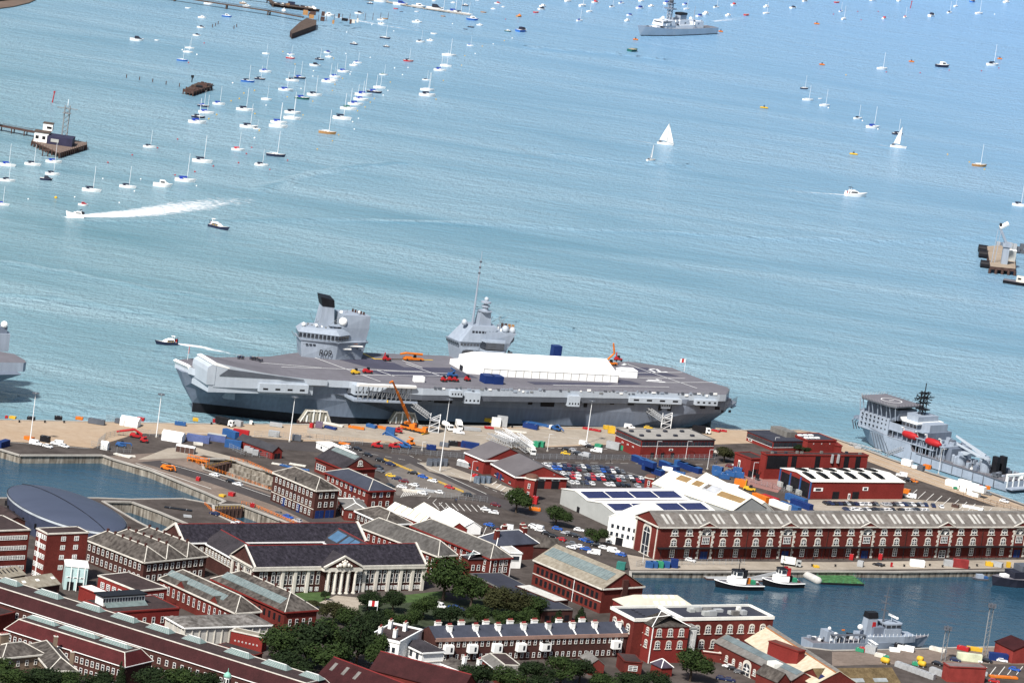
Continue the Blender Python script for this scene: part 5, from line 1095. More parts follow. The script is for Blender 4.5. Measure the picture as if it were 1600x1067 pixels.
# ---------------------------------------------------------------- dockyard buildings
x=Bld("storage_hut","long low red hut with dark pitched roof beside blue containers",a(740,430),a(612,415),a(345,318),base=a(0,472)[1],roof='gable',rise=2.0,wall=brick_red,rm=mat("dark_roof_felt",(.04,.04,.046),.7,.25));x.win('f',2,0,1.4,2.4,'slot',1,1,name="door")
x.win('l',5,1.2,.9,.9,'slot')
x=Bld("portable_building","long white portable cabin behind the gabled brick hall",a(1250,432),a(1140,430),a(945,338),h=2.9,roof='flat',wall=white,rm=roof_white,para=.3);x.win('l',3,.8,1.2,1,'dark')
x=Bld("brick_hall","small brick hall with stone pediment gable and glazed roof ridge",a(1412,545),a(1150,545),a(940,458),h=6.2,rise=4.6,wall=brick,rm=slate,over=.2,eave=brick_red)
x.win('l',4,1.6,1.4,2.4,'sash',1,12);x.light(1,1,x.L-2,.7,.97,skyglass,"ridge_glazing",bars=14);x.light(0,1,x.L-2,.72,.97,skyglass,"ridge_glazing",bars=14);x.win('f',1,7.4,1.8,1.8,'arch',name="round_window");x.win('f',2,1.4,1.3,2.2,'sash')
x=Bld("office_building","three storey brick office with grey hipped roof and blue ground floor doors",a(1135,707),a(940,705),a(620,570),base=a(0,922)[1],roof='hip',rise=3.4,rm=slate_worn,ridge=cream,eave=cream,wall=brick_brown)
for z in(.6,4.3,8.0):x.win('l',10,z+.5,1.15,2.0)
for z in(4.3,8.0):x.win('f',3,z+.5,1.4,2.0)
x.win('f',2,.05,4.2,3.2,'door',.6,.6);x.win('l',1,.05,2,3.6,'door',at=[9]);x.win('l',1,.05,2,3.6,'door',at=[19]);x.light(1,23,25,.3,.6);x.box('l',x.dv*.52,0,.3,.3,x.h+2,black,"drainpipe");x.box('l',x.dv/2,3.7,x.dv,.12,.3,cream,"string_course")
x=Bld("office_building","two storey brick building with smooth blue slate hipped roof",a(1540,705),a(1340,710),a(1010,568),h=7.4,roof='hip',rise=2.8,rm=slate_blue,ridge=cream,eave=brick_red,wall=brick)
for z in(.8,4.6):x.win('l',9,z,1.2,1.9);x.win('f',3,z,1.5,1.9)
x.win('f',1,4.2,1.6,2.6,'door',at=[x.du/2]);x.win('l',1,4.2,1.6,2.6,'door',at=[x.dv*.62])
x=Bld("annex","low grey roofed annex between the two brick offices",a(1320,832),a(1160,850),a(1110,770),h=4.6,roof='hip',rise=1.6,rm=roof_grey,ridge=white,wall=brick);x.win('f',3,1.4,1.2,1.6);x.win('l',3,1.4,1.2,1.6)
x=Bld("brick_range","long brick range with grey slate hipped roof beside white sheds",k(430,190),k(205,185),k(-21,84),h=7.2,roof='hip',rise=3.2,rm=slate_worn,ridge=cream,eave=white,wall=brick_brown)
for z in(.8,4.2):x.win('l',7,z,1.2,1.9)
x.light(1,x.L*.75,x.L*.9,.35,.6)
x=Bld("workshop_shed","left of two white roofed sheds with brick gable end",k(625,192),k(478,180),k(220,72),h=4.2,rise=2.6,wall=brick_red,rm=roof_white)
x.light(0,1,x.L,.05,.97,mat("rooflight_joint",(.35,.31,.2),.7),"roof_joint",n=5,gap=x.L/5-.7)
x=Bld("workshop_shed","longer cream roofed shed with small roof boxes and brick gable",k(845,237),k(690,224),k(425,70),h=4.2,rise=2.6,wall=brick_red,rm=mat("cream_roof",(.66,.62,.54),.6,.1));
for i in range(4):x.light(1,8+i*7,10+i*7,.55,.8,roof_grey,"roof_vent")
x=Bld("storage_tent","white pitched storage tent in the car park behind the sheds",k(935,210),k(805,205),k(625,98),h=3.2,roof='gable',rise=2.0,wall=sail_m,rm=sail_m,cat="tent")
hallrm=mat("brown_grey_roof",(.115,.105,.11),.65,.15,.1)
x=Bld("sports_hall","brick hall with large brown grey roof, gabled front part",b(1390,612),b(1000,602),b(752,500),base=b(0,690)[1],rise=4.6,wall=brick_red,rm=hallrm,eave=white,over=.4)
x.win('f',2,0,3.6,3.6,'slot',9,2,name="doorway");x.win('f',2,3.6,4.2,.8,'light',9,2,name="door_canopy");x.win('l',2,.05,1.8,2.6,'door',5,12);x.win('l',3,1,2,1,'dark')
x=Bld("sports_hall","taller rear part of the brown roofed brick hall",b(1125,470),b(762,478),b(598,418),h=6.4,rise=4.8,wall=brick_red,rm=hallrm,eave=white);x.win('l',2,1,1.4,1.4,'dark')
def round_tower(px,base,top,w,lb,z0=0):
 o=G(px,base,z0);h=hgt(px,top,base);t=thing("brick_tower",lb,"tower",o,R(-18));q=MB();q.box((0,0,0),(w,w,h*.82),brick_red);q.build("wall",t)
 r=MB();r.box((0,0,h*.82),(w*1.2,w*1.2,h*.05),cream);r.lathe((0,0,h*.87),[(w*.62,0),(w*.66,h*.03),(w*.5,h*.1),(w*.2,h*.13)],mat("tower_cap",(.12,.06,.045),.8),12);r.build("cap",t)
 for i in range(2):
  u=link(bpy.data.objects.new("window",win_mesh('sash',1.0,2.0)),t);u.location=(0,-w/2-.03,h*(.2+.3*i))
  u=link(bpy.data.objects.new("window",win_mesh('sash',1.0,2.0)),t);u.location=(-w/2-.03,0,h*(.2+.3*i));u.rotation_euler=(0,0,-pi/2)
 return t
round_tower(826,782,740,4.6,"narrow brick tower with stone bands in front of the sports hall")
round_tower(1013,772,741,3.8,"brick tower with brown domed cap at the car park corner")
x=Bld("office_block","flat roofed red office block with dark window band on the quay",c(1053,326),c(500,325),c(285,242),base=c(0,462)[1],roof='flat',wall=brick_red,rm=mat("gravel_roof",(.27,.255,.235),.9,.15),para=.5,eave=mat("dark_fascia",(.05,.05,.055),.6))
for ff,n in(('f',22),('l',12)):x.win(ff,n,x.h-2.9,x.face(ff)[3]/n*.86,2.0,'dark',.3,.3)
for i in range(4):
 for j in range(2):x.top(4+i*9.5,x.dv*(.3+.4*j),1.8,1.4,.9,felt,"roof_vent")
x.win('f',3,0,1.8,2.4,'slot',4,20,name="door");x.win('f',1,3.4,2.2,.9,'light',at=[17],name="sign");x.win('l',3,3.4,1.2,.6,'light',4,4)
x=Bld("boathouse","red brick quay building with flat black roof and glazed upper band",d(690,236),d(430,238),d(197,160),base=d(0,312)[1],roof='flat',wall=brick_red,rm=felt,para=.5,eave=felt)
for ff,n in(('f',7),('l',9)):x.win(ff,n,x.h-3.0,x.face(ff)[3]/n*.9,2.2,'dark',.3,.3)
x.top(x.du*.75,x.dv*.62,6,x.dv*.62,2.6,roof_grey,"plant_room");x.win('l',2,.6,1.6,1.2,'light',2,16)
x=Bld("brick_block","plain red brick block right of the black roofed quay building",d(905,234),d(692,234),d(600,180),base=d(0,325)[1],roof='flat',wall=brick_red,rm=felt,para=.6)
for i in range(6):x.top(2+(i%3)*3.2,4+5*(i//3),2.2,1.6,.6,white,"roof_vent")
x.win('f',3,4,.5,.5,'light')
x=Bld("brick_block","low red lean-to at the quay side of the plain brick block",d(990,300),d(905,270),d(860,240),h=4,roof='flat',wall=brick_red,rm=brick_red,para=.4)
x=Bld("workshop_building","tall red brick workshop with vertical black louvre panels",d(1148,348),d(378,340),d(335,322),h=11.5,roof='flat',wall=brick_red,rm=felt_brown,para=.6)
x.win('f',1,5,5.5*1.0,6,'slot',at=[3.5],name="louvre_panel");x.win('f',1,5,6,6,'slot',at=[x.du*.16],name="louvre_panel")
for t in(.275,.505,.79,.905):x.win('f',1,5,x.du*.048,6,'slot',at=[x.du*t],name="louvre_panel")
for t in(.64,.70):x.box('f',x.du*t,8,.9,.9,4,galv,"flue_pipe")
for i in range(10):x.top(random.uniform(3,x.du-3),random.uniform(1,x.dv-1),1.2,1,1,random.choice((felt,roof_grey)),"roof_vent")
x=Bld("workshop_building","lower red brick wing with grey flat roof left of the louvred workshop",d(380,372),d(262,372),d(140,325),h=8.5,roof='flat',wall=brick_red,rm=felt_brown,para=.6);x.win('l',2,2,1.1,4,'light',4,8);x.win('l',2,.1,2.6,3,'slot',20,2,name="louvre_panel");x.win('f',2,1,2.6,2.6,'slot')
x=Bld("boat_shed","red shed with bright white roof and black curved roof vents",d(1423,550),d(722,546),d(415,442),base=d(0,676)[1],roof='gable',axis='u',rise=1.3,wall=brick_red,rm=roof_white,over=.4)
blk=mat("black_vent",(.006,.006,.007),.5)
for i in range(6):
 for sd in(0,1):
  if sd==0 or i<6:
   qb=MB();a0=x.L*(.035+.15*i)if sd==0 else x.L*(.10+.15*i)
   for j in range(5):
    t0_,t1_=.25+.13*j,.25+.13*(j+1);ar=.35+.5*sin(pi*(j+.5)/5);P0=x.sl(sd,a0+.0,t0_,.2);P1_=x.sl(sd,a0+2.4,t0_,.2);P2_=x.sl(sd,a0+2.4,t1_,.2);P3=x.sl(sd,a0,t1_,.2);U=Vector((0,0,ar));qb.add([P0,P1_,P2_,P3,P0+U,P1_+U,P2_+U,P3+U],[(4,5,6,7),(0,1,5,4),(1,2,6,5),(2,3,7,6),(3,0,4,7)],blk)
   qb.build("roof_vent",x.t)
x.win('f',1,3.6,5,1.6,'light',at=[4],name="sign");x.win('f',1,4.0,3,1.6,'light',at=[30],name="sign");x.win('f',2,0,3.6,3.4,'slot',at=[14,25],name="doorway");x.win('f',1,0,1.2,2.6,'light',at=[21.5],name="door")
for i in range(3):x.win('l',1,.1,x.dv*.26,x.h-1.2,'slot',at=[x.dv*(.17+.32*i)],name="bay_opening")
for i in range(4):x.box('l',x.dv*(.01+.327*i),0,.6,.5,x.h,blue_light,"post")
for i in range(3):x.box('l',x.dv*(.12+.3*i),.2,3,1.2,2.2,grey_wall,"cabinet",off=.8)
x=Bld("covered_slip","large pale hall with curving cream roof and brown rooflight patches",c(1330,800),c(1185,862),c(580,655),h=7.5,roof='gable',rise=5,wall=grey_wall,rm=mat("cream_sheet",(.72,.69,.60),.55,.1,.05,kind='patches',s2=.2,f=.3,alt=(.8,.76,.66)),over=.3)
brn=mat("brown_rooflight",(.23,.15,.07),.6,.15)
for a0,a1,s0,s1 in((.14,.28,.62,.92),(.34,.44,.62,.92),(.48,.53,.62,.92),(.68,.98,.5,.8)):x.light(0,x.L*(1-a1),x.L*(1-a0),s0,s1,brn,"rooflight")
x.light(0,x.L*.34,x.L*.52,.55,.95,mat("grey_sheet_patch",(.35,.36,.38),.5),"roof_patch")
x=Bld("covered_slip","second cream roofed bay right of the large pale hall",c(1452,842),c(1340,862),c(900,640),h=5.5,roof='gable',rise=4,wall=grey_wall,rm=mat("cream_sheet",(.7,.7,.7)))
x=Bld("pavilion_tent","white peaked canopy at the end of the cream roofed hall",c(1300,870),c(1195,872),c(1180,850),h=3.4,roof='hip',rise=4.6,wall=sail_m,rm=sail_m,cat="tent",hipf=.98)
x=Bld("warehouse","grey warehouse with white double roof and dark solar panels",c(1064,872),c(292,880),b(1210,697),h=6.6,roof='gable',axis='u',rise=1.7,bays=2,wall=grey_wall,rm=roof_white,over=.3)
for bay in(0,1):x.light(0,x.L*.03,x.L*.97,.2,.86,pv,"solar_panel",bay,n=4,gap=.9)
for bay in(0,1):x.light(1,x.L*.05,x.L*.95,.05,.25,mat("purple_grey_roof",(.2,.18,.2),.6),"valley_gutter",bay)
x.win('l',1,0,2,2.4,'slot',at=[x.dv*.35],name="door")
x=Bld("white_house","white rendered three storey gable ended building beside the storehouse",30,c(487,958),c(252,905),base=858,roof='gable',axis='u',rise=3.2,wall=white,rm=roof_white,over=.2)
for z in(3.4,6.6):x.win('l',5,z,1.2,1.7,'dark',.8,.8)
x.win('l',1,0,3.2,3.2,'slot',at=[x.dv*.42],name="gate");x.win('l',2,.3,1.6,1.2,'light',at=[x.dv*.1,x.dv*.9])
x=Bld("storehouse","very long red brick storehouse with arched windows along the basin",(1720,821.5),(1031,822.5),(999.5,805),base=874,roof='gable',axis='u',rise=4.2,wall=brick,rm=mat("storehouse_roof",(.165,.15,.138),.7,.2,.1,kind='stains',alt=(.6,.58,.55)),over=.5,eave=cream)
def upx(px,z):
 lo,hi=0,x.du
 for _ in range(40):
  m=(lo+hi)/2;P=x.o+x.u*m
  if PX((P.x,P.y,z))[0]<px:lo=m
  else:hi=m
 return lo
H_=x.h
port=[upx(v,8)for v in(1102.5,1229.5,1354,1475,1592)]+[upx(1709,8)]
for u_ in port:x.win('f',1,.2,5.6,H_-.8,'portal',at=[u_],name="arched_bay")
for i,u_ in enumerate(port):
 x.win('f',1,.05,3.4,3.3,'door' if i%2==0 or i==1 else 'cross',at=[u_])
 pd=MB();pd.add([(u_-4.2,-.9,H_-.1),(u_+4.2,-.9,H_-.1),(u_,-.9,H_+1.8),(u_-4.2,1.5,H_-.1),(u_+4.2,1.5,H_-.1),(u_,4.0,H_+1.8)],[(0,1,2)],brick);pd.add([(u_-4.2,-.9,H_-.1),(u_,-.9,H_+1.82),(u_,4,H_+1.82),(u_-4.2,1.5,H_-.1),(u_+4.2,-.9,H_-.1),(u_+4.2,1.5,H_-.1)],[(0,1,2,3),(4,5,2,1)],roof_grey)
 for p,q in(((u_-4.5,-1.0,H_),(u_,-1.0,H_+2)),((u_,-1.0,H_+2),(u_+4.5,-1.0,H_)),((u_-4.5,-1,H_),(u_+4.5,-1,H_))):pd.tube(p,q,.28,cream,4)
 pd.build("pediment",x.t)
allp=[port[0]-(port[1]-port[0])]+port
for i in range(len(allp)-1):
 p0,p1=allp[i],allp[i+1];D_=p1-p0
 for t in(.21,.385,.615,.79):
  u_=p0+D_*t
  if u_<5:continue
  x.win('f',1,H_-3.7,2.4,2.2,'arch',at=[u_]);x.win('f',1,5.8,2.2,2.6,'arch',at=[u_]);x.win('f',1,.9,2.2,3.4,'cross',at=[u_])
 if i:
  for t in(.3,.5,.7):x.box('f',p0+D_*t,0,.25,.25,H_-.6,brick_brown,"drainpipe")if t==.5 else None
cp=MB();cp.box((x.du/2,-1.1,4.9),(x.du,2.0,.35),black)
for i in range(60):cp.tube((x.du*i/60+1,-1.9,0),(x.du*i/60+1,-1.9,4.9),.09,black,4)
cp.build("canopy",x.t)
i=0;u_=4
while u_<x.du-3:
 w_=random.choice((1.1,1.2,1.4));x.light(0,u_,u_+w_,.12,.74,mat("dull_rooflight_white",(.40,.39,.365),.6),"rooflight");u_+=random.choice((5.2,2.6,6.4,4.8))
x.light(0,0,x.du,.86,.99,roof_grey,"ridge_vent")
x.win('l',1,.3,4.6,11.5,'arch',at=[x.dv*.52]);x.win('l',1,.05,4.2,5,'door',at=[x.dv*.52])
x.box('l',x.dv*.06,0,.5,.3,H_,cream,"quoin");x.box('l',x.dv*.94,0,.5,.3,H_,cream,"quoin")
ov=thing("oval_museum","oval museum building with smooth blue grey domed roof","building",(-161.2,1562,0),R(-55.38+180));N=72;RA,RB_=36.2,18.3
w=MB();el=lambda s_,z:[(RA*s_*cos(2*pi*i/N),RB_*s_*sin(2*pi*i/N),z)for i in range(N)]
w.loft([el(.95,0),el(.97,4),el(.995,8.2)],mat("dark_blue_wood",(.05,.06,.10),.6,.2,.4),close=True)
for i in range(N):
 if i%3==0:q=el(.985,3.5)[i];w.box(q,(1.2,.5,2),black,2*pi*i/N)
w.build("wall",ov)
r=MB();r.loft([el(1,8.2),el(1.0,9.0)],mat("pale_rim",(.42,.46,.5),.4),close=True,cap=False);r.build("rim",ov)
r=MB();r.loft([el(.995,9.0),el(.97,9.35),el(.8,10.6),el(.55,11.6),el(.28,12.1),el(.02,12.25)],mat("zinc_roof",(.055,.066,.10),.5,.1,.1,stretch=(.3,1,1)),close=True);r.build("roof",ov,True)
sm_=MB();
for i in range(16):
 t0,t1=-.985+1.97*i/16,-.985+1.97*(i+1)/16;z_=lambda t:9.05+3.2*(1-t*t)**.75+.12;sm_.tube((RA*t0,1.5,z_(t0)),(RA*t1,1.5,z_(t1)),.13,black,4)
sm_.build("roof_seam",ov)
x=Bld("museum_wing","low brown roofed wing in front of the oval museum at left edge",e(205,660),e(60,648),e(-60,560),h=6,roof='gable',rise=1.5,rm=felt_brown,wall=brick_brown)
x=Bld("brick_office","left red brick wing with flat roof at the left edge",e(228,714),e(-160,728),20,h=17,roof='flat',rm=felt_brown,wall=brick,eave=cream,para=.5)
for z in(2,5.8,9.5,13.4):x.win('f',9,z,2.2,1.6,'cross',2,1)
x=Bld("brick_office","tall red brick office tower above the glass entrance canopy",e(670,735),e(362,746),e(228,706),base=912,roof='flat',rm=felt_brown,wall=brick,eave=cream,para=.5)
for z in(1.5,5.2,9.0,12.7,16.2):x.win('l',4,z,2.6,1.8,'cross',1,1)
for z in(5.2,9.0,12.7,16.0):x.win('f',2,z,1.9,1.7,'cross',at=[x.du*.4,x.du*.72])
x.box('l',x.dv*.35,0,.35,.3,x.h-1,white,"drainpipe")
x=Bld("entrance_pavilion","pale blue glass entrance pavilion with white canopy roof",e(668,992),e(500,985),e(490,935),h=9.0,roof='flat',wall=pale_blue,rm=white,para=.3,eave=white)
x.win('f',3,4.5,2.0,.5,'light',.5,.5,name="louvre");x.win('f',2,.1,2.4,3,'slot',.6,.6,name="doorway");
for i in range(3):x.box('f',x.du*(.25+.3*i),0,.25,.25,9,white,"column",off=.8)
x=Bld("ropehouse_ranges","brick building of three parallel hipped slate roofs by the oval museum",e(1673,950),e(1095,957),e(655,785),h=8.6,roof='hip',axis='v',bays=3,rise=4.0,rm=slate_worn,wall=brick_brown,ridge=cream,eave=cream)
for z in(1.0,5.0):x.win('l',12,z,1.2,2.2,'sash',1,1);x.win('f',10,z,1.4,2.2,'sash',1,1)
for bay in(0,1,2):
 for i in range(6):x.light(1,x.L*(.25+.1*i),x.L*(.25+.1*i)+1.1,.5,.68,roof_white,"rooflight",bay)
 for i in range(6):x.top((bay+.5)*x.bw,x.L*(.18+.13*i),.8,.8,1.2,brick_brown,"ridge_vent",z=x.h+x.rise)
x=Bld("columned_building","columned brick building with stone pediment and royal style crest",k(505,487),g(470,508),16.5,base=927,roof='gable',axis='u',rise=5.6,rm=slate_dark,wall=brick_brown,ridge=tile_red,eave=cream,over=.8);qf=x;H_=x.h
en=MB();en.box((x.du/2,-.55,H_-1.6),(x.du+1.2,1.1,1.3),cream);en.build("entablature",x.t)
ncol=[upx(v,5)for v in(440,459.5,479.5,568,587,606,625,643,660)]
for u_ in ncol:x.box('f',u_,0,1.25,.7,H_-1.6,cream,"pilaster")
pc=[upx(v,5)for v in(507,518,528,538,549)];pm_=pc[2];pw=(pc[-1]-pc[0])/2+2.5
for u_ in pc:
 cb=MB();cb.lathe((u_,-2.6,0),[(.85,0),(.85,.4),(.62,.5),(.5,H_-2.4),(.75,H_-2.1),(.8,H_-1.6)],cream,10);cb.build("column",x.t)
pd=MB();pd.box((pm_,-1.9,H_-1.61),(pw*2,2.6,1.5),cream)
pd.add([(pm_-pw,-3.2,H_-.1),(pm_+pw,-3.2,H_-.1),(pm_,-3.2,H_+4.0),(pm_-pw,2,H_-.1),(pm_+pw,2,H_-.1),(pm_,7.0,H_+4.0)],[(0,1,2)],brick_brown)
for p,q in(((pm_-pw-.4,-3.3,H_),(pm_,-3.3,H_+4.3)),((pm_,-3.3,H_+4.3),(pm_+pw+.4,-3.3,H_))):pd.tube(p,q,.5,cream,4)
pd.build("pediment",x.t)
pr=MB();pr.add([(pm_-pw-.4,-3.5,H_-.1),(pm_,-3.5,H_+4.35),(pm_,7.4,H_+4.35),(pm_-pw-.4,1.4,H_-.1)],[(0,3,2,1)],slate);pr.add([(pm_+pw+.4,-3.5,H_-.1),(pm_,-3.5,H_+4.35),(pm_,7.4,H_+4.35),(pm_+pw+.4,1.4,H_-.1)],[(0,1,2,3)],slate);pr.build("portico_roof",x.t)
cr=MB();cr.ball((pm_,-3.4,H_+1.2),1.1,cream,10,6,1.2)
for s in(-1,1):cr.ball((pm_+s*1.8,-3.4,H_+.9),.85,cream,8,5);cr.ball((pm_+s*3.0,-3.4,H_+.5),.55,cream,8,5);cr.ball((pm_+s*.9,-3.4,H_+2.2),.5,cream,8,5)
cr.ball((pm_,-3.4,H_+2.7),.5,cream,8,5);cr.build("crest",x.t,True)
cols=sorted(ncol+[pc[0]-1,pc[-1]+1]+[upx(v,5)for v in(401,420)])
for i in range(len(cols)-1):
 u0,u1=cols[i],cols[i+1]
 if u0>=pc[0]-2 and u1<=pc[-1]+2:continue
 for t in((.3,.7)if u1-u0>2.8 else(.5,)):
  u_=u0+(u1-u0)*t
  x.win('f',1,.6,1.5,1.6,'cross',at=[u_]);x.win('f',1,3.4,1.4,3.4,'sash',at=[u_]);x.win('f',1,H_-3.4,1.3,1.2,'sash',at=[u_])
for i in range(4):u_=(pc[i]+pc[i+1])/2;x.win('f',1,.3,1.9,6,'cross',at=[u_]);x.win('f',1,6.5,2.0,.7,'light',at=[u_])
for i in range(4):x.box('l',x.dv*(.06+.293*i),0,1.1,.6,H_-1.6,cream,"pilaster")
for z in(1,4,7.4):x.win('l',3,z,1.4,2.0,'sash',2,2)
ve=MB()
for l in(0,x.du):
 for p,q in(((l,-.9,H_),(l,x.dv/2,H_+x.rise+.4)),((l,x.dv/2,H_+x.rise+.4),(l,x.dv+.9,H_))):ve.tube(p,q,.45,cream,4)
ve.box((-.35,x.dv/2,H_-1.4),(.6,x.dv+1,1.2),cream);ve.each("gable_coping",x.t)
qf.t["label"]="columned brick building with central stone pediment and carved crest"
uq=qf.rz
def rel(u_,v_,z=None):P=qf.o+qf.u*u_+qf.v*v_;return PX((P.x,P.y,qf.h if z is None else z))
vb=None
rear=Bld("courtyard_range","rear slate range of the quadrangle with red ridge and stone gables",g(1312,312),g(-70,325),15,h=9.5,roof='gable',axis='u',rise=5.0,rm=slate_dark,wall=brick_brown,ridge=tile_red,eave=white,over=.4)
rear.win('f',30,5.6,1.3,2.0,'arch',2,2);ve=MB()
for l in(0,rear.du):
 for p,q in(((l,-.9,rear.h),(l,rear.dv/2,rear.h+rear.rise+.4)),((l,rear.dv/2,rear.h+rear.rise+.4),(l,rear.dv+.9,rear.h))):ve.tube(p,q,.6,cream,4)
ve.each("gable_coping",rear.t)
dv_gap=(rear.o-qf.o).dot(qf.v)-qf.dv
def wing(u0,u1,lb,m,sky=False):
 P=[qf.o+qf.u*u_+qf.v*v_ for u_,v_ in((u1,qf.dv-2),(u0,qf.dv-2),(u0,qf.dv+dv_gap+1))];q=[PX((v.x,v.y,9.2))for v in P]
 w_=Bld("courtyard_range",lb,q[0],q[1],q[2],h=9.2,roof='gable',axis='v',rise=4.6,rm=m,wall=brick_brown,ridge=tile_red,eave=white)
 w_.win('l',9,5.4,1.3,2,'arch')
 if sky:w_.light(0,w_.L*.25,w_.L*.62,.2,.85,mat("blue_glazing",(.06,.12,.2),.25),"roof_glazing",n=2,gap=.6);w_.light(0,w_.L*.66,w_.L*.95,.25,.85,mat("blue_glazing",(.06,.12,.2),.25),"roof_glazing")
 return w_
def up2(px,v_,z):
 lo,hi=-40,140
 for _ in range(40):
  mm=(lo+hi)/2
  if rel(mm,v_,z)[0]<px:lo=mm
  else:hi=mm
 return lo
lw=up2(392,qf.dv,14);rw=up2(572,qf.dv,14)
wing(lw-7,lw+6,"left cross wing of the quadrangle with plain slate roof",slate);wing(rw-6,rw+8,"right cross wing of the quadrangle with blue glazed roof",slate,True)
x=Bld("brick_range","long brick range with dark slate roof directly right of the quadrangle",k(832,447),k(605,428),k(10,205),h=8.6,roof='hip',rise=4.4,rm=slate_worn if False else mat("dark_weathered_slate",(.095,.09,.085),.75,.35,.15,kind='stains',alt=(.45,.43,.42)),wall=brick,ridge=cream,eave=cream)
x.win('l',14,4.6,1.1,2.4);x.win('l',14,.8,1.1,2.2);x.win('f',5,4.6,1.2,2.2)
x=Bld("brick_range","second long brick range with three rows of white windows on its end",k(1190,448),k(1003,447),k(398,197),h=10.2,roof='hip',rise=3.8,rm=mat("dark_weathered_slate",(.1,.1,.1)),wall=brick,ridge=cream,eave=brick_red)
for z in(1.2,4.4,7.2):x.win('f',3,z,1.3,2.0);x.win('l',13,z,1.1,1.9)
for t in(.02,.98,.62):x.box('f',x.du*t,0,.2,.2,x.h,white,"drainpipe")
x=Bld("link_block","low link with pyramid skylight between the two long brick ranges",k(1000,450),k(835,452),k(790,425),h=9.0,roof='hip',rise=1.8,rm=slate,wall=brick,ridge=white);x.win('f',3,4.6,1.3,2.1);x.light(0,x.L*.3,x.L*.7,.2,.8)
x=Bld("slate_house","slate roofed brick house with four brick chimneys",k(1365,330),k(1045,350),k(885,292),h=6.6,roof='hip',axis='u',rise=4,rm=slate_blue,wall=brick,ridge=white)
for u_,v_ in((.12,.3),(.5,.75),(.82,.4),(.95,.8)):x.chimney(x.du*u_,x.dv*v_,x.h+1.0,1.8,1.4,4.2)
x=Bld("white_annex","white walled flat roofed annex in front of the chimneyed slate house",k(1290,440),k(1150,405),k(1060,345),h=6.2,roof='flat',wall=white,rm=mat("pale_flat_roof",(.5,.49,.46),.8),para=.4);x.win('l',5,3.2,1.0,1.7,'dark');x.win('f',4,3.2,1.0,1.7,'dark')
x=Bld("slate_house","small pale gabled house right of the chimneyed slate house",k(1520,362),k(1330,352),k(1290,330),h=5.5,roof='gable',axis='u',rise=3,rm=slate_worn,wall=brick_brown)
x=Bld("brick_warehouse","brick warehouse with tan roof and long grey green skylight",p_(714,402),p_(408,395),p_(-18,215),base=958,roof='gable',rise=5.6,rm=roof_tan,wall=brick,over=.5,eave=cream)
x.light(0,x.L*.06,x.L*.98,.36,.78,skyglass,"skylight",bars=26);
for i in range(5):x.light(1,x.L*(.12+.18*i),x.L*(.12+.18*i)+2,.6,.8,roof_white,"roof_vent")
for z in(1,5.2):x.win('l',14,z,1.5,2.4,'slot',1.5,1.5,name="window_recess")
x.box('l',x.dv/2,4.4,x.dv,.15,.3,cream,"string_course");x.box('l',x.dv*.6,0,.25,.2,x.h,white,"drainpipe");x.box('f',x.du*.52,0,2.6,1.0,x.h+3,brick_brown,"chimney_breast")
x=Bld("flat_roof_hall","low hall with dark felt flat roof behind the garden trees",k(1600,818),k(1395,838),k(850,562),h=5,roof='flat',rm=felt,wall=brick_brown,eave=roof_grey,para=.4);x.win('f',4,.6,2,2.2,'slot',1,1)
x=Bld("flat_roof_hall","pale flat roofed strip building beside the dark felt roof",k(1565,752),k(1490,772),k(1195,655),h=5.4,roof='flat',rm=mat("pale_stained_roof",(.55,.54,.51),.8,.2,.15,kind='patches',alt=(.6,.58,.55)),wall=brick_brown,para=.3)
x=Bld("basin_building","large red brick building with broad white roof parapet at the basin",p_(1475,583),p_(606,598),p_(450,522),h=14.5,roof='flat',rm=felt,wall=brick,para=1.2,eave=roof_white)
x.win('f',9,9.2,1.9,2.8,'arch',16,2);x.win('f',8,3.6,1.9,2.8,'arch',18,2);x.win('l',3,9.2,1.9,2.8,'arch')
x.top(x.du*.34,x.dv/2,1.6,x.dv-1,.8,roof_white,"roof_walkway")
for i in range(12):x.top(x.du*(.5+.36*random.random()),x.dv*random.uniform(.25,.8),random.uniform(1.2,3.6),random.uniform(1.2,2.4),random.uniform(.8,2),random.choice((grey_wall,roof_grey,roof_white,galv)),"roof_plant")
for i in range(5):x.top(x.du*.12,x.dv*(.2+.15*i),1.2,.8,.5,felt,"roof_vent")
x=Bld("basin_building","square red brick tower block with low pyramid slate roof",p_(950,634),p_(718,636),p_(605,590),base=p_(0,862)[1],roof='hip',rise=3.6,rm=slate_worn,wall=brick_red,ridge=white,over=.3,hipf=.98)
for z in(x.h*.40,x.h*.74):x.win('f',3,z,1.7,2.6,'arch',.8,.8);x.win('l',2,z,1.5,2.4,'arch',.8,.8)
x.box('f',.3,0,.3,.3,x.h,white,"drainpipe");x.box('f',x.du/2,x.h*.66,x.du,.15,.3,brick_brown,"string_course")
x=Bld("stair_tower","narrow glazed stair tower between the red brick blocks",p_(1000,640),p_(958,640),6,h=13,roof='flat',wall=grey_wall,rm=roof_grey,para=.3);x.win('f',2,1,1.0,11,'cross',.3,.3)
x=Bld("pale_roof_hall","hall with pale tan hipped roof and rows of white roof vents",p_(985,515),p_(560,512),p_(395,462),h=8.6,roof='hip',axis='u',rise=3.2,rm=mat("pale_tan_sheet",(.5,.46,.38),.7,.12),wall=brick_red)
for i in range(5):x.light(0,x.L*(.3+.1*i),x.L*(.3+.1*i)+1.6,.72,.92,white,"roof_vent");x.light(1,x.L*(.3+.1*i),x.L*(.3+.1*i)+1.6,.72,.92,white,"roof_vent")
for i in range(5):x.light(0,x.L*(.42+.1*i),x.L*(.42+.1*i)+1.6,.2,.42,white,"roof_vent")
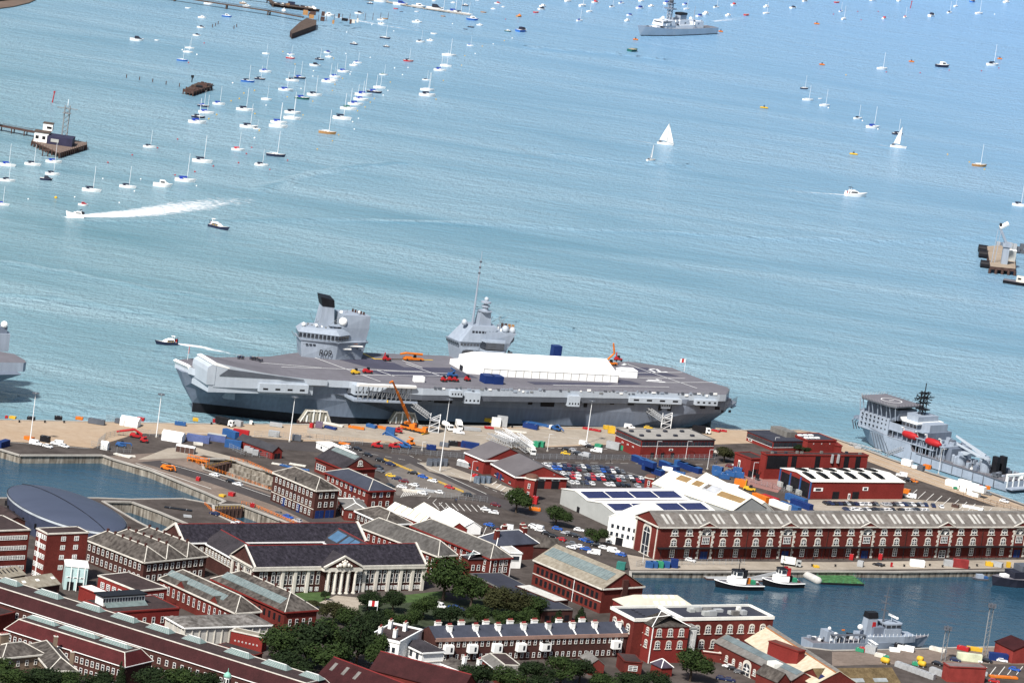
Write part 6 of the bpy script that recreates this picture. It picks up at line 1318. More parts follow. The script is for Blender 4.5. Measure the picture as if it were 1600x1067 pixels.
x=Bld("slip_shed","long shed with cream corrugated roof and grey ridge at lower right",p_(1960,965),p_(1720,1000),(1150,990.5),h=6.2,roof='gable',rise=5.5,rm=mat("yellow_cream_sheet",(.52,.46,.36),.7,.12,.06,kind='stains',alt=(.75,.7,.62)),wall=brick,over=.3)
x.light(0,0,x.L,.88,1.0,roof_grey,"ridge_capping");x.light(1,0,x.L,.9,1.0,roof_grey,"ridge_capping");x.light(0,0,x.L,.84,.875,mat("rust_streak",(.28,.12,.05),.8),"rust_band")
x.light(0,x.L*.02,x.L*.06,.3,.5,pv,"skylight")
x=Bld("slip_shed","narrow shed with pale roof, glass strip and arched brick wall",p_(1690,945),p_(1590,968),p_(1108,728),h=6.6,roof='gable',rise=2.6,rm=roof_grey,wall=brick,over=.4)
x.light(0,x.L*.3,x.L*.98,.5,.95,mat("dark_skylight",(.12,.15,.16),.3),"skylight");x.light(0,1,x.L*.24,.5,.95,mat("dark_skylight",(.12,.15,.16),.3),"skylight");x.win('l',7,1.6,1.3,2.0,'arch',2,16);x.win('l',1,.1,4,4.6,'arch',at=[x.dv*.44])
x.box('l',x.dv*.72,x.h,4.6,4,2.6,roof_white,"roof_cabin",off=-4)
x=Bld("plant_block","windowless dark red plant block on the cream roofed shed",q_(206,852),q_(192,868),q_(6,803),h=13,roof='flat',rm=mat("red_flat_roof",(.12,.045,.035),.8),wall=brick_red,para=.3)
x=Bld("tile_shed","shed with brown mossy roof and rusty rooflights at the bottom edge",q_(835,1085),q_(345,1092),16,h=6,roof='gable',axis='u',rise=4.5,rm=mat("mossy_roof",(.13,.095,.05),.9,.35,.3,kind='patches',alt=(.5,.45,.4)),wall=brick);
for i in range(3):x.light(0,x.L*(.08+.3*i),x.L*(.08+.3*i)+6,.2,.4,mat("dull_rooflight",(.25,.27,.28),.5),"skylight")
x=Bld("gable_house","small brick gabled house at the bottom edge left of the mossy roof",q_(180,1075),q_(60,1060),q_(-70,1000),h=6,roof='gable',rise=3,rm=slate_worn,wall=brick);x.light(1,2,5,.4,.7,white)
x=Bld("brick_wall_yard","curving brick garden wall behind the small car park",p_(1225,815),p_(1030,790),2.0,h=3.4,roof='flat',wall=brick,rm=cream,para=.3,cat="wall")
x=Bld("terrace_row","row of brick terraced houses with slate roof and white chimney stacks",p_(562,679),n_(604,488),11,h=8.8,roof='gable',axis='u',rise=3.0,rm=slate_blue,wall=brick_brown,over=.2)
H_=x.h;pb=MB();pb.box((x.du/2,-.25,H_-1.0),(x.du,.5,1.3),mat("buff_parapet",(.27,.17,.14),.85,.2));pb.build("parapet",x.t)
for z in(1.0,H_-3.1):x.win('f',32,z,1.1,1.8,'sash',1,1)
for i,px in enumerate([n_(v,0)[0]for v in(697,880,1072,1262,1452)]+[p_(v,0)[0]for v in(195,340)]):x.chimney(up_ if False else upx(px,12),x.dv*.62,H_+.4,2.2,1.4,3.6,white,4,"rear_chimney")
for i,px in enumerate([n_(v,0)[0]for v in(745,950,1125,1325,1518)]+[p_(v,0)[0]for v in(95,245,385,535)]):
 u_=upx(px,11);x.chimney(u_,x.dv*.3,H_+.2,1.8,1.6,3.6,white,4);pq=MB();pq.add([(u_-.3,0,H_+.3),(u_+.3,0,H_+.3),(u_+.3,x.dv*.5,H_+3.4),(u_-.3,x.dv*.5,H_+3.4)],[(0,1,2,3)],white);pq.build("party_wall",x.t)
for px in[n_(v,0)[0]for v in(695,882,1075,1262,1455)]+[p_(v,0)[0]for v in(40,485)]:
 u_=upx(px,6);x.box('f',u_,3.6,3.6,2.0,3.0,white,"bay_box");x.box('f',u_+.7,4.3,.8,.1,1.6,glass,"bay_window",off=2.0)
x=Bld("white_villa","white rendered villa with flat roof at the end of the terrace",n_(500,425),n_(322,522),n_(125,447),h=9.5,roof='flat',wall=white,rm=felt_brown,para=.9,eave=white)
for z in(1.2,5.6):x.win('l',5,z,1.2,1.9,'dark',1,1)
for u_,v_ in((.2,.8),(.7,.85),(.75,.4),(.25,.35)):x.chimney(x.du*u_,x.dv*v_,x.h,1.8,1.2,3,white,3)
x=Bld("white_villa","white bow fronted block with slate roof facing the trees",n_(655,575),n_(500,592),n_(335,512),base=n_(0,738)[1],roof='hip',axis='v',rise=2.0,rm=slate,wall=white,eave=white)
x.win('l',3,3.6,1.6,2.6,'dark',.8,.8);x.box('l',x.dv/2,3.0,x.dv,.3,.35,white,"balcony_band");x.win('l',3,.6,1.2,1.7,'dark');x.box('f',x.du/2,3.0,x.du,.2,.3,cream,"string_course")
x=Bld("white_villa","lower white wing of the villa with slate roof and chimneys",n_(905,700),n_(842,752),n_(652,678),h=5.6,roof='gable',rise=1.6,rm=slate_worn,wall=white,eave=white);x.win('l',6,2.6,.9,1.5,'dark',.5,.5);x.win('l',5,.4,.9,1.3,'dark',.5,.5)
x.chimney(x.du*.3,x.dv*.35,x.h+.4,1.2,1.2,4,white,1);x.chimney(x.du*.7,x.dv*.05,x.h+.4,1.4,1.4,3.6,white,2)
x=Bld("mews_house","brick mews house with pale mansard roof behind the terrace gardens",n_(1225,690),n_(1110,760),n_(960,640),h=4.6,roof='mansard',rise=2.6,inset=2.2,rm=roof_grey,wall=brick);x.win('l',4,1.6,1.0,1.6)
x=Bld("mews_house","small garden outbuilding with grey roof below the terrace",p_(390,850),p_(330,870),p_(270,820),h=4,roof='gable',rise=2.0,rm=roof_grey,wall=brick)
x=Bld("mews_house","brick outbuilding with white bay beside the square tower block",p_(635,835),p_(545,850),p_(500,800),h=5,roof='flat',rm=felt_brown,wall=brick,para=.3);x.win('f',1,1.6,3.4,2,'cross')
x=Bld("conservatory","small brick conservatory with glazed pyramid roof",p_(835,882),p_(775,890),p_(712,860),h=3.6,roof='hip',rise=2.0,rm=mat("tinted_glazing",(.06,.05,.07),.3),wall=brick_red,ridge=white,hipf=.95)
x=Bld("tiled_barn","dark maroon tiled roof behind the white villa at the bottom edge",13,n_(800,905),n_(95,722),h=6,roof='gable',rise=5.0,rm=roof_red,wall=brick,ridge=tile_red)
x=Bld("tiled_barn","maroon tiled roof with three rooflights at the bottom edge",15,m_(1500,1260),m_(860,1015),h=6,roof='gable',rise=6,rm=roof_red,wall=brick,ridge=tile_red)
for t in(.66,.8,.94):x.light(0,x.L*t-1.4,x.L*t,.42,.78,roof_grey,"skylight")
x=Bld("mansard_block","very long brick block with maroon mansard roof and pyramid skylights",17,(480,1092),(-60,922),h=8,roof='mansard',rise=4.2,inset=3.2,rm=roof_red,wall=brick_brown)
for z in(.8,4.4):x.win('l',45,z,1.2,1.9,'sash',1,1)
def sky_ridge(x,y0,y1,xc,w,hh):
 t=MB();z=x.h+x.rise+.1;i=1.6
 vs=[(xc-w/2,y0,z),(xc+w/2,y0,z),(xc+w/2,y1,z),(xc-w/2,y1,z),(xc,y0+i,z+hh),(xc,y1-i,z+hh)];t.add(vs,[(1,2,5,4),(2,3,5),(3,0,4,5),(0,1,4)],mat("pale_skylight",(.15,.205,.195),.4,.15,.6))
 nb=10
 for j in range(nb+1):
  f_=j/nb;y=y0+i+(y1-y0-2*i)*f_
  for s in(-1,1):t.tube((xc+s*w/2,y0+(y1-y0)*f_,z+.06),(xc,y,z+hh+.05),.07,galv,3)
 t.tube(vs[4],vs[5],.14,white,4);t.build("pyramid_skylight",x.t)
def vpx(x,px,z,u_):
 lo,hi=0,x.dv
 for _ in range(40):
  mm=(lo+hi)/2;P=x.o+x.v*mm+x.u*u_
  if PX((P.x,P.y,z))[0]>px:lo=mm
  else:hi=mm
 return lo
for p0,p1 in((f(-40,0)[0],f(190,0)[0]),(f(240,0)[0],f(505,0)[0]),(f(560,0)[0],f(825,0)[0]),(f(825,0)[0],f(1090,0)[0]),(f(1095,0)[0],f(1360,0)[0]),(f(1370,0)[0],f(1600,0)[0]),(m_(120,0)[0],m_(400,0)[0]),(m_(405,0)[0],m_(690,0)[0]),(m_(695,0)[0],m_(940,0)[0])):
 y1,y0=vpx(x,p0,13,11.0),vpx(x,p1,13,11.0);sky_ridge(x,y0+2,y1-3,11.0,4.0,1.5)
x=Bld("mansard_block","shorter brick block with bright maroon mansard roof in front",f(1180,900),f(960,945),f(42,655),h=7.5,roof='mansard',rise=4.0,inset=3.0,rm=mat("bright_maroon_tile",(.06,.011,.012),.75,.3,.2,kind='courses',alt=(.45,.4,.4)),wall=brick_brown)
for z in(.8,4.2):x.win('l',22,z,1.2,1.9)
for p0,p1 in((f(220,0)[0],f(440,0)[0]),(f(470,0)[0],f(750,0)[0]),(f(780,0)[0],f(1000,0)[0])):sky_ridge(x,vpx(x,p1,12,x.du*.55),vpx(x,p0,12,x.du*.55),x.du*.55,3.0,1.1)
stained=mat("stained_felt",(.17,.16,.15),.85,.5,.12,kind='stains',f=.8,alt=(.3,.27,.25))
x=Bld("stained_store","grey white walled store with stained flat pitched roof and white posts",g(600,945),f(1420,636),f(1276,556),h=6.4,roof='hip',axis='u',rise=1.6,rm=stained,wall=mat("stained_white_wall",(.5,.49,.46),.8,.15,.2,kind='stains',f=.6,alt=(.6,.58,.55)),eave=white)
for i in range(12):x.box('f',x.du*(i+.02)/11.5,0,.4,.35,x.h-.6,cream,"post")
for i in range(5):x.box('l',x.dv*(i+.1)/4.6,0,.4,.35,x.h-.6,cream,"post")
x=Bld("red_annex","small bright red flat roofed block in front of the stained store",m_(510,700),m_(448,714),m_(204,660),h=5.6,roof='flat',rm=roof_tan,wall=brick_red,para=.4,eave=cream);x.win('l',7,2,.5,.5,'light')
x=Bld("flat_extension","low dark felt roofed extension beside the tree",m_(450,835),m_(385,850),m_(105,770),h=3.6,roof='flat',rm=felt_brown,wall=brick,para=.3)
x=Bld("brown_roof_block","brick block with flat brown roof and square white windows",f(1330,353),f(1056,360),f(757,240),h=7.6,roof='flat',rm=felt_brown,wall=brick_red,eave=cream,para=.5)
x.win('f',4,3.6,2.2,2.2,'cross');x.win('l',6,3.6,2.0,2.2,'cross')
x=Bld("lantern_building","red brick building with white louvred roof lantern",f(1380,490),f(850,525),f(640,430),h=6.8,roof='flat',rm=felt_brown,wall=brick_red,eave=brick_red,para=.5)
x.win('f',7,2,1.3,2.2,'sash');x.win('l',3,2,1.3,2.2,'sash')
ln2=MB();ln2.box((x.du*.36,x.dv*.62,x.h),(x.du*.60,5,3.4),white);ln2.box((x.du*.36,x.dv*.62,x.h+3.4),(x.du*.64,6,.5),black)
for i in range(15):ln2.box((x.du*(.07+.04*i),x.dv*.62-2.55,x.h+1.6),(.8,.2,1.2),glass)
ln2.build("roof_lantern",x.t);gl=MB();gl.add([(x.du*.06,x.dv*.62-5,x.h+.2),(x.du*.66,x.dv*.62-5,x.h+.2),(x.du*.66,x.dv*.62-2.6,x.h+1.4),(x.du*.06,x.dv*.62-2.6,x.h+1.4)],[(0,1,2,3)],skyglass);gl.build("lean_to_glazing",x.t)
x=Bld("flat_extension","low building with bright white flat roof left of the lantern building",f(880,385),f(800,400),f(610,322),h=5,roof='flat',rm=roof_white,wall=brick_red,para=.3)
x=Bld("tan_roof_shed","low shed with tan roof and small roof boxes at the left",f(460,305),f(165,348),10,h=5,roof='gable',axis='u',rise=2.6,rm=roof_tan,wall=brick_brown);x.win('f',8,1,1.4,2.2,'slot')
for t in(.15,.5,.9):x.light(0,x.L*t,x.L*t+1.6,.45,.65,roof_white,"roof_vent")
x=Bld("tan_roof_shed","small pale roofed shed with row of dark slots at the left edge",f(195,232),f(20,262),9,h=6,roof='gable',axis='u',rise=2,rm=roof_tan,wall=brick_brown);x.light(0,x.L*.1,x.L*.95,.4,.8,black,"roof_slot",n=5,gap=x.L*.13)
x=Bld("skylight_range","left brick range with grey roof, long skylight and small brick gables",g(540,852),g(332,856),f(1232,258),h=7.4,roof='hip',rise=4.2,rm=slate_worn,wall=brick,ridge=cream,eave=cream)
x.light(0,x.L*.22,x.L*.97,.3,.68,skyglass,"skylight",bars=22);x.win('l',14,2.6,1.1,3.0,'sash')
for t in(.28,.72):
 gb=MB();y=x.dv*t;gb.add([(-.2,y-2.5,x.h),(-.2,y+2.5,x.h),(-.2,y,x.h+2.4)],[(0,2,1)],brick);gb.add([(-.3,y-2.6,x.h),(-.3,y,x.h+2.5),(3.2,y,x.h+2.5),(1.6,y-2.6,x.h),(-.3,y+2.6,x.h),(1.6,y+2.6,x.h)],[(0,3,2,1),(1,2,5,4)],slate_worn);gb.build("dormer_gable",x.t)
x=Bld("skylight_range","right brick range with grey roof and long pale skylight near the lawn",g(985,848),g(705,850),g(150,600),h=7.4,roof='hip',rise=4.6,rm=slate_worn,wall=brick,ridge=cream,eave=brick_red)
x.light(0,x.L*.12,x.L*.93,.25,.62,skyglass,"skylight",bars=24);x.win('l',14,3,1.2,2.4,'slot',name="window_recess");x.win('f',4,2,1.2,2.4);x.light(1,3,6,.2,.5)
for i in range(5):x.top(x.bw/2,x.L*(.2+.16*i),.8,.8,1.2,brick_brown,"ridge_vent",z=x.h+x.rise)
x=Bld("cupola_house","brick house carrying a green copper domed cupola at the bottom edge",(395,1090),(340,1092),14,h=9,roof='hip',axis='v',rise=3,rm=slate_worn,wall=brick_brown,ridge=white)
lo=PX((x.o+x.u*x.du/2+x.v*x.dv*.4)+Vector((0,0,0)))
cu=MB();cx,cy=x.du*.34,3.2;z0=x.h+.5
cu.lathe((cx,cy,z0),[(2.3,0),(2.2,2.2),(1.5,3.2),(1.35,3.4)],verdigris,8);cu.build("cupola_base",x.t)
cu=MB();cu.lathe((cx,cy,z0+3.4),[(1.2,0),(1.15,2.6),(1.4,2.7)],white,8)
for i in range(8):cu.box((cx+1.16*cos(pi/8+i*pi/4),cy+1.16*sin(pi/8+i*pi/4),z0+3.8),(.12,.55,1.7),black,pi/8+i*pi/4)
cu.build("cupola_lantern",x.t)
cu=MB();cu.lathe((cx,cy,z0+6.1),[(1.35,0),(1.3,.5),(1.0,1.1),(.4,1.6),(.1,1.8),(.06,3.0)],verdigris,10);cu.build("cupola_dome",x.t,True)
tanb=mat("tan_brick",(.2,.15,.11),.9,.25,.2,kind='courses',alt=(.6,.57,.55))
x=Bld("old_house","tan brick house with leaded hip roof and tall chimneys at lower left",f(335,838),f(20,868),f(-90,800),h=8.5,roof='hip',axis='u',rise=2.8,rm=slate_worn,wall=tanb,ridge=cream,eave=cream);x.win('f',4,5,1.1,1.8)
x.chimney(x.du*.3,x.dv*.7,x.h+1,3.4,1.6,4.6,tanb,5)
x=Bld("old_house","tan brick rear wing with slate hip and two chimneys at lower left",f(560,935),f(385,960),f(225,770),h=7.5,roof='hip',axis='v',rise=2.8,rm=slate_worn,wall=tanb,ridge=cream,eave=cream);x.win('f',2,3,1.2,2,'arch')
x.chimney(x.du*.85,x.dv*.85,x.h,1.2,1.2,4.4,tanb,1);x.chimney(x.du*.95,x.dv*.2,x.h,1.2,1.2,4.6,tanb,1)
x=Bld("brick_cottage","small dark brick block at the left edge under the tan shed",f(120,520),f(-60,560),12,h=7,roof='flat',rm=felt_brown,wall=brick,para=.4)
x=Bld("red_cabin","red flat roofed store building at the lower right quay",q_(1365,972),q_(1135,962),q_(1120,938),base=q_(0,1060)[1],roof='flat',rm=mat("grey_red_roof",(.16,.13,.125),.8),wall=mat("red_cladding",(.22,.035,.03),.7),para=.3)
x=Bld("red_cabin","red gabled store at the right edge of the lower quay",q_(1720,860),q_(1535,862),12,base=q_(0,945)[1],roof='gable',axis='v',rise=2.4,rm=roof_red,wall=mat("red_cladding",(.22,.035,.03),.7))
# ---------------------------------------------------------------- trees
leafs=[mat("leaf_"+n,c1,.85,0,.55,col2=c2,kind='patches',s2=1.6,f=.7,alt=(.35,.38,.3))for n,c1,c2 in(("green",(.012,.024,.007),(.042,.068,.017)),("dark",(.008,.016,.006),(.022,.038,.012)),("olive",(.022,.025,.009),(.048,.048,.018)))]
bark=mat("bark",(.06,.045,.035),.95,.3,1)
CROWN={}
def crown(kind,v,lm):
 if(kind,v,lm.name)in CROWN:return CROWN[(kind,v,lm.name)]
 rnd=random.Random(v*7+len(kind));b=MB();lobes=[]
 if kind=='round':
  for i in range(13):
   a=rnd.uniform(0,2*pi);r=rnd.uniform(.1,.62);lobes.append((r*cos(a),r*sin(a),rnd.uniform(-.30,.5)*(1-r*.5),rnd.uniform(.26,.44)))
 elif kind=='cone':lobes=[(rnd.uniform(-.1,.1),rnd.uniform(-.1,.1),-.7+.2*i,.62-.075*i)for i in range(8)]
 else:lobes=[(rnd.uniform(-.8,.8),rnd.uniform(-.5,.5),rnd.uniform(-.25,.2),rnd.uniform(.22,.4))for i in range(10)]
 tot=sum(l[3]**2 for l in lobes);vs=[];fs=[];N=4200 if kind!='bare' else 700
 for lx,ly,lz,lr in lobes:
  for i in range(int(N*lr*lr/tot)):
   z=rnd.uniform(-.75,1);a=rnd.uniform(0,2*pi);q=sqrt(1-z*z);rr=lr*rnd.uniform(.55,1.05)
   p=Vector((lx+rr*q*cos(a),ly+rr*q*sin(a),lz+rr*z*.9));s=rnd.uniform(.028,.062)
   n=Vector((q*cos(a),q*sin(a),z))+Vector((rnd.uniform(-.8,.8),rnd.uniform(-.8,.8),rnd.uniform(-.5,.9)));n.normalize();t=n.orthogonal().normalized();w=n.cross(t);ph=rnd.uniform(0,pi);t,w=t*cos(ph)+w*sin(ph),w*cos(ph)-t*sin(ph)
   o=len(vs);vs+=[p+t*s,p+w*s*.7,p-t*s*.9,p-w*s*.8];fs.append((o,o+1,o+2,o+3))
 b.add(vs,fs,lm);CROWN[(kind,v,lm.name)]=b.mesh("crown");return CROWN[(kind,v,lm.name)]
def tree(px,py,hp,wp,lb,kind='round',leaf=0,cat="tree",name="tree",group=None):
 o=G(px,py);s=SC(px,py);H=hp/s/.98*1.08;Wd=wp/s*1.22;t=thing(name,lb,cat,o,random.uniform(0,6),group)
 ch=H*.95 if kind=='round' else H*.95;q=link(bpy.data.objects.new("crown",crown(kind,random.randrange(5),leafs[leaf])),t);q.scale=(Wd/1.9,Wd/1.9,ch/1.75);q.location=(0,0,H-ch*.52);q.rotation_euler=(0,0,random.uniform(0,6))
 b=MB();r=max(.15,Wd*.032);b.tube((0,0,0),(.1,0,H*.45),r,bark,7,r*.6)
 for i in range(6):a=i*1.05+.3;b.tube((.08,0,H*(.25+.03*i)),(Wd*.26*cos(a),Wd*.26*sin(a),H*(.5+.05*i)),r*.45,bark,5,r*.15)
 b.build("trunk",t);return t
for px,py,h,w,lb in((806,801,43,47,"round dark green tree in front of the brick tower"),(868,822,35,45,"round green tree against the grey solar roof warehouse"),(931,851,28,37,"small round tree beside the white gable house"),(418,920,44,54,"broad tree in front of the columned building's left end"),(345,872,20,32,"small dark tree behind the columned building's left gable"),(692,938,72,76,"tall dense tree at the right end of the columned building"),(1078,1064,56,62,"round tree below the square red tower block")):tree(px,py,h,w,lb)
tree(1131,722,26,34,"thin leaved tree on the traffic island by the red office block",leaf=2)
tree(1255,708,13,24,"low dark bush in front of the plain brick block",'bush',1,"bush","bush")
GA="trees of the walled garden"
for i,(px,py,h,w)in enumerate([(735,950,52,62),(772,960,50,58),(803,966,48,52),(832,970,46,48),(660,968,40,46),(702,978,38,50),(745,980,36,46),(785,984,34,46),(820,982,34,42)]):tree(px,py,h,w,"bushy tree behind the terrace roofs",leaf=(0,2,2,0,0,1,0,0,0)[i],group=GA)
for i,(px,py,h,w)in enumerate([(573,957,36,44),(613,957,36,38),(540,988,42,42),(578,990,42,42),(612,990,40,42),(640,985,36,40),(520,974,34,48),(566,1012,60,50),(590,1004,46,40)]):tree(px,py,h,w,"dark tree between the lawn and the white villa",leaf=(1,1,0,1,0,0,2,1,1)[i],group=GA)
for i,(px,py,h,w)in enumerate([(438,1040,62,76),(478,1038,76,92),(520,1032,70,82),(555,1046,84,74),(508,1058,60,80),(450,1062,50,70),(583,1052,70,50)]):tree(px,py,h,w,"large dark tree in the big clump left of the white villa",leaf=i%2,group="big tree clump")
for i,(px,py,h,w)in enumerate([(740,1078,44,62),(790,1082,42,62),(835,1078,46,62),(875,1070,46,56),(905,1066,40,44),(940,1084,38,56),(985,1086,40,60),(1028,1080,32,46),(710,1080,30,44)]):tree(px,py,h,w,"dark tree along the bottom edge below the terrace",leaf=(1,0,1,0,1,0,1,1,1)[i],group="trees along the bottom edge")
for i,(px,py,h,w)in enumerate([(10,1082,52,76),(58,1086,48,74),(102,1086,40,56),(150,1090,44,58),(236,1090,52,72),(282,1092,52,80),(318,1088,42,52)]):tree(px,py,h,w,"dark tree at the lower left under the old brick blocks",leaf=(0,1,0,1,1,0,1)[i],group="trees along the bottom edge")
tree(186,1078,46,26,"dark narrow conifer at the lower left",'cone',1);tree(871,976,24,27,"clipped cone shaped tree left of the terrace's right end",'cone',1);tree(906,972,26,25,"dark cone shaped tree near the basin building",'cone',1)
for px,py,h,w in((468,950,14,30),(492,952,14,34),(508,938,18,16),(452,946,12,24)):tree(px,py,h,w,"low shrub at the edge of the front lawn",'bush',2 if px!=508 else 1,"shrub","shrub")
# ---------------------------------------------------------------- vehicles
CARC={'w':("white",(.72,.72,.72)),'k':("black",(.012,.012,.015)),'s':("silver",(.38,.39,.41)),'g':("grey",(.13,.135,.145)),'b':("blue",(.02,.09,.38)),'n':("navy",(.014,.022,.07)),'r':("red",(.38,.018,.022)),'y':("yellow",(.65,.42,.03)),'m':("maroon",(.12,.014,.02)),'o':("orange",(.6,.17,.02))}
VP={}
def vproto(kind,c):
 if(kind,c)in VP:return VP[(kind,c)]
 nm,col=CARC[c];paint=mat("car_paint_"+nm,col,.25,.05,.5,spec=.6);t=bpy.data.objects.new("parked_van" if kind=='van' else "parked_car",None)
 L,Wd=(5.4,2.05)if kind=='van' else(4.4,1.82);b=MB()
 pr=[(-2.2,.3),(-2.2,.85),(-2.05,.98),(1.0,.98),(2.1,.78),(2.2,.55),(2.15,.3)]if kind!='van' else[(-2.7,.3),(-2.7,1.1),(1.6,1.15),(2.6,.98),(2.7,.6),(2.65,.3)]
 n=len(pr);hw=Wd/2
 b.add([(x,-hw,z)for x,z in pr]+[(x,hw,z)for x,z in pr],[tuple(range(n))[::-1],tuple(range(n,2*n))]+[(i,(i+1)%n,n+(i+1)%n,n+i)for i in range(n)],paint)
 if kind=='van':b.loft([[(-2.68,-hw,1.1),(-2.62,-hw*.9,2.15),(-2.62,hw*.9,2.15),(-2.68,hw,1.1)],[(.7,-hw,1.1),(.6,-hw*.9,2.15),(.6,hw*.9,2.15),(.7,hw,1.1)],[(1.6,-hw*.97,1.13),(1.0,-hw*.85,2.0),(1.0,hw*.85,2.0),(1.6,hw*.97,1.13)]],paint)
 elif kind=='pickup':b.box((.25,0,.95),(1.5,Wd*.94,.7),paint,0,.85);b.box((-1.3,0,.9),(1.5,Wd*.8,.1),black)
 else:b.loft([[(-1.95,-hw*.95,.95),(-1.45,-hw*.8,1.46),(-1.45,hw*.8,1.46),(-1.95,hw*.95,.95)],[(.1,-hw*.95,.97),(.0,-hw*.8,1.48),(.0,hw*.8,1.48),(.1,hw*.95,.97)],[(1.05,-hw*.93,.97),(.35,-hw*.78,1.44),(.35,hw*.78,1.44),(1.05,hw*.93,.97)]],paint)
 b.build("body",t);w=MB()
 if kind=='van':
  w.quad((1.52,-.9,1.24),(1.52,.9,1.24),(1.06,.83,1.97),(1.06,-.83,1.97),glass)
  for s in(-1,1):w.quad((.2,s*hw*1.0,1.3),(1.2,s*hw*.99,1.3),(.9,s*hw*.91,1.9),(.2,s*hw*.93,1.9),glass)
 elif kind=='pickup':
  for s in(-1,1):w.quad((-.3,s*hw*.93,1.15),(.8,s*hw*.93,1.15),(.7,s*hw*.86,1.55),(-.25,s*hw*.86,1.55),glass)
  w.quad((1.0,-.75,1.1),(1.0,.75,1.1),(.9,.72,1.58),(.9,-.72,1.58),glass)
 else:
  for s in(-1,1):w.quad((-1.6,s*hw*.94,1.03),(.8,s*hw*.94,1.03),(.3,s*hw*.82,1.40),(-1.35,s*hw*.83,1.40),glass)
  w.quad((1.04,-.75,1.03),(1.04,.75,1.03),(.42,.68,1.42),(.42,-.68,1.42),glass);w.quad((-1.96,-.75,1.02),(-1.96,.75,1.02),(-1.53,.68,1.42),(-1.53,-.68,1.42),glass)
 w.build("car_window",t)
 for x in(-L*.3,L*.3):
  for s in(-1,1):q=MB();q.tube((x,s*(hw-.22),.32),(x,s*(hw+.01),.32),.33,tyre,10);q.tube((x,s*(hw+.005),.32),(x,s*(hw+.02),.32),.19,galv,8);q.build("wheel",t)
 VP[(kind,c)]=t;return t
def car(px,py,c,ang,where,kind='car',group="cars parked about the dockyard"):
 t=vproto(kind,c);r=t.copy();COL.objects.link(r);r.location=G(px,py);r.rotation_euler=(0,0,ang)
 for ch in KIDS.get(t.name,[]):q=ch.copy();COL.objects.link(q);q.parent=r
 return tag(r,"%s %s %s"%(CARC[c][0],{'car':"car",'van':"van",'pickup':"pickup truck"}[kind],where),"van" if kind=='van' else "car",group)
UA=R(23);VA=UA+pi/2+R(8)
def row(p0,p1,n,where,mix="kkkkggnnwwssrbm",skip=.06,turn=0.0,rnd=random.Random(3)):
 q0,q1=G(*p0),G(*p1);dd=q1-q0;a=atan2(dd.y,dd.x)
 for i in range(n):
  if rnd.random()<skip:continue
  v=q0+dd*(i/(n-1));px=PX(v);car(px[0],px[1],rnd.choice(mix),a+pi/2+turn+rnd.choice((0,pi))+rnd.uniform(-.04,.04),where)
row((851,727.5),(962,734),16,"in the back row of the big car park");row((857,732.5),(972,739),16,"in the second row of the big car park");row((880,742),(1000,748.5),17,"in the third row of the big car park","kkggnwrrrwsw");row((886,747),(1004,753.5),16,"in the fourth row of the big car park","kkgnwwswrr");row((892,755),(1004,761.5),15,"in the front row of the big car park","wwwrrkkgsn")
row((1291,788),(1438,790),24,"in the front row behind the storehouse roof","kkkggnwwsnk");row((1322,797.5),(1446,798.5),20,"in the row nearest the storehouse ridge","kknwwwgk");row((1446,790.5),(1470,793),3,"at the right end behind the storehouse roof","kwn",0)
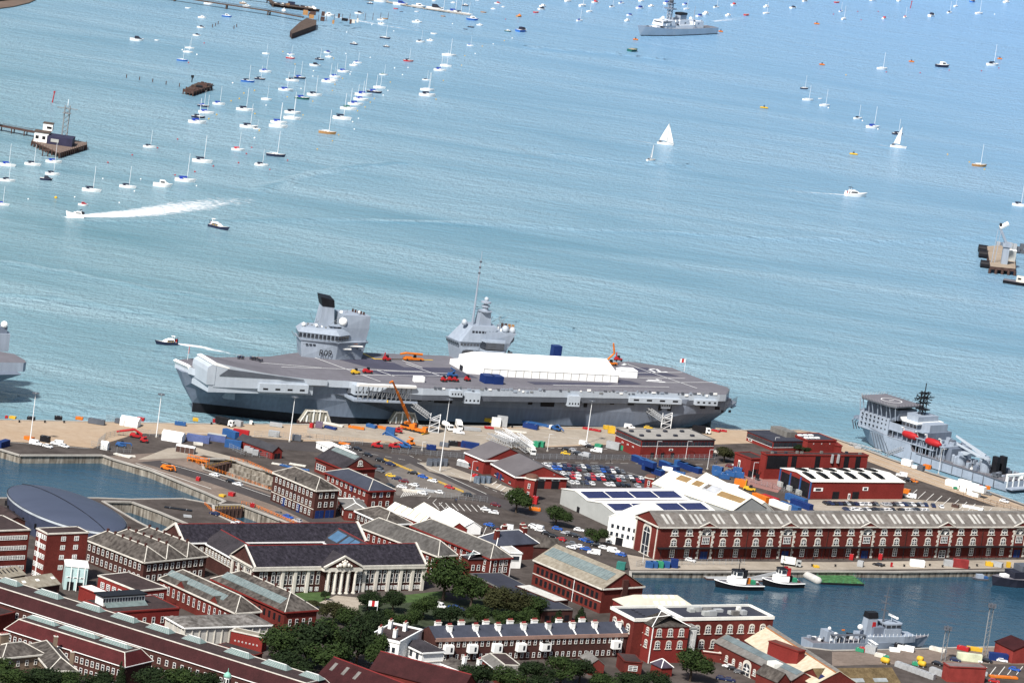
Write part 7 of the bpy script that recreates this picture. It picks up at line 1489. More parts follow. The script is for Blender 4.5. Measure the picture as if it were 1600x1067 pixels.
for(fx,wh_),L_ in(((b,"in the car park by the winding road"),[(50,605,'y','car'),(95,627,'n','car'),(148,647,'m','car'),(225,676,'w','car'),(135,691,'w','car'),(215,585,'k','car'),(295,614,'b','car'),(368,645,'w','car'),(497,694,'r','car'),(410,730,'w','car'),(290,738,'w','car'),(625,748,'k','car'),(48,517,'n','car')]),
 ((a,"beside the gabled brick hall"),[(1330,448,'k','car'),(1425,488,'k','car'),(1412,542,'k','car'),(1422,566,'g','car'),(1500,683,'k','car'),(1250,402,'k','car'),(1165,385,'w','car')]),
 ((b,"on the tarmac near the storage tent"),[(770,862,'w','car'),(830,884,'w','car'),(845,827,'m','car'),(795,978,'b','car'),(930,1002,'w','van'),(1160,1006,'w','van'),(842,1004,'k','car')]),
 ((p_,"in the crowded yard left of the white gable house"),[(15,40,'w','car'),(55,60,'k','car'),(145,97,'r','car'),(122,30,'b','car'),(178,58,'s','car'),(207,68,'k','car'),(240,76,'k','car'),(258,38,'w','car'),(212,147,'w','car'),(255,140,'w','car'),(297,157,'b','car'),(350,182,'w','van'),(290,100,'b','car'),(318,110,'b','car'),(360,132,'k','car'),(415,150,'w','car'),(475,172,'w','van'),(520,192,'b','car'),(205,122,'g','car'),(95,77,'k','car'),(-25,15,'w','car')]),
 ((c,"at the roadside left of the red office block"),[(65,367,'w','van'),(102,384,'k','car'),(152,418,'w','van'),(62,452,'s','van'),(12,440,'k','car')]),
 ((b,"behind the brown roofed sports hall"),[(1382,405,'k','car'),(1418,410,'s','car'),(1455,432,'g','car'),(1478,440,'k','car'),(1375,436,'y','pickup')]),
 ((e,"on the quay above the left basin"),[(270,72,'w','van'),(360,92,'w','car'),(430,72,'w','van'),(485,90,'w','car')]),
 ((a,"beside the dry dock"),[(170,600,'w','car'),(295,650,'k','car'),(345,670,'w','car')]),
 ((a,"beside the wet dock"),[(660,893,'g','car'),(728,918,'b','car'),(795,947,'s','car'),(170,893,'n','car'),(335,967,'w','car')]),
 ((q_,"on the lower right quay"),[(1305,935,'w','car'),(1368,937,'k','car'),(1463,934,'w','car'),(1540,989,'b','car'),(1058,953,'k','car'),(1412,1062,'r','car'),(1170,930,'n','car')]),
 ((d,"near the white roofed boat shed"),[(1395,500,'w','car'),(1450,542,'k','car'),(1490,548,'o','car'),(1465,668,'w','van'),(155,437,'w','van'),(100,437,'m','car')]),
 ((p_,"in the small yard below the basin building"),[(1190,890,'w','car'),(1222,905,'k','car'),(1262,925,'g','car'),(1290,932,'k','car'),(1150,965,'n','car'),(1200,975,'n','car')]),
 ((n_,"parked among the garden trees"),[(635,247,'w','van'),(742,252,'b','car'),(785,272,'n','car')]),
 ((p_,"on the basin quay in front of the storehouse"),[(955,228,'w','car')]),((q_,"on the quay beyond the netted raft"),[(685,335,'k','car')]),
 ((z6,"on the quay road beside the support ship"),[(622,797,'w','van'),(1402,992,'w','car'),(1270,935,'g','pickup')])):
 for x_,y_,cc,kd in L_:car(*fx(x_,y_),cc,random.choice((R(-8),R(175),R(-25),R(155)))if fx is not a else R(-30)+random.choice((0,pi)),wh_,kd)
def lorry(px,py,ang,cab,load,lb,tank=False):
 t=thing("lorry",lb,"lorry",G(px,py),ang);q=MB();q.box((3.2,0,.5),(2.2,2.4,2.3),cab,0,.94);q.build("cab",t);q=MB();q.box((4.25,0,1.6),(.12,2.0,.9),glass)
 for s in(-1,1):q.box((3.4,s*1.18,1.6),(1.2,.1,.8),glass)
 q.build("car_window",t);q=MB();q.box((-.6,0,.7),(7.6,1.4,.3),black);
 if tank:q.lathe((0,0,0),[(.1,0),(.1,.01)],load,6);q.loft([[(x,1.2*k*cos(i*pi/6),2.2+1.2*k*sin(i*pi/6))for i in range(12)]for x,k in((-3.8,.5),(-3.2,1),(.6,.95),(1.6,.5))],load,close=True)
 else:q.box((-1.2,0,1.0),(6.0,2.45,2.5),load)
 q.build("load",t)
 for x in(-3.4,-2.2,3.0):
  for s in(-1,1):q=MB();q.tube((x,s*.85,.5),(x,s*1.2,.5),.5,tyre,10);q.build("wheel",t)
lorry(*b(475,245),R(-60),white,white,"white cement mixer lorry beside the orange crane on the quay",True);lorry(*b(565,240),R(-80),white,white,"white box lorry right of the cement mixer on the quay");lorry(*b(1113,430),R(-75),white,roof_white,"white box lorry behind the sports hall roof");car(*b(565,278),'w',R(5),"beside the white lorries on the carrier quay",'van');car(*c(405,240),'w',R(0),"at the foot of the carrier's stern gangway",'van');car(*c(548,243),'y',R(0),"near the carrier's stern gangway",'car')
lorry(*c(945,275),R(10),white,black,"white cab lorry right of the red office block on the quay");lorry(*a(245,215),R(-20),white,black,"white and black lorry on the quay below the carrier's bow");lorry(*q_(140,335),R(-5),grey_wall,roof_white,"grey box lorry behind the red funnelled tug")
# ---------------------------------------------------------------- containers
def box_c(px,py,L,ang,m,lb,h=2.6,w=2.5,group=None,nm="shipping_container",cat="container",z=0.0,top=None):
 t=thing(nm,lb,cat,(*G(px,py,z)[:2],z),ang,group);q=MB();q.box((0,0,0),(L,w,h),m);n=int(L/.6)
 for i in range(n):
  for s in(-1,1):q.box((-L/2+L*(i+.5)/n,s*(w/2+.03),.15),(.3,.1,h-.3),m)
 q.build("body",t);r=MB();r.box((0,0,h),(L+.04,w+.04,.12),top or m);r.build("roof",t)
 d_=MB();
 for s in(-.6,.6):d_.box((-L/2-.06,s,.15),(.1,1.1,h-.3),m);d_.tube((-L/2-.14,s,.1),(-L/2-.14,s,h-.1),.05,galv,4)
 d_.build("door",t);return t
LD=R(-47)
G1="blue containers by the office block"
for i,(x_,y_,z_)in enumerate([(480,498,0),(520,520,0),(545,560,0),(590,575,0),(560,530,2.7),(620,590,0),(690,540,0),(735,560,0),(790,530,0),(830,545,0),(870,560,0),(905,572,0)]):box_c(*c(x_,y_),6.1 if i%3 else 9,LD,(blue_paint,blue_light)[i%5==3],"blue shipping container in the compound before the red office block",group=G1,z=z_,top=blue_light)
for i,(x_,y_,m,nm)in enumerate([(330,690,orange,"orange"),(400,700,red_paint,"red"),(480,745,roof_white,"white"),(550,760,blue_light,"light blue"),(600,700,blue_light,"light blue"),(640,740,blue_paint,"dark blue")]):box_c(*d(x_,y_),12 if i>1 else 9,LD,m,nm+" container in the row before the boat shed",group="containers by the boat shed")
for x_,y_,L,m,lb in((1320,400,6,blue_paint,"blue container left of the red storage hut, nearest the dock"),):pass
box_c(*a(310,385),7,R(-5),blue_light,"bright blue container at the left end of the red storage hut",3.2);box_c(*a(290,305),8,R(-40),blue_light,"light blue container behind the red storage hut",3);box_c(*a(185,335),8,R(-5),mat("slate_blue_paint",(.09,.12,.26),.6),"slate blue container with pale roof left of the storage hut",3,top=grey_wall);box_c(*a(45,340),10,R(-5),mat("slate_blue_paint",(.09,.12,.26),.6),"grey blue container in the fenced compound at left",2.8)
box_c(*a(370,295),7,R(-5),red_paint,"red container behind the red storage hut");box_c(*e(20,88),8,R(70),blue_paint,"blue container at the far left edge of the quay");box_c(*b(45,290),4,R(-5),blue_light,"blue box container left of the orange crane",3.4,3);box_c(*b(650,388),8,R(-5),blue_paint,"blue container behind the left gable of the sports hall")
for i,x_ in enumerate((705,745,785)):box_c(*b(x_,650),3,R(80),mat("slate_grey_paint",(.1,.13,.17),.6),"slate grey bin container beside the sports hall",2.6,group="grey bins by the sports hall")
for i in range(4):
 for j in range(2):box_c(*b(345+i*38,522-j*14),2.4,R(-5),navy_dark,"dark storage cage in the block on the road verge",2.2,2.2,"dark cages on the verge","storage_cage","cage")
for z_,y_ in((0,910),(2.7,905)):
 for i in range(3 if z_ else 4):box_c(*z6(1005+i*55-(0 if z_==0 else-95),868+i*24 if z_==0 else 868+i*22),6,R(-33),white,"white portable cabin stacked beside the support ship",2.6,2.5,"white cabins by the support ship","portable_cabin","cabin",z_)
box_c(*z6(1175,945),5,R(-33),white,"white single cabin right of the stacked cabins",nm="portable_cabin",cat="cabin");box_c(*z6(665,712),5,R(-33),white,"white site cabin on the quay at the support ship's gangway",nm="portable_cabin",cat="cabin");box_c(*z6(770,750),3,R(-33),navy_dark,"dark steel skip beside the orange crates at the support ship",2.2,nm="skip",cat="skip");box_c(*z6(815,738),3.4,R(-33),orange,"orange crate beside the support ship",1.8,nm="crate",cat="crate")
box_c(*q_(930,338),6,R(8),white,"white container with red end on the storehouse quay");box_c(*q_(1125,335),3.6,R(8),galv,"grey steel bin left of the red container on the storehouse quay",2.4,nm="bin",cat="bin");box_c(*q_(1200,345),6.5,R(8),mat("oxide_red_paint",(.22,.03,.03),.6),"oxide red container on the storehouse quay",3.4)
box_c(*q_(1255,928),9.5,R(5),mat("pale_green_paint",(.5,.52,.38),.6),"pale green long container on the lower right quay",2.8);box_c(*q_(1435,925),7.5,R(5),blue_paint,"dark blue container on the lower right quay",2.8);box_c(*q_(640,880),4.2,R(-20),galv,"grey generator box at the minehunter's gangway",2.8,nm="generator",cat="generator")
box_c(*p_(520,275),3.4,R(-10),mat("teal_paint",(.03,.15,.13),.6),"teal skip by the basin corner fence",2.8,nm="skip",cat="skip")
for i,x_ in enumerate((695,725,760,800,850)):box_c(*p_(x_,265),3.0,R(5),(blue_light,blue_light,green_paint,blue_light,blue_paint)[i],"%s skip behind the basin fence"%("blue","blue","green","blue","dark blue")[i],2.4 if i<4 else 3.4,group="skips behind the basin fence",nm="skip",cat="skip")
for i in range(9):box_c(*q_(815+i*26,965+i*9.5),2.2,R(-33),galv,"grey steel tank in the slanting row on the lower quay",1.9,2.0,"grey tanks on the lower quay","tank","tank")
for i in range(6):box_c(*q_(1030+i*26,1000+i*11),2.2,R(-33),galv,"grey tank in the front row left of the red store",1.9,2.0,"grey tanks on the lower quay","tank","tank")
box_c(*q_(1200,1052),3,R(-20),galv,"grey cabinet at the corner of the red store",3.2,nm="cabinet",cat="cabinet")
for x_,y_,l in((730,945,3.6),(960,965,3.2),(948,935,2.6)):
 t=thing("storage_tank","yellow cylinder tank on the lower right quay","tank",G(*q_(x_,y_)),R(-33));s_=MB();s_.loft([[(xx,1.1*k_*cos(i*pi/6),1.3+1.1*k_*sin(i*pi/6))for i in range(12)]for xx,k_ in((-l/2,.6),(-l/2+.4,1),(l/2-.4,1),(l/2,.6))],yellow,close=True);s_.build("tank_shell",t,True);s_=MB()
 for xx in(-l/3,l/3):s_.box((xx,0,0),(.3,1.6,.5),galv)
 s_.build("cradle",t)
def bx(nm,px,py,L,w,h,ang,m,lb,cat,roofm=None):
 t=thing(nm,lb,cat,G(px,py),ang);q=MB();q.box((0,0,0),(L,w,h),m);q.build("wall",t);r=MB();r.loft([[(x,-w/2-.1,h),(x,0,h+w*.2),(x,w/2+.1,h)]for x in(-L/2-.1,L/2+.1)],roofm or m);r.build("canopy",t)
 f_=MB()
 for i in range(int(L/2)+1):f_.box((-L/2+L*i/int(L/2),-w/2-.04,0),(.12,.1,h),galv)
 f_.build("frame",t)
bx("frame_tent",*T(4.85,0,520)(985,700),8,6,2.8,R(-8),sail_m,"white framed tent on the left quay edge","tent");bx("frame_tent",*T(4.85,0,520)(1310,815),9,6,3,R(-8),sail_m,"white framed tent in the fenced compound at left","tent");bx("shelter",*T(4.85,0,520)(1405,905),8,3,2.6,R(-8),rust,"open white roofed shelter at the head of the dry dock","shelter",white);bx("kiosk",*e(792,105),3,3,3,R(-8),white,"small white kiosk in the fenced corner of the left basin","kiosk")
bx("shelter",*b(620,530),8,2.5,2.2,R(-30),galv,"white roofed shelter on the left of the sports hall","shelter",white)
# ---------------------------------------------------------------- cranes and plant
def machine(nm,lb,cat,px,py,ang,m,boom,L=4.5,z=0.0,bw=.35,cabm=None):
 """wheeled plant: chassis, cab, wheels and a boom given as points in its own frame"""
 t=thing(nm,lb,cat,(*G(px,py,z)[:2],z),ang);q=MB();q.box((0,0,.6),(L,2.0,.8),m);q.box((-L*.25,0,1.4),(L*.4,1.6,.7),m,0,.8);q.build("chassis",t);q=MB();q.box((L*.1,.5,1.4),(1.3,1.0,1.3),cabm or black,0,.85);q.build("cab",t)
 for x in(-L*.35,L*.35):
  for s in(-1,1):q=MB();q.tube((x,s*.75,.55),(x,s*1.15,.55),.55,tyre,9);q.build("wheel",t)
 q=MB()
 for i in range(len(boom)-1):q.tube(boom[i],boom[i+1],bw,m,6,bw*.8)
 q.build("boom",t);return t
cb_=G(*b(225,262));ct=thing("mobile_crane","tall orange mobile crane with raised boom beside the carrier","crane",cb_,R(-25));q=MB();q.box((0,0,.9),(13,2.8,.9),orange);q.box((5.6,0,1.4),(2,2.6,1.8),orange);q.box((-4,0,1.6),(4,2.7,1.2),black);q.build("chassis",ct);q=MB();q.box((6.62,0,2.1),(.1,2.2,.9),glass);q.build("car_window",ct)
for x in(-5,-3.4,-1,.6,3.6,5.4):
 for s in(-1,1):w=MB();w.tube((x,s*1.0,.65),(x,s*1.4,.65),.65,tyre,10);w.build("wheel",ct)
q=MB();q.box((-1.5,0,1.9),(4.5,2.6,1.8),orange);q.box((-4,0,2.2),(1.6,2.6,1.6),orange);q.box((.2,1.5,1.9),(1.6,1.0,2),black);q.build("turret",ct)
for x in(-6,6):q=MB();q.box((x,0,.3),(.5,7,.35),yellow);q.build("outrigger",ct)
tp=G(*zC(50,668),25);loc=Matrix.Rotation(R(25),4,'Z')@(tp-cb_);q=MB();p0=Vector((-1.5,0,3.2));p1=Vector(loc);p1.z=25
for i,(f0,f1,r)in enumerate(((0,.45,.75),(.45,.75,.6),(.75,1,.46))):q.tube(p0+(p1-p0)*f0,p0+(p1-p0)*f1,r,orange,6)
q.tube(p1,p1+Vector((-1.2,0,-1)),.4,orange,5);q.tube(p0+Vector((1,0,-.6)),p0+(p1-p0)*.3,.35,galv,5);q.build("boom",ct)
q=MB();q.tube(p1+Vector((-1,0,-1)),p1+Vector((-1,0,-9)),.05,black,3);q.box(p1+Vector((-1,0,-10)),(.6,.6,1),yellow);q.build("hook_line",ct)
machine("forklift","red telehandler left of the orange crane on the quay","telehandler",*b(100,272),R(0),red_paint,[(-1.5,0,2),(2.5,0,2.4)]);machine("boom_lift","red boom lift nearest the blue lift in the plant yard","boom lift",*b(75,390),R(10),red_paint,[(-2,0,1.6),(2,0,3),(3.5,0,2.6)],5);machine("boom_lift","red boom lift beside the fence at the plant yard's left end","boom lift",*a(1400,385),R(0),red_paint,[(-2,0,1.6),(1.5,0,3.2)],5);machine("boom_lift","long blue boom lift in the plant yard","boom lift",*b(160,390),R(-20),blue_light,[(2.5,0,1.6),(-10,0,5.5),(-11.5,0,4)],5.5,bw=.5);machine("scissor_lift","orange scissor lift right of the blue boom lift","lift",*b(200,365),R(0),orange,[(-1.2,0,2),(1.2,0,3),(-1.2,0,3.6)],4)
zl=T(4.85,0,520)
machine("boom_lift","red folded boom lift in the fenced compound at left","boom lift",*zl(1030,795),R(0),red_paint,[(2.5,0,1.8),(-1,0,3.6),(-8.5,0,1.6)],5.5,bw=.6);machine("boom_lift","blue folded boom lift in the basin corner","boom lift",*zl(915,865),R(0),blue_light,[(-1.5,0,1.8),(4,0,2.2),(4.6,0,1.2)],4.5);machine("boom_lift","orange boom lift on the dockside by the left basin","boom lift",*zl(1265,1040),R(-30),orange,[(-1.5,0,1.8),(3.5,0,2.6),(4.4,0,.8)],5.5);machine("scissor_lift","small red lift truck in the left compound","lift",*zl(1090,830),R(0),red_paint,[(-1,0,2),(1,0,2.6)],3.4)
machine("forklift","large yellow forklift truck beside the cream roofed hall","forklift",*d(245,615),R(-10),yellow,[(-1.8,-.6,1),(-1.8,-.6,5),(-1.8,.6,5)],5.5,bw=.2);machine("boom_lift","blue jib lift on the quay near the carrier's stern fender","boom lift",*b(1300,255),R(-40),blue_light,[(-1.5,0,1.6),(1,0,3),(5,0,1)],5)
dk_=lambda px,py:cw(*cvp(px,py)[:2],17.06)
def on_deck(nm,lb,cat,px,py,m,boom,L,bw=.35):v=dk_(px,py);q=PX(v);return machine(nm,lb,cat,q[0],q[1],SH+pi,m,boom,L,17.06,bw)
on_deck("mobile_crane","orange mobile crane parked on the carrier's deck before the aft island","crane",*zC(172,548),orange,[(4.5,0,3.2),(-4,0,3.6),(-7,0,3)],10,.6);on_deck("telehandler","orange telehandler with raised arm on the carrier's stern deck","telehandler",*zC(1345,575),orange,[(-2.5,0,2),(1.5,0,6),(.2,0,11)],7,.5);on_deck("forklift","red forklift on the carrier's deck between the islands","forklift",*zC(15,548),red_paint,[(-1.2,0,1),(-1.2,0,4)],3.6);on_deck("forklift","red forklift on the carrier's stern deck edge","forklift",*zC(1392,550),red_paint,[(-1.2,0,1),(-1.2,0,4.4)],3.8);on_deck("scissor_lift","blue scissor lift on the carrier's deck left of the marquee","lift",*zC(405,645),blue_light,[(-1.2,0,1.6),(1.2,0,3),(-1.2,0,4.4)],5);on_deck("deck_tractor","yellow deck tractor on the carrier's flight deck","tractor",*zA(1200,628),yellow,[(-1,0,1.6),(1,0,1.4)],4,.2);on_deck("deck_tractor","red deck tractor on the carrier's flight deck","tractor",*zA(1272,622),red_paint,[(-1,0,1.4),(1,0,1.4)],4.5,.2)
for i,(x_,y_)in enumerate(((355,672),(395,670),(425,672),(495,668))):on_deck("deck_tractor","red ground equipment trolley on the deck near the blue containers","trolley",*zC(x_,y_),red_paint,[(-.6,0,1),(.6,0,1)],2.4,.15)
for x_,y_,m,lb,s in((612,676,blue_paint,"dark blue container on the carrier's deck, left of a pair",0),(664,680,blue_paint,"dark blue container on the carrier's deck, right of a pair",0),(1018,535,blue_paint,"tall blue container at the carrier's far deck edge",1)):v=dk_(*zC(x_,y_));q=PX(v);box_c(*zC(x_,y_),6 if not s else 4.5,SH+(pi/2 if not s else 0),m,lb,3.6 if not s else 6.5,5 if not s else 3.6,z=17.06)
v=dk_(*zC(205,672));box_c(*zC(205,672),5,SH,white,"small white cabin on the carrier's port deck edge",2.4,nm="portable_cabin",cat="cabin",z=17.06)
# ---------------------------------------------------------------- people
def person_mesh(v):
 q=MB();r_=random.Random(v);top=cloth if v!=1 else mat("blue_shirt",(.05,.07,.14),.9);st=.12 if v<2 else .22
 for s in(-1,1):q.loft([[(s*.1+dx+rr*cos(i*pi/3),dy+rr*sin(i*pi/3),z)for i in range(6)]for z,rr,dx,dy in((0,.07,s*.02,-.03+s*st),(.08,.08,s*.02,s*st),(.48,.075,s*.015,s*st*.55),(.9,.115,0,0))],cloth,close=True)
 q.loft([[(a_*cos(i*pi/4),b_*sin(i*pi/4),z)for i in range(8)]for z,a_,b_ in((.86,.19,.13),(1.05,.17,.12),(1.32,.22,.14),(1.45,.17,.11),(1.52,.065,.06),(1.58,.06,.06))],top,close=True)
 for s in(-1,1):q.loft([[(x+rr*cos(i*pi/3),y+rr*sin(i*pi/3),z)for i in range(6)]for x,y,z,rr in((s*.2,0,1.44,.06),(s*.27,.02,1.15,.05),(s*.28,-.08,.88,.036),(s*.28,-.1,.78,.03))],top,close=True)
 q.lathe((0,-.01,1.55),[(.05,0),(.085,.06),(.1,.14),(.09,.21),(.04,.26)],skin,8);q.lathe((0,.015,1.66),[(.104,0),(.1,.09),(.05,.16)],cloth,8);return q.mesh("person",True)
PM=[person_mesh(i)for i in range(3)]
def person(P,lb,grp=None):o=link(bpy.data.objects.new("person",random.choice(PM)),None,P,random.uniform(0,6));return tag(o,lb,"person",grp)
for i in range(26):
 x_,y_=(500+i*4.5,535+i*.5+random.uniform(-2,2))if i<9 else(572+(i-9)*4.7,542+(i-9)*.8+random.uniform(-4,4));P=dk_(*zA(x_,y_));l=cvp(*zA(x_,y_));zr=rz_(l.x)if 12<l.y<29 and l.x>218 else 17.06;P.z=zr;person(P,"person in dark clothing in the "+("left" if i<9 else "right")+" group on the ramp","crew on the carrier's deck")
for i,(fx,x_,y_,wh_)in enumerate(((c,258,505,"walking on the road before the red office block"),(b,535,795,"standing at the barrier by the car park"),(b,545,797,"standing at the barrier by the car park"),(c,1050,515,"on the traffic island by the thin tree"),(c,1062,512,"on the traffic island by the thin tree"),(q_,280,300,"at the storehouse wall behind the raft"))):person(G(*fx(x_,y_)),"person in dark clothing "+wh_)
# ---------------------------------------------------------------- fenders, gangways, lamps, fences
def fender(px,py,ang,L,lb):
 t=thing("fender_pontoon",lb,"fender pontoon",(*G(px,py,-2)[:2],-2),ang);m=mat("fender_timber",(.30,.28,.23),.85,.25,.5);q=MB();q.box((0,0,-1),(L,5,2),rust);q.build("pontoon",t);q=MB()
 q.loft([[(-L*.5,y,.8),(-L*.3,y,6),(L*.3,y,6),(L*.48,y,.8)]for y in(-1.6,1.6)],mat("fender_timber",(.3,.28,.23)),close=True);q.build("timber_face",t);q=MB()
 for i in range(9):x=-L*.4+L*.8*i/8;q.box((x,-1.85,1),(.5,.5,5.6 if abs(x)<L*.3 else 3),white if i%2 else mat("fender_timber",(.3,.28,.23)))
 for x,y0,x1 in((-L*.5,1,-L*.3),(L*.48,1,L*.3)):q.tube((x,-1.9,.8),(x1,-1.9,6.3),.35,cream,5)
 q.tube((-L*.3,-1.9,6),(L*.3,-1.9,6),.35,cream,5);q.build("bracing",t)
fender(491,661.5,R(23),15,"timber fender pontoon between quay and carrier, near the bow");fender(629,663.5,R(23),14,"timber fender pontoon behind the orange crane");fender(931,668,R(23),13,"timber fender pontoon near the carrier's stern gangway")
def gangway(pa,za,pb,zb,px,py,lb):
 t=thing("gangway",lb,"gangway",G(px,py),0);o=t.location;p,q_2=G(*pa,za)-o,G(*pb,zb)-o;q=MB();q.truss(p,q_2,1.8,galv,9,.16);q.build("walkway",t);q=MB();
 for lv in range(3):q.box((0,0,lv*2.6),(4.6,4.6,.2),galv);
 for x in(-2.2,2.2):
  for y in(-2.2,2.2):q.tube((x,y,0),(x,y,max(zb,5)),.2,mast_white,4)
 for lv in range(3):
  for s in(-1,1):q.tube((-2.2,s*2.2,lv*2.6),(2.2,s*2.2,lv*2.6+2.6),.15,mast_white,4);q.tube((s*2.2,-2.2,lv*2.6),(s*2.2,2.2,lv*2.6+2.6),.15,mast_white,4)
 q.build("stair_tower",t)
gangway(b(215,55),9,b(345,150),7.5,*b(375,262),"grey lattice gangway and stair tower right of the orange crane");gangway(zD_(715,757),9,zD_(860,855),7,*zD_(872,922),"grey lattice gangway and stair tower at the carrier's stern")
gg=thing("gangway","sloping gangway from the quay to the support ship","gangway",G(*z6(500,640)),0);q=MB();p,r_=Vector((0,0,.5)),G(*z6(632,585),2)-gg.location;q.truss(p,r_,1.4,galv,8,.14);q.build("walkway",gg)
gg=thing("gangway","white gangway from the quay to the minehunter","gangway",G(*q_(680,842)),0);q=MB();r_=G(*q_(605,785),2)-gg.location;q.truss(Vector((0,0,.4)),r_,1.2,mast_white,7,.13);q.build("walkway",gg)
gg=thing("gangway","folded grey gangway lying on the quay by the support ship's bow","gangway",G(*z6(350,592)),R(-33));q=MB();q.truss((-9,0,.8),(9,0,.8),1.4,galv,8,.16);q.build("walkway",gg)
for i,(p0,p1,lb)in enumerate(((b(790,330),b(950,400),"left grey lattice truss bundle behind the sports hall"),(b(850,305),b(985,400),"middle grey lattice truss bundle behind the sports hall"),(b(960,345),b(1090,440),"right grey lattice truss bundle behind the sports hall"))):
 p,r_=G(*p0),G(*p1);t=thing("gangway_truss",lb,"truss",p,0);q=MB();q.truss((0,0,2.2),(r_-p)+Vector((0,0,2.2)),2.4,galv,9,.17);q.truss((3,0,4),(r_-p)*.8+Vector((3,0,4)),1.6,mast_white,8,.14);q.build("lattice",t)
def lamp(px,base,ph,lb,head=True,name="lamp_mast"):
 o=G(px,base);H=ph/SC(px,base)/.98;t=thing(name,lb,"lamp",o,0);q=MB();q.tube((0,0,0),(0,0,H),.24 if H>15 else .12,mast_white,7,.12 if H>15 else .07);q.box((0,0,0),(.9,.9,.6),concrete);q.build("pole",t);q=MB()
 if H>15:
  for i in range(6):q.box((1.1*cos(i*pi/3),1.1*sin(i*pi/3),H-.2),(.8,.8,.45),navy_dark)
  q.lathe((0,0,H-.1),[(.3,0),(1.1,.1),(.3,.2)],galv,8)
 else:q.tube((0,0,H),(1.4,0,H+.2),.07,mast_white,4);q.box((1.6,0,H+.1),(.8,.35,.18),galv)
 q.build("lamp_head",t);return t
for px,ba,h,lb in((47,690,76,"tall floodlight mast on the left quay above the basin"),(244,683,67,"tall floodlight mast by the white compound tent"),(452,690,70,"tall floodlight mast in front of the carrier's bow"),(687,737,114,"tallest floodlight mast on the road verge"),(916,692,66,"tall floodlight mast beside the red office block")):lamp(px,ba,h,lb)
for px,ba,h,lb in((1024,717,28,"slim street lamp at the left of the office block front"),(1071,717,28,"slim street lamp at the middle of the office block front"),(1105,733,31,"slim street lamp at the corner right of the blue containers"),(1175,748,26,"slim street lamp before the low red workshop wing"),(1209,703,20,"slim street lamp before the black roofed quay building"),(857,763,22,"slim street lamp before the sports hall gable"),(659,704,14,"slim street lamp in the plant yard"),(735,752,32,"slim street lamp beside the white shelter"),(1466,741,40,"slim lamp post on the quay beside the support ship"),(855,705,27,"slim lamp post left of the parked cars behind the sports hall"),(1004,880,20,"slim lamp post at the basin corner fence")):lamp(px,ba,h,lb,name="street_lamp")
for px,ba,h,lb in((1473,1032,50,"shorter lattice floodlight tower on the lower right quay"),(1537,1028,82,"tall lattice floodlight tower on the lower right quay")):
 o=G(px,ba);H=h/SC(px,ba);t=thing("floodlight_tower",lb,"tower",o,0);q=MB();q.truss((0,0,0),(0,0,H),1.5,mast_grey,int(H/1.8),.12);q.build("lattice",t);q=MB();q.box((0,0,H),(3,3,.2),navy_dark)
 for i in range(4):q.box((1.1*cos(i*pi/2),1.1*sin(i*pi/2),H+.2),(.9,.9,1.2),navy_dark)
 q.build("lamp_head",t)
def fence(pts,lb,h=2.4,m=None,st=3.0,rails=3,cat="fence",name="fence",dense=0,r=.06):
 m=m or fence_m;w=[G(*p)for p in pts];t=thing(name,lb,cat,w[0],0);q=MB();rl=MB();o=w[0]
 for a_,b_ in zip(w,w[1:]):
  L=(b_-a_).length;n=max(1,int(L/st));
  for i in range(n+1):p=a_+(b_-a_)*(i/n)-o;q.tube(p,p+Vector((0,0,h)),r,m,4)
  for k_ in range(rails):z=Vector((0,0,h*(k_+1)/rails-.05));rl.tube(a_-o+z,b_-o+z,r*.7,m,3)
  if dense:
   for i in range(int(L/dense)):p=a_+(b_-a_)*(i*dense/L)-o;rl.tube(p+Vector((0,0,.1)),p+Vector((0,0,h)),.03,m,3)
 q.build("post",t);rl.build("rail",t);return t
for pts,lb in(([a(470,300),a(640,310),a(940,322),a(1290,365)],"grey mesh fence between the quay apron and the plant road"),([b(60,425),b(300,445),b(600,468)],"grey mesh fence below the plant yard"),([c(-350,470),c(0,478),c(450,482),c(1050,475)],"grey mesh fence along the road before the red office block"),([p_(615,262),p_(650,255),p_(900,250),p_(1290,250)],"grey steel fence along the basin quay before the storehouse"),([b(1150,690),b(1552,690)],"grey fence behind the solar roof warehouse"),([b(400,760),b(780,800)],"grey rail fence at the bend above the tarmac car park"),([zl(690,860),zl(830,905),zl(990,910)],"grey compound fence at the basin corner"),([zl(740,850),zl(800,800),zl(1000,760),zl(1200,790)],"grey compound fence round the red boom lift"),([zl(805,660),zl(900,690),zl(935,705)],"grey fence panels left of the white quay tent"),([a(280,395),a(400,450),a(620,470)],"grey fence before the red storage hut"),([d(250,550),d(420,600),d(640,660)],"grey fence beside the boat shed's open bays"),([z6(1040,940),z6(1240,1000),z6(1552,1075)],"brown fence along the right car park"),([b(0,480),b(1000/4.85*0+190,560),b(600,725)],"yellow barrier along the winding road")):fence(pts,lb,m=yellow if "yellow" in lb else rust if "brown" in lb else None,h=.9 if "yellow" in lb else 2.6,r=.12 if "yellow" in lb else .07,dense=0 if "yellow" in lb else .7)
for pts,lb in(([a(0,482),a(60,518),a(330,615),a(610,712)],"orange railing along the near side of the dry dock"),([a(290,472),a(420,500),a(620,590)],"orange railing along the far side of the dry dock"),([a(95,815),a(150,868),a(395,975)],"orange railing along the near side of the wet dock"),([a(375,808),a(480,835),a(790,968)],"orange railing along the far side of the wet dock")):fence(pts,lb,1.2,orange,2.0,2,"railing","railing",.8,.11)
sc=thing("scaffold","orange scaffold platform at the dry dock's left corner","scaffold",G(*a(30,500)),R(-20));q=MB()
for i in range(5):
 for j in range(2):q.tube((i*2.2-4,j*2.6,0),(i*2.2-4,j*2.6,2.6),.14,orange,4)
q.box((0,1.3,1.2),(9.4,2.8,.2),orange);q.box((0,1.3,2.5),(9.4,.2,.3),orange);q.build("frame",sc)
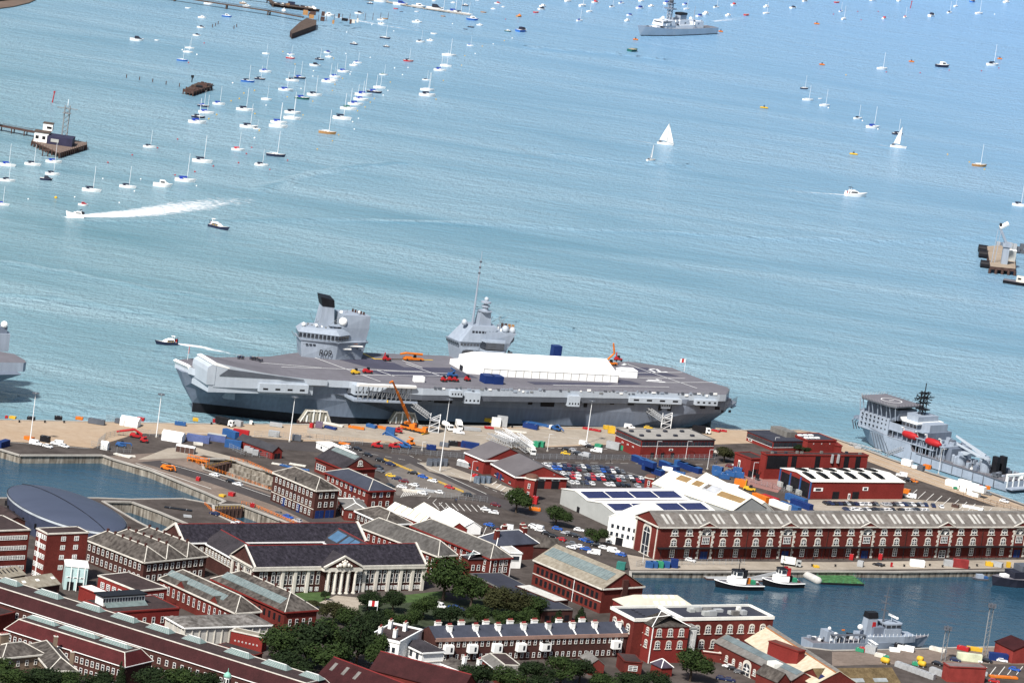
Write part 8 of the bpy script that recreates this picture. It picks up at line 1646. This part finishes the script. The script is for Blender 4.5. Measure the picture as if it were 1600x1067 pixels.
def bollard(px,py,lb,m=black):
 if 'bol' not in PROTO:q=MB();q.lathe((0,0,0),[(.45,0),(.35,.2),(.33,.6),(.55,.75),(.5,.95),(.1,1)],black,8);PROTO['bol']=q.mesh("bollard")
 o=link(bpy.data.objects.new("bollard",PROTO['bol']),None,G(px,py));tag(o,lb,"bollard","mooring bollards")
for px in(30,70,100,160,215,285,330,395,432,545,590,720,800,860,980):bollard(px,659.5+px*.0105,"black mooring bollard on the edge of the carrier quay")
for x_,y_ in((275,338),(420,340),(725,338),(850,340),(1010,336),(1305,338),(1090,344)):bollard(*q_(x_,y_),"black mooring bollard on the storehouse quay")
rb_=random.Random(11)
def crate(px,py,L,w,h,m,lb,nm="crate",cat="crate"):
 t=thing(nm,lb,cat,G(px,py),rb_.uniform(-.5,.3));q=MB();q.box((0,0,.15),(L,w,h),m);q.build("body",t);q=MB()
 for x in(-L*.3,L*.3):q.box((x,0,0),(.2,w,.15),rust);q.box((x,0,h+.15),(.15,w*1.01,.06),galv)
 q.build("strap",t)
for fx,L_ in((zl,[(95,650,'yellow',3.5,1.2),(48,648,'red',1.5,1.4),(440,660,'black',4,2),(235,660,'black',4,1.6),(730,690,'dark',9,2.6),(600,658,'orange',4,1.4),(900,685,'dark',4,2.4),(1065,665,'red',4,1.6),(1365,700,'blue',6,1.8),(1480,668,'yellow',3,1.6),(220,810,'orange',5,1.6),(340,825,'black',5,3),(930,935,'pale',10,.6),(1500,850,'pale',5,1.2),(1500,975,'orange',8,1.2)]),
 (a,[(350,222,'grey',4.5,3),(170,195,'red',2,2),(445,208,'white',1.5,2),(635,225,'grey',7,2),(960,235,'purple',4,3.4),(1050,242,'navy',7,1.2),(905,235,'red',2,2.6),(1245,240,'orange',9,1),(1360,232,'blue',6,1.6),(1430,238,'orange',7,1),(1070,215,'pale',12,.8),(720,530,'blue',8,.5),(660,515,'pale',8,.4),(800,520,'pale',9,.5),(845,555,'blue',6,.4),(620,300,'grey',6,3),(790,330,'dark',5,3),(440,425,'grey',3,2.6),(480,440,'grey',3,2.6),(415,412,'grey',3,2.6),(1155,360,'orange',6,.8)]),
 (b,[(665,255,'grey',10,1.6),(795,240,'red',5,1),(845,225,'white',5,5),(890,225,'grey',6,6),(795,190,'yellow',5,2),(1110,240,'navy',9,2.6),(1165,215,'blue',20,1.2),(1280,245,'white',4,2),(1000,268,'pale',12,.6),(455,375,'dark',5,2),(520,370,'black',5,2.4),(570,375,'maroon',7,2.4),(355,400,'navy',5,2.6),(1060,370,'pale',9,2),(1155,378,'green',3.5,3),(1190,378,'green',3.5,3),(230,722,'pale',11,1),(310,715,'grey',10,1),(180,715,'pale',6,.8),(690,605,'red',3,1.4),(930,640,'blue',4,3),(815,565,'blue',4,2),(1140,860,'orange',6,1.4),(1140,810,'red',3,4)]),
 (c,[(85,246,'red',5,.8),(150,258,'red',6,.8),(245,246,'yellow',6,2),(265,275,'yellow',4,4),(280,395,'grey',8,4),(340,400,'green',7,2.6),(170,385,'green',4,2),(1060,262,'red',5,.8),(1115,262,'red',4,.8),(1075,425,'pale',4,1),(690,560,'white',6,2),(780,590,'blue',7,1.6),(1080,600,'blue',7,2.6),(1120,620,'blue',6,2.6),(1170,600,'blue',6,2.6),(1230,610,'blue',6,3),(1070,580,'blue',6,4),(1220,590,'blue',5,4.2),(1180,690,'white',8,2),(1245,680,'orange',7,4),(1190,580,'navy',6,2),(1310,600,'green',2,2.4)]),
 (q_,[(575,340,'grey',3,3),(770,342,'red',1,2.4),(520,298,'red',2,3),(700,296,'red',2,3),(300,345,'yellow',3,1),(1380,335,'yellow',4,2),(1430,340,'grey',6,2.4),(1500,345,'yellow',2,3),(700,905,'pale',5,1.6),(590,870,'red',3,2),(790,870,'white',5,1.6),(860,865,'white',8,2.4),(820,855,'black',5,2.6),(1060,868,'pale',8,1.6),(1220,862,'red',6,1.8),(1290,865,'yellow',8,1.6),(575,870,'green',4,1.6),(735,915,'green',3,1.4),(920,955,'green',3,1.4),(1535,910,'black',7,2.4),(1470,1035,'orange',14,.8),(1350,1020,'grey',3,1.6)]),
 (z6,[(1215,885,'red',3,1.6),(1275,895,'orange',2.5,2),(825,740,'orange',3.5,2),(660,925,'orange',4,2.4),(720,735,'white',3,1.6),(1110,1030,'white',4,1),(1030,1030,'rust',4,1.6),(1190,1045,'white',8,1),(290,585,'grey',4,1.2),(1030,892,'green',2,1.2)]),
 (e,[(1500,345,'red',2,1.6),(960,160,'pale',9,.5),(1420,620,'grey',4,.8),(1350,560,'black',14,.3)]),(a,[(45,635,'red',2,2),(300,750,'red',3,1.8),(230,755,'yellow',3,1),(455,835,'red',2,2)])):
 cm_={'yellow':yellow,'red':red_paint,'black':black,'dark':navy_dark,'orange':orange,'blue':blue_light,'pale':cream,'grey':galv,'white':white,'purple':mat("purple_grey_paint",(.12,.09,.13),.6),'navy':blue_paint,'maroon':roof_red,'green':green_paint,'rust':rust}
 wz={zl:"on the left quay apron",a:"around the docks and bow quay",b:"between the crane and the sports hall",c:"around the red office block",q_:"on the basin quays at right",z6:"beside the support ship",e:"on the left basin side"}[fx]
 for x_,y_,cn,L,h in L_:crate(*fx(x_,y_),L*.8,min(2.3,L*.7),h*.8,cm_[cn],"%s %s %s"%(cn,"flat stack of material" if h<1.3 else "large crate" if L>5 else "small crate",wz))
# ---------------------------------------------------------------- harbour structures
def pier(pts,lb,w=3.0,z=2.0,st=22,m=wood,leg=.35,rail=True,name="pier"):
 q=[G(*p,SEA)for p in pts];t=thing(name,lb,"pier",(q[0].x,q[0].y,SEA),0);d_=MB();l_=MB();r_=MB();o=q[0]
 for a_,b_ in zip(q,q[1:]):
  v=b_-a_;L=v.length;an=atan2(v.y,v.x);c_=(a_+b_)/2-o;d_.box((c_.x,c_.y,z),(L+w*.5,w,.7),m,an);n_2=Vector((-sin(an),cos(an),0))*w*.4
  for i in range(int(L/st)+1):
   p=a_-o+v*(i*st/L)
   for s in(-1,1):l_.tube(p+n_2*s+Vector((0,0,-2)),p+n_2*s+Vector((0,0,z)),leg,m,5)
  if rail:
   for s in(-1,1):r_.tube(a_-o+n_2*s+Vector((0,0,z+1.7)),b_-o+n_2*s+Vector((0,0,z+1.7)),.12,m,3)
 d_.build("deck",t);l_.build("pile",t)
 if rail:r_.build("rail",t)
 return t
z1=lambda x,y:(x/3.81,y/3.81);z2=lambda x,y:(400+x/3.81,y/3.81);D_G=rust
pier([z1(850,-15),z1(1040,8),z1(1600,92),z2(270,128)],"long timber pier across the top left of the harbour",5,3.2,45,leg=.7);
t=thing("jetty_head","dark timber jetty head at the end of the long pier","jetty",(*G(*z2(280,170),SEA)[:2],SEA),0);ox=G(*z2(280,170),SEA);hp_=[G(*z2(*p),SEA+4)-ox for p in((203,188),(215,205),(358,152),(360,125),(300,112),(262,135))];q=MB();q.prism([(p.x,p.y)for p in hp_],-1,4.4,D_G,wood);q.build("deck",t);q=MB()
for k_ in range(14):q.box((random.uniform(-8,45),random.uniform(20,90),4.4),(random.uniform(1,5),2,random.uniform(1.5,4)),random.choice((rust,black,cream,tan_h)))
for k_ in range(10):q.tube((10+k_*6,30+k_*10,4),(10+k_*6,30+k_*10,10),.25,rust,4)
q.each("deck_cargo",t)
pier([z1(1340,-10),z1(1600,20),z2(100,42),z2(330,72)],"second timber pier behind the jetty head at top left",4,2.6,40,leg=.6);bb_=thing("barge","barge loaded with white boats beside the second pier","barge",(*G(*z2(235,55),SEA)[:2],SEA),R(5));m=hull_mb(42,9,1.8,rust,rake=.02,transom=1,full=.9,mdeck=wood);m.build("hull",bb_);q=MB()
for k_ in range(22):q.box((-18+k_*1.65,random.uniform(-2.5,2.5),1.8),(2,2.4,random.uniform(1,2.6)),random.choice((white,white,navy_h,rust,tan_h)))
q.box((-4,0,1.8),(6,4,4),navy_h);q.each("cargo",bb_)
pier([z2(640,2),z2(760,14),z2(900,40),z2(1000,56),z2(1270,96)],"floating pontoon of the marina at top centre",4,.6,30,concrete,.3,False,"pontoon")
o=G(*z1(1175,528),SEA);t=thing("dolphin","ruined dark timber mooring dolphin standing alone in the water","dolphin",(o.x,o.y,SEA),0);q=MB();dp=[G(*z1(*p),SEA+2.4)-Vector((o.x,o.y,0))for p in((1092,540),(1150,555),(1262,517),(1255,503),(1180,497))];q.prism([(p.x,p.y)for p in dp],1.6,3.2,rust);q.build("platform",t);q=MB()
for i in range(8):
 for j in range(4):a_=dp[0]+(dp[2]-dp[1])*(i/7)+(dp[1]-dp[0])*(j/3);q.tube((a_.x,a_.y,-1),(a_.x,a_.y,3+random.random()*1.6),.5,rust,5)
for k_ in range(20):a_=dp[0]+(dp[2]-dp[1])*random.random()+(dp[1]-dp[0])*random.random();q.box((a_.x,a_.y,3.2),(random.uniform(1,6),random.uniform(1,4),random.uniform(.3,1.4)),random.choice((rust,wood,black)))
q.tube((-5,6,3),(-5,6,7),.4,black,5);q.box((-5,6,6.4),(2,1.4,1.8),black);q.build("timber_pile",t)
pier([(-20,202),z1(0,780),z1(200,818)],"timber causeway to the signal jetty at the left edge",5,3,9,rust,.4);
o=G(*z1(395,885),SEA);sj=thing("signal_jetty","timber signal jetty with white hut and lattice mast at left","jetty",(o.x,o.y,SEA),0);pts=[G(*z1(*p),SEA+3.4)-Vector((o.x,o.y,0))for p in((190,838),(290,885),(355,912),(517,862),(515,848),(420,830),(290,812),(205,820))];q=MB();q.prism([(p.x,p.y)for p in pts],2.6,3.4,rust,mat("plank_deck",(.16,.12,.10),.9,.25,.4));q.build("deck",sj);q=MB()
for i in range(len(pts)):
 a_,b_=pts[i],pts[(i+1)%len(pts)];n=max(1,int((b_-a_).length/4))
 for j in range(n):p=a_+(b_-a_)*(j/n);q.tube((p.x,p.y,-2),(p.x,p.y,3),.5,rust,5);q.tube((p.x,p.y,3),(p.x,p.y,4.6),.12,rust,3)
q.build("pile",sj);lw_=lambda x,y,z:(G(*z1(x,y),SEA+z)-Vector((o.x,o.y,SEA+z)));hq=MB();p=lw_(248,842,3.4);hq.box((p.x,p.y,3.4),(9,9,6),white);p2=lw_(275,838,3.4);hq.box((p2.x,p2.y+3,9.4),(6,6,4.6),white);hq.box((p.x,p.y,9.4),(10,10,.4),wood);hq.box((p2.x,p2.y+3,14),(6.6,6.6,.4),wood);hq.build("hut",sj);wq=MB()
for dx in(-2.6,1.6):wq.box((p.x+dx,p.y-4.52,5.4),(2,.2,2),black)
wq.box((p2.x+1,p2.y-.05,11),(3,.2,1.4),black);wq.each("window",sj);p=lw_(360,858,3.4);q=MB();q.box((p.x,p.y,3.4),(16,14,5),mat("dark_store",(.03,.03,.06),.6));q.box((p.x-3,p.y-7.1,5),(5,.3,2),grey_wall);q.build("store",sj);p=lw_(378,850,3.4);q=MB();q.truss((p.x,p.y,3.4),(p.x,p.y,27),3.2,mast_grey,8,.26);q.box((p.x,p.y,25),(13,.5,.5),mast_grey);q.box((p.x,p.y,22),(5,5,.3),mast_grey);q.tube((p.x,p.y,27),(p.x,p.y,31),.2,mast_white,4);q.build("lattice_mast",sj);q=MB();p=lw_(268,932,0)
for s in(-1.6,1.6):q.tube((p.x+s,p.y,-2),(p.x+s,p.y,4),.4,rust,5)
q.box((p.x,p.y,3.6),(5,1,.7),rust);q.build("mooring_post",sj)
o=G(*y6(1470,610),SEA);cj=thing("crane_jetty","concrete jetty with grey boat crane and black fenders at right edge","jetty",(o.x,o.y,SEA),0);lw2=lambda x,y,z:G(*y6(x,y),SEA+z)-Vector((o.x,o.y,SEA+z));pts=[lw2(*p,4.5)for p in((1380,475),(1400,595),(1550,610),(1545,500),(1480,470))];q=MB();q.prism([(p.x,p.y)for p in pts],2.6,4.5,rust,mat("jetty_concrete",(.33,.27,.21),.9,.2,.2,kind='patches',alt=(.6,.56,.52)));q.build("deck",cj);q=MB()
for i in range(len(pts)):
 a_,b_=pts[i],pts[(i+1)%len(pts)]
 for j in range(4):p=a_+(b_-a_)*(j/4);q.tube((p.x,p.y,-2),(p.x,p.y,3),.9,rust,6)
q.build("pile",cj)
for x_,y_ in((1355,498),(1358,530),(1368,590)):p=lw2(x_,y_,1.5);q=MB();q.tube((p.x-3,p.y,2),(p.x+3,p.y,2),2.9,black,12);q.build("fender",cj)
q=MB();p=lw2(1480,580,4.5);q.box((p.x,p.y,4.5),(4,4,11),navy_grey);q.box((p.x,p.y,15.5),(5.5,5.5,2.4),navy_grey);q.tube((p.x,p.y,17),(p.x-6,p.y,27),.9,navy_grey,6);q.tube((p.x-6,p.y,27),(p.x-1,p.y,30.5),1.5,white,8);q.tube((p.x-6.5,p.y,28.5),(p.x-5,p.y,28.5),1.5,black,8)
for s in(-1,1):q.tube((p.x-7+s,p.y,4.5),(p.x-6+s,p.y,26),.25,navy_grey,4)
q.build("crane",cj);q=MB();p=lw2(1520,560,4.5);q.box((p.x,p.y,4.5),(5.4,5,6.6),grey_wall);q.box((p.x,p.y,11.1),(5.8,5.4,.3),white);q.build("hut",cj);q=MB();p=lw2(1540,470,4.5)
for k_ in range(10):q.box((p.x-10+k_*2.6,p.y+random.uniform(-6,6),1),(2.4,4,random.uniform(3,6)),random.choice((navy_mid,rust,navy_dark,galv)))
q.box((p.x+2,p.y,0),(26,6,1.6),navy_dark);q.build("walkway",cj)
o=G(*y6(1570,705),SEA);t=thing("work_barge","small dark work barge with white cabin below the crane jetty","barge",(o.x,o.y,SEA),R(-10));hull_mb(20,8,2,black,rake=.02,transom=1,full=.85,mdeck=ship_deck).build("hull",t);q=MB();q.box((2,0,2),(8,5,3.4),cream);q.build("cabin",t);q=MB();q.box((0,-2.55,3.6),(2,.2,1),black);q.build("window",t)
for fx,pts,m,hp,lb in((z1,[(752,466),(830,478),(908,490),(988,505),(1067,518)],rust,15,"thin timber pile in the line left of the ruined dolphin"),(z1,[(1264,165),(1282,157),(1298,147),(1392,173),(1408,163)],rust,14,"thin timber pile below the long pier")):
 for x_,y_ in pts:o=G(*fx(x_,y_),SEA);q=MB();q.tube((0,0,-2),(0,0,hp/3.81/SC(*fx(x_,y_),SEA)+.5),.35,m,5);q.lathe((0,0,hp/3.81/SC(*fx(x_,y_),SEA)+.5),[(.4,0),(.1,.4)],m,5);tag(link(bpy.data.objects.new("timber_pile",q.mesh("timber_pile")),None,o),lb,"pile","timber marker piles")
for fx,x_,y_,hp,lb in((z1,310,612,60,"tall red marker pole above the signal jetty"),(lambda x,y:(1180+x/3.81,y/3.81),922,52,40,"red marker pole near the top right corner")):o=G(*fx(x_,y_),SEA);H=hp/3.81/SC(*fx(x_,y_),SEA);t=thing("marker_pole",lb,"marker",(o.x,o.y,SEA));q=MB();q.tube((0,0,-2),(.8,0,H),.45,red_paint,6,.35);q.build("pole",t);q=MB();q.box((.8,0,H),(1.2,1.2,1),red_paint);q.build("topmark",t)
flagpole(G(584,992)+Vector((0,0,0)),13,"white flagpole with white and red flag beside the villa",[sail_m,red_paint,sail_m],(-1,0),3.4,2);flagpole(G(*g(1263,705)),9,"white flagpole before the columned building",[sail_m,sail_m],(-1,-.3),1.6,1)
bpy.context.view_layer.update()
finish_labels()
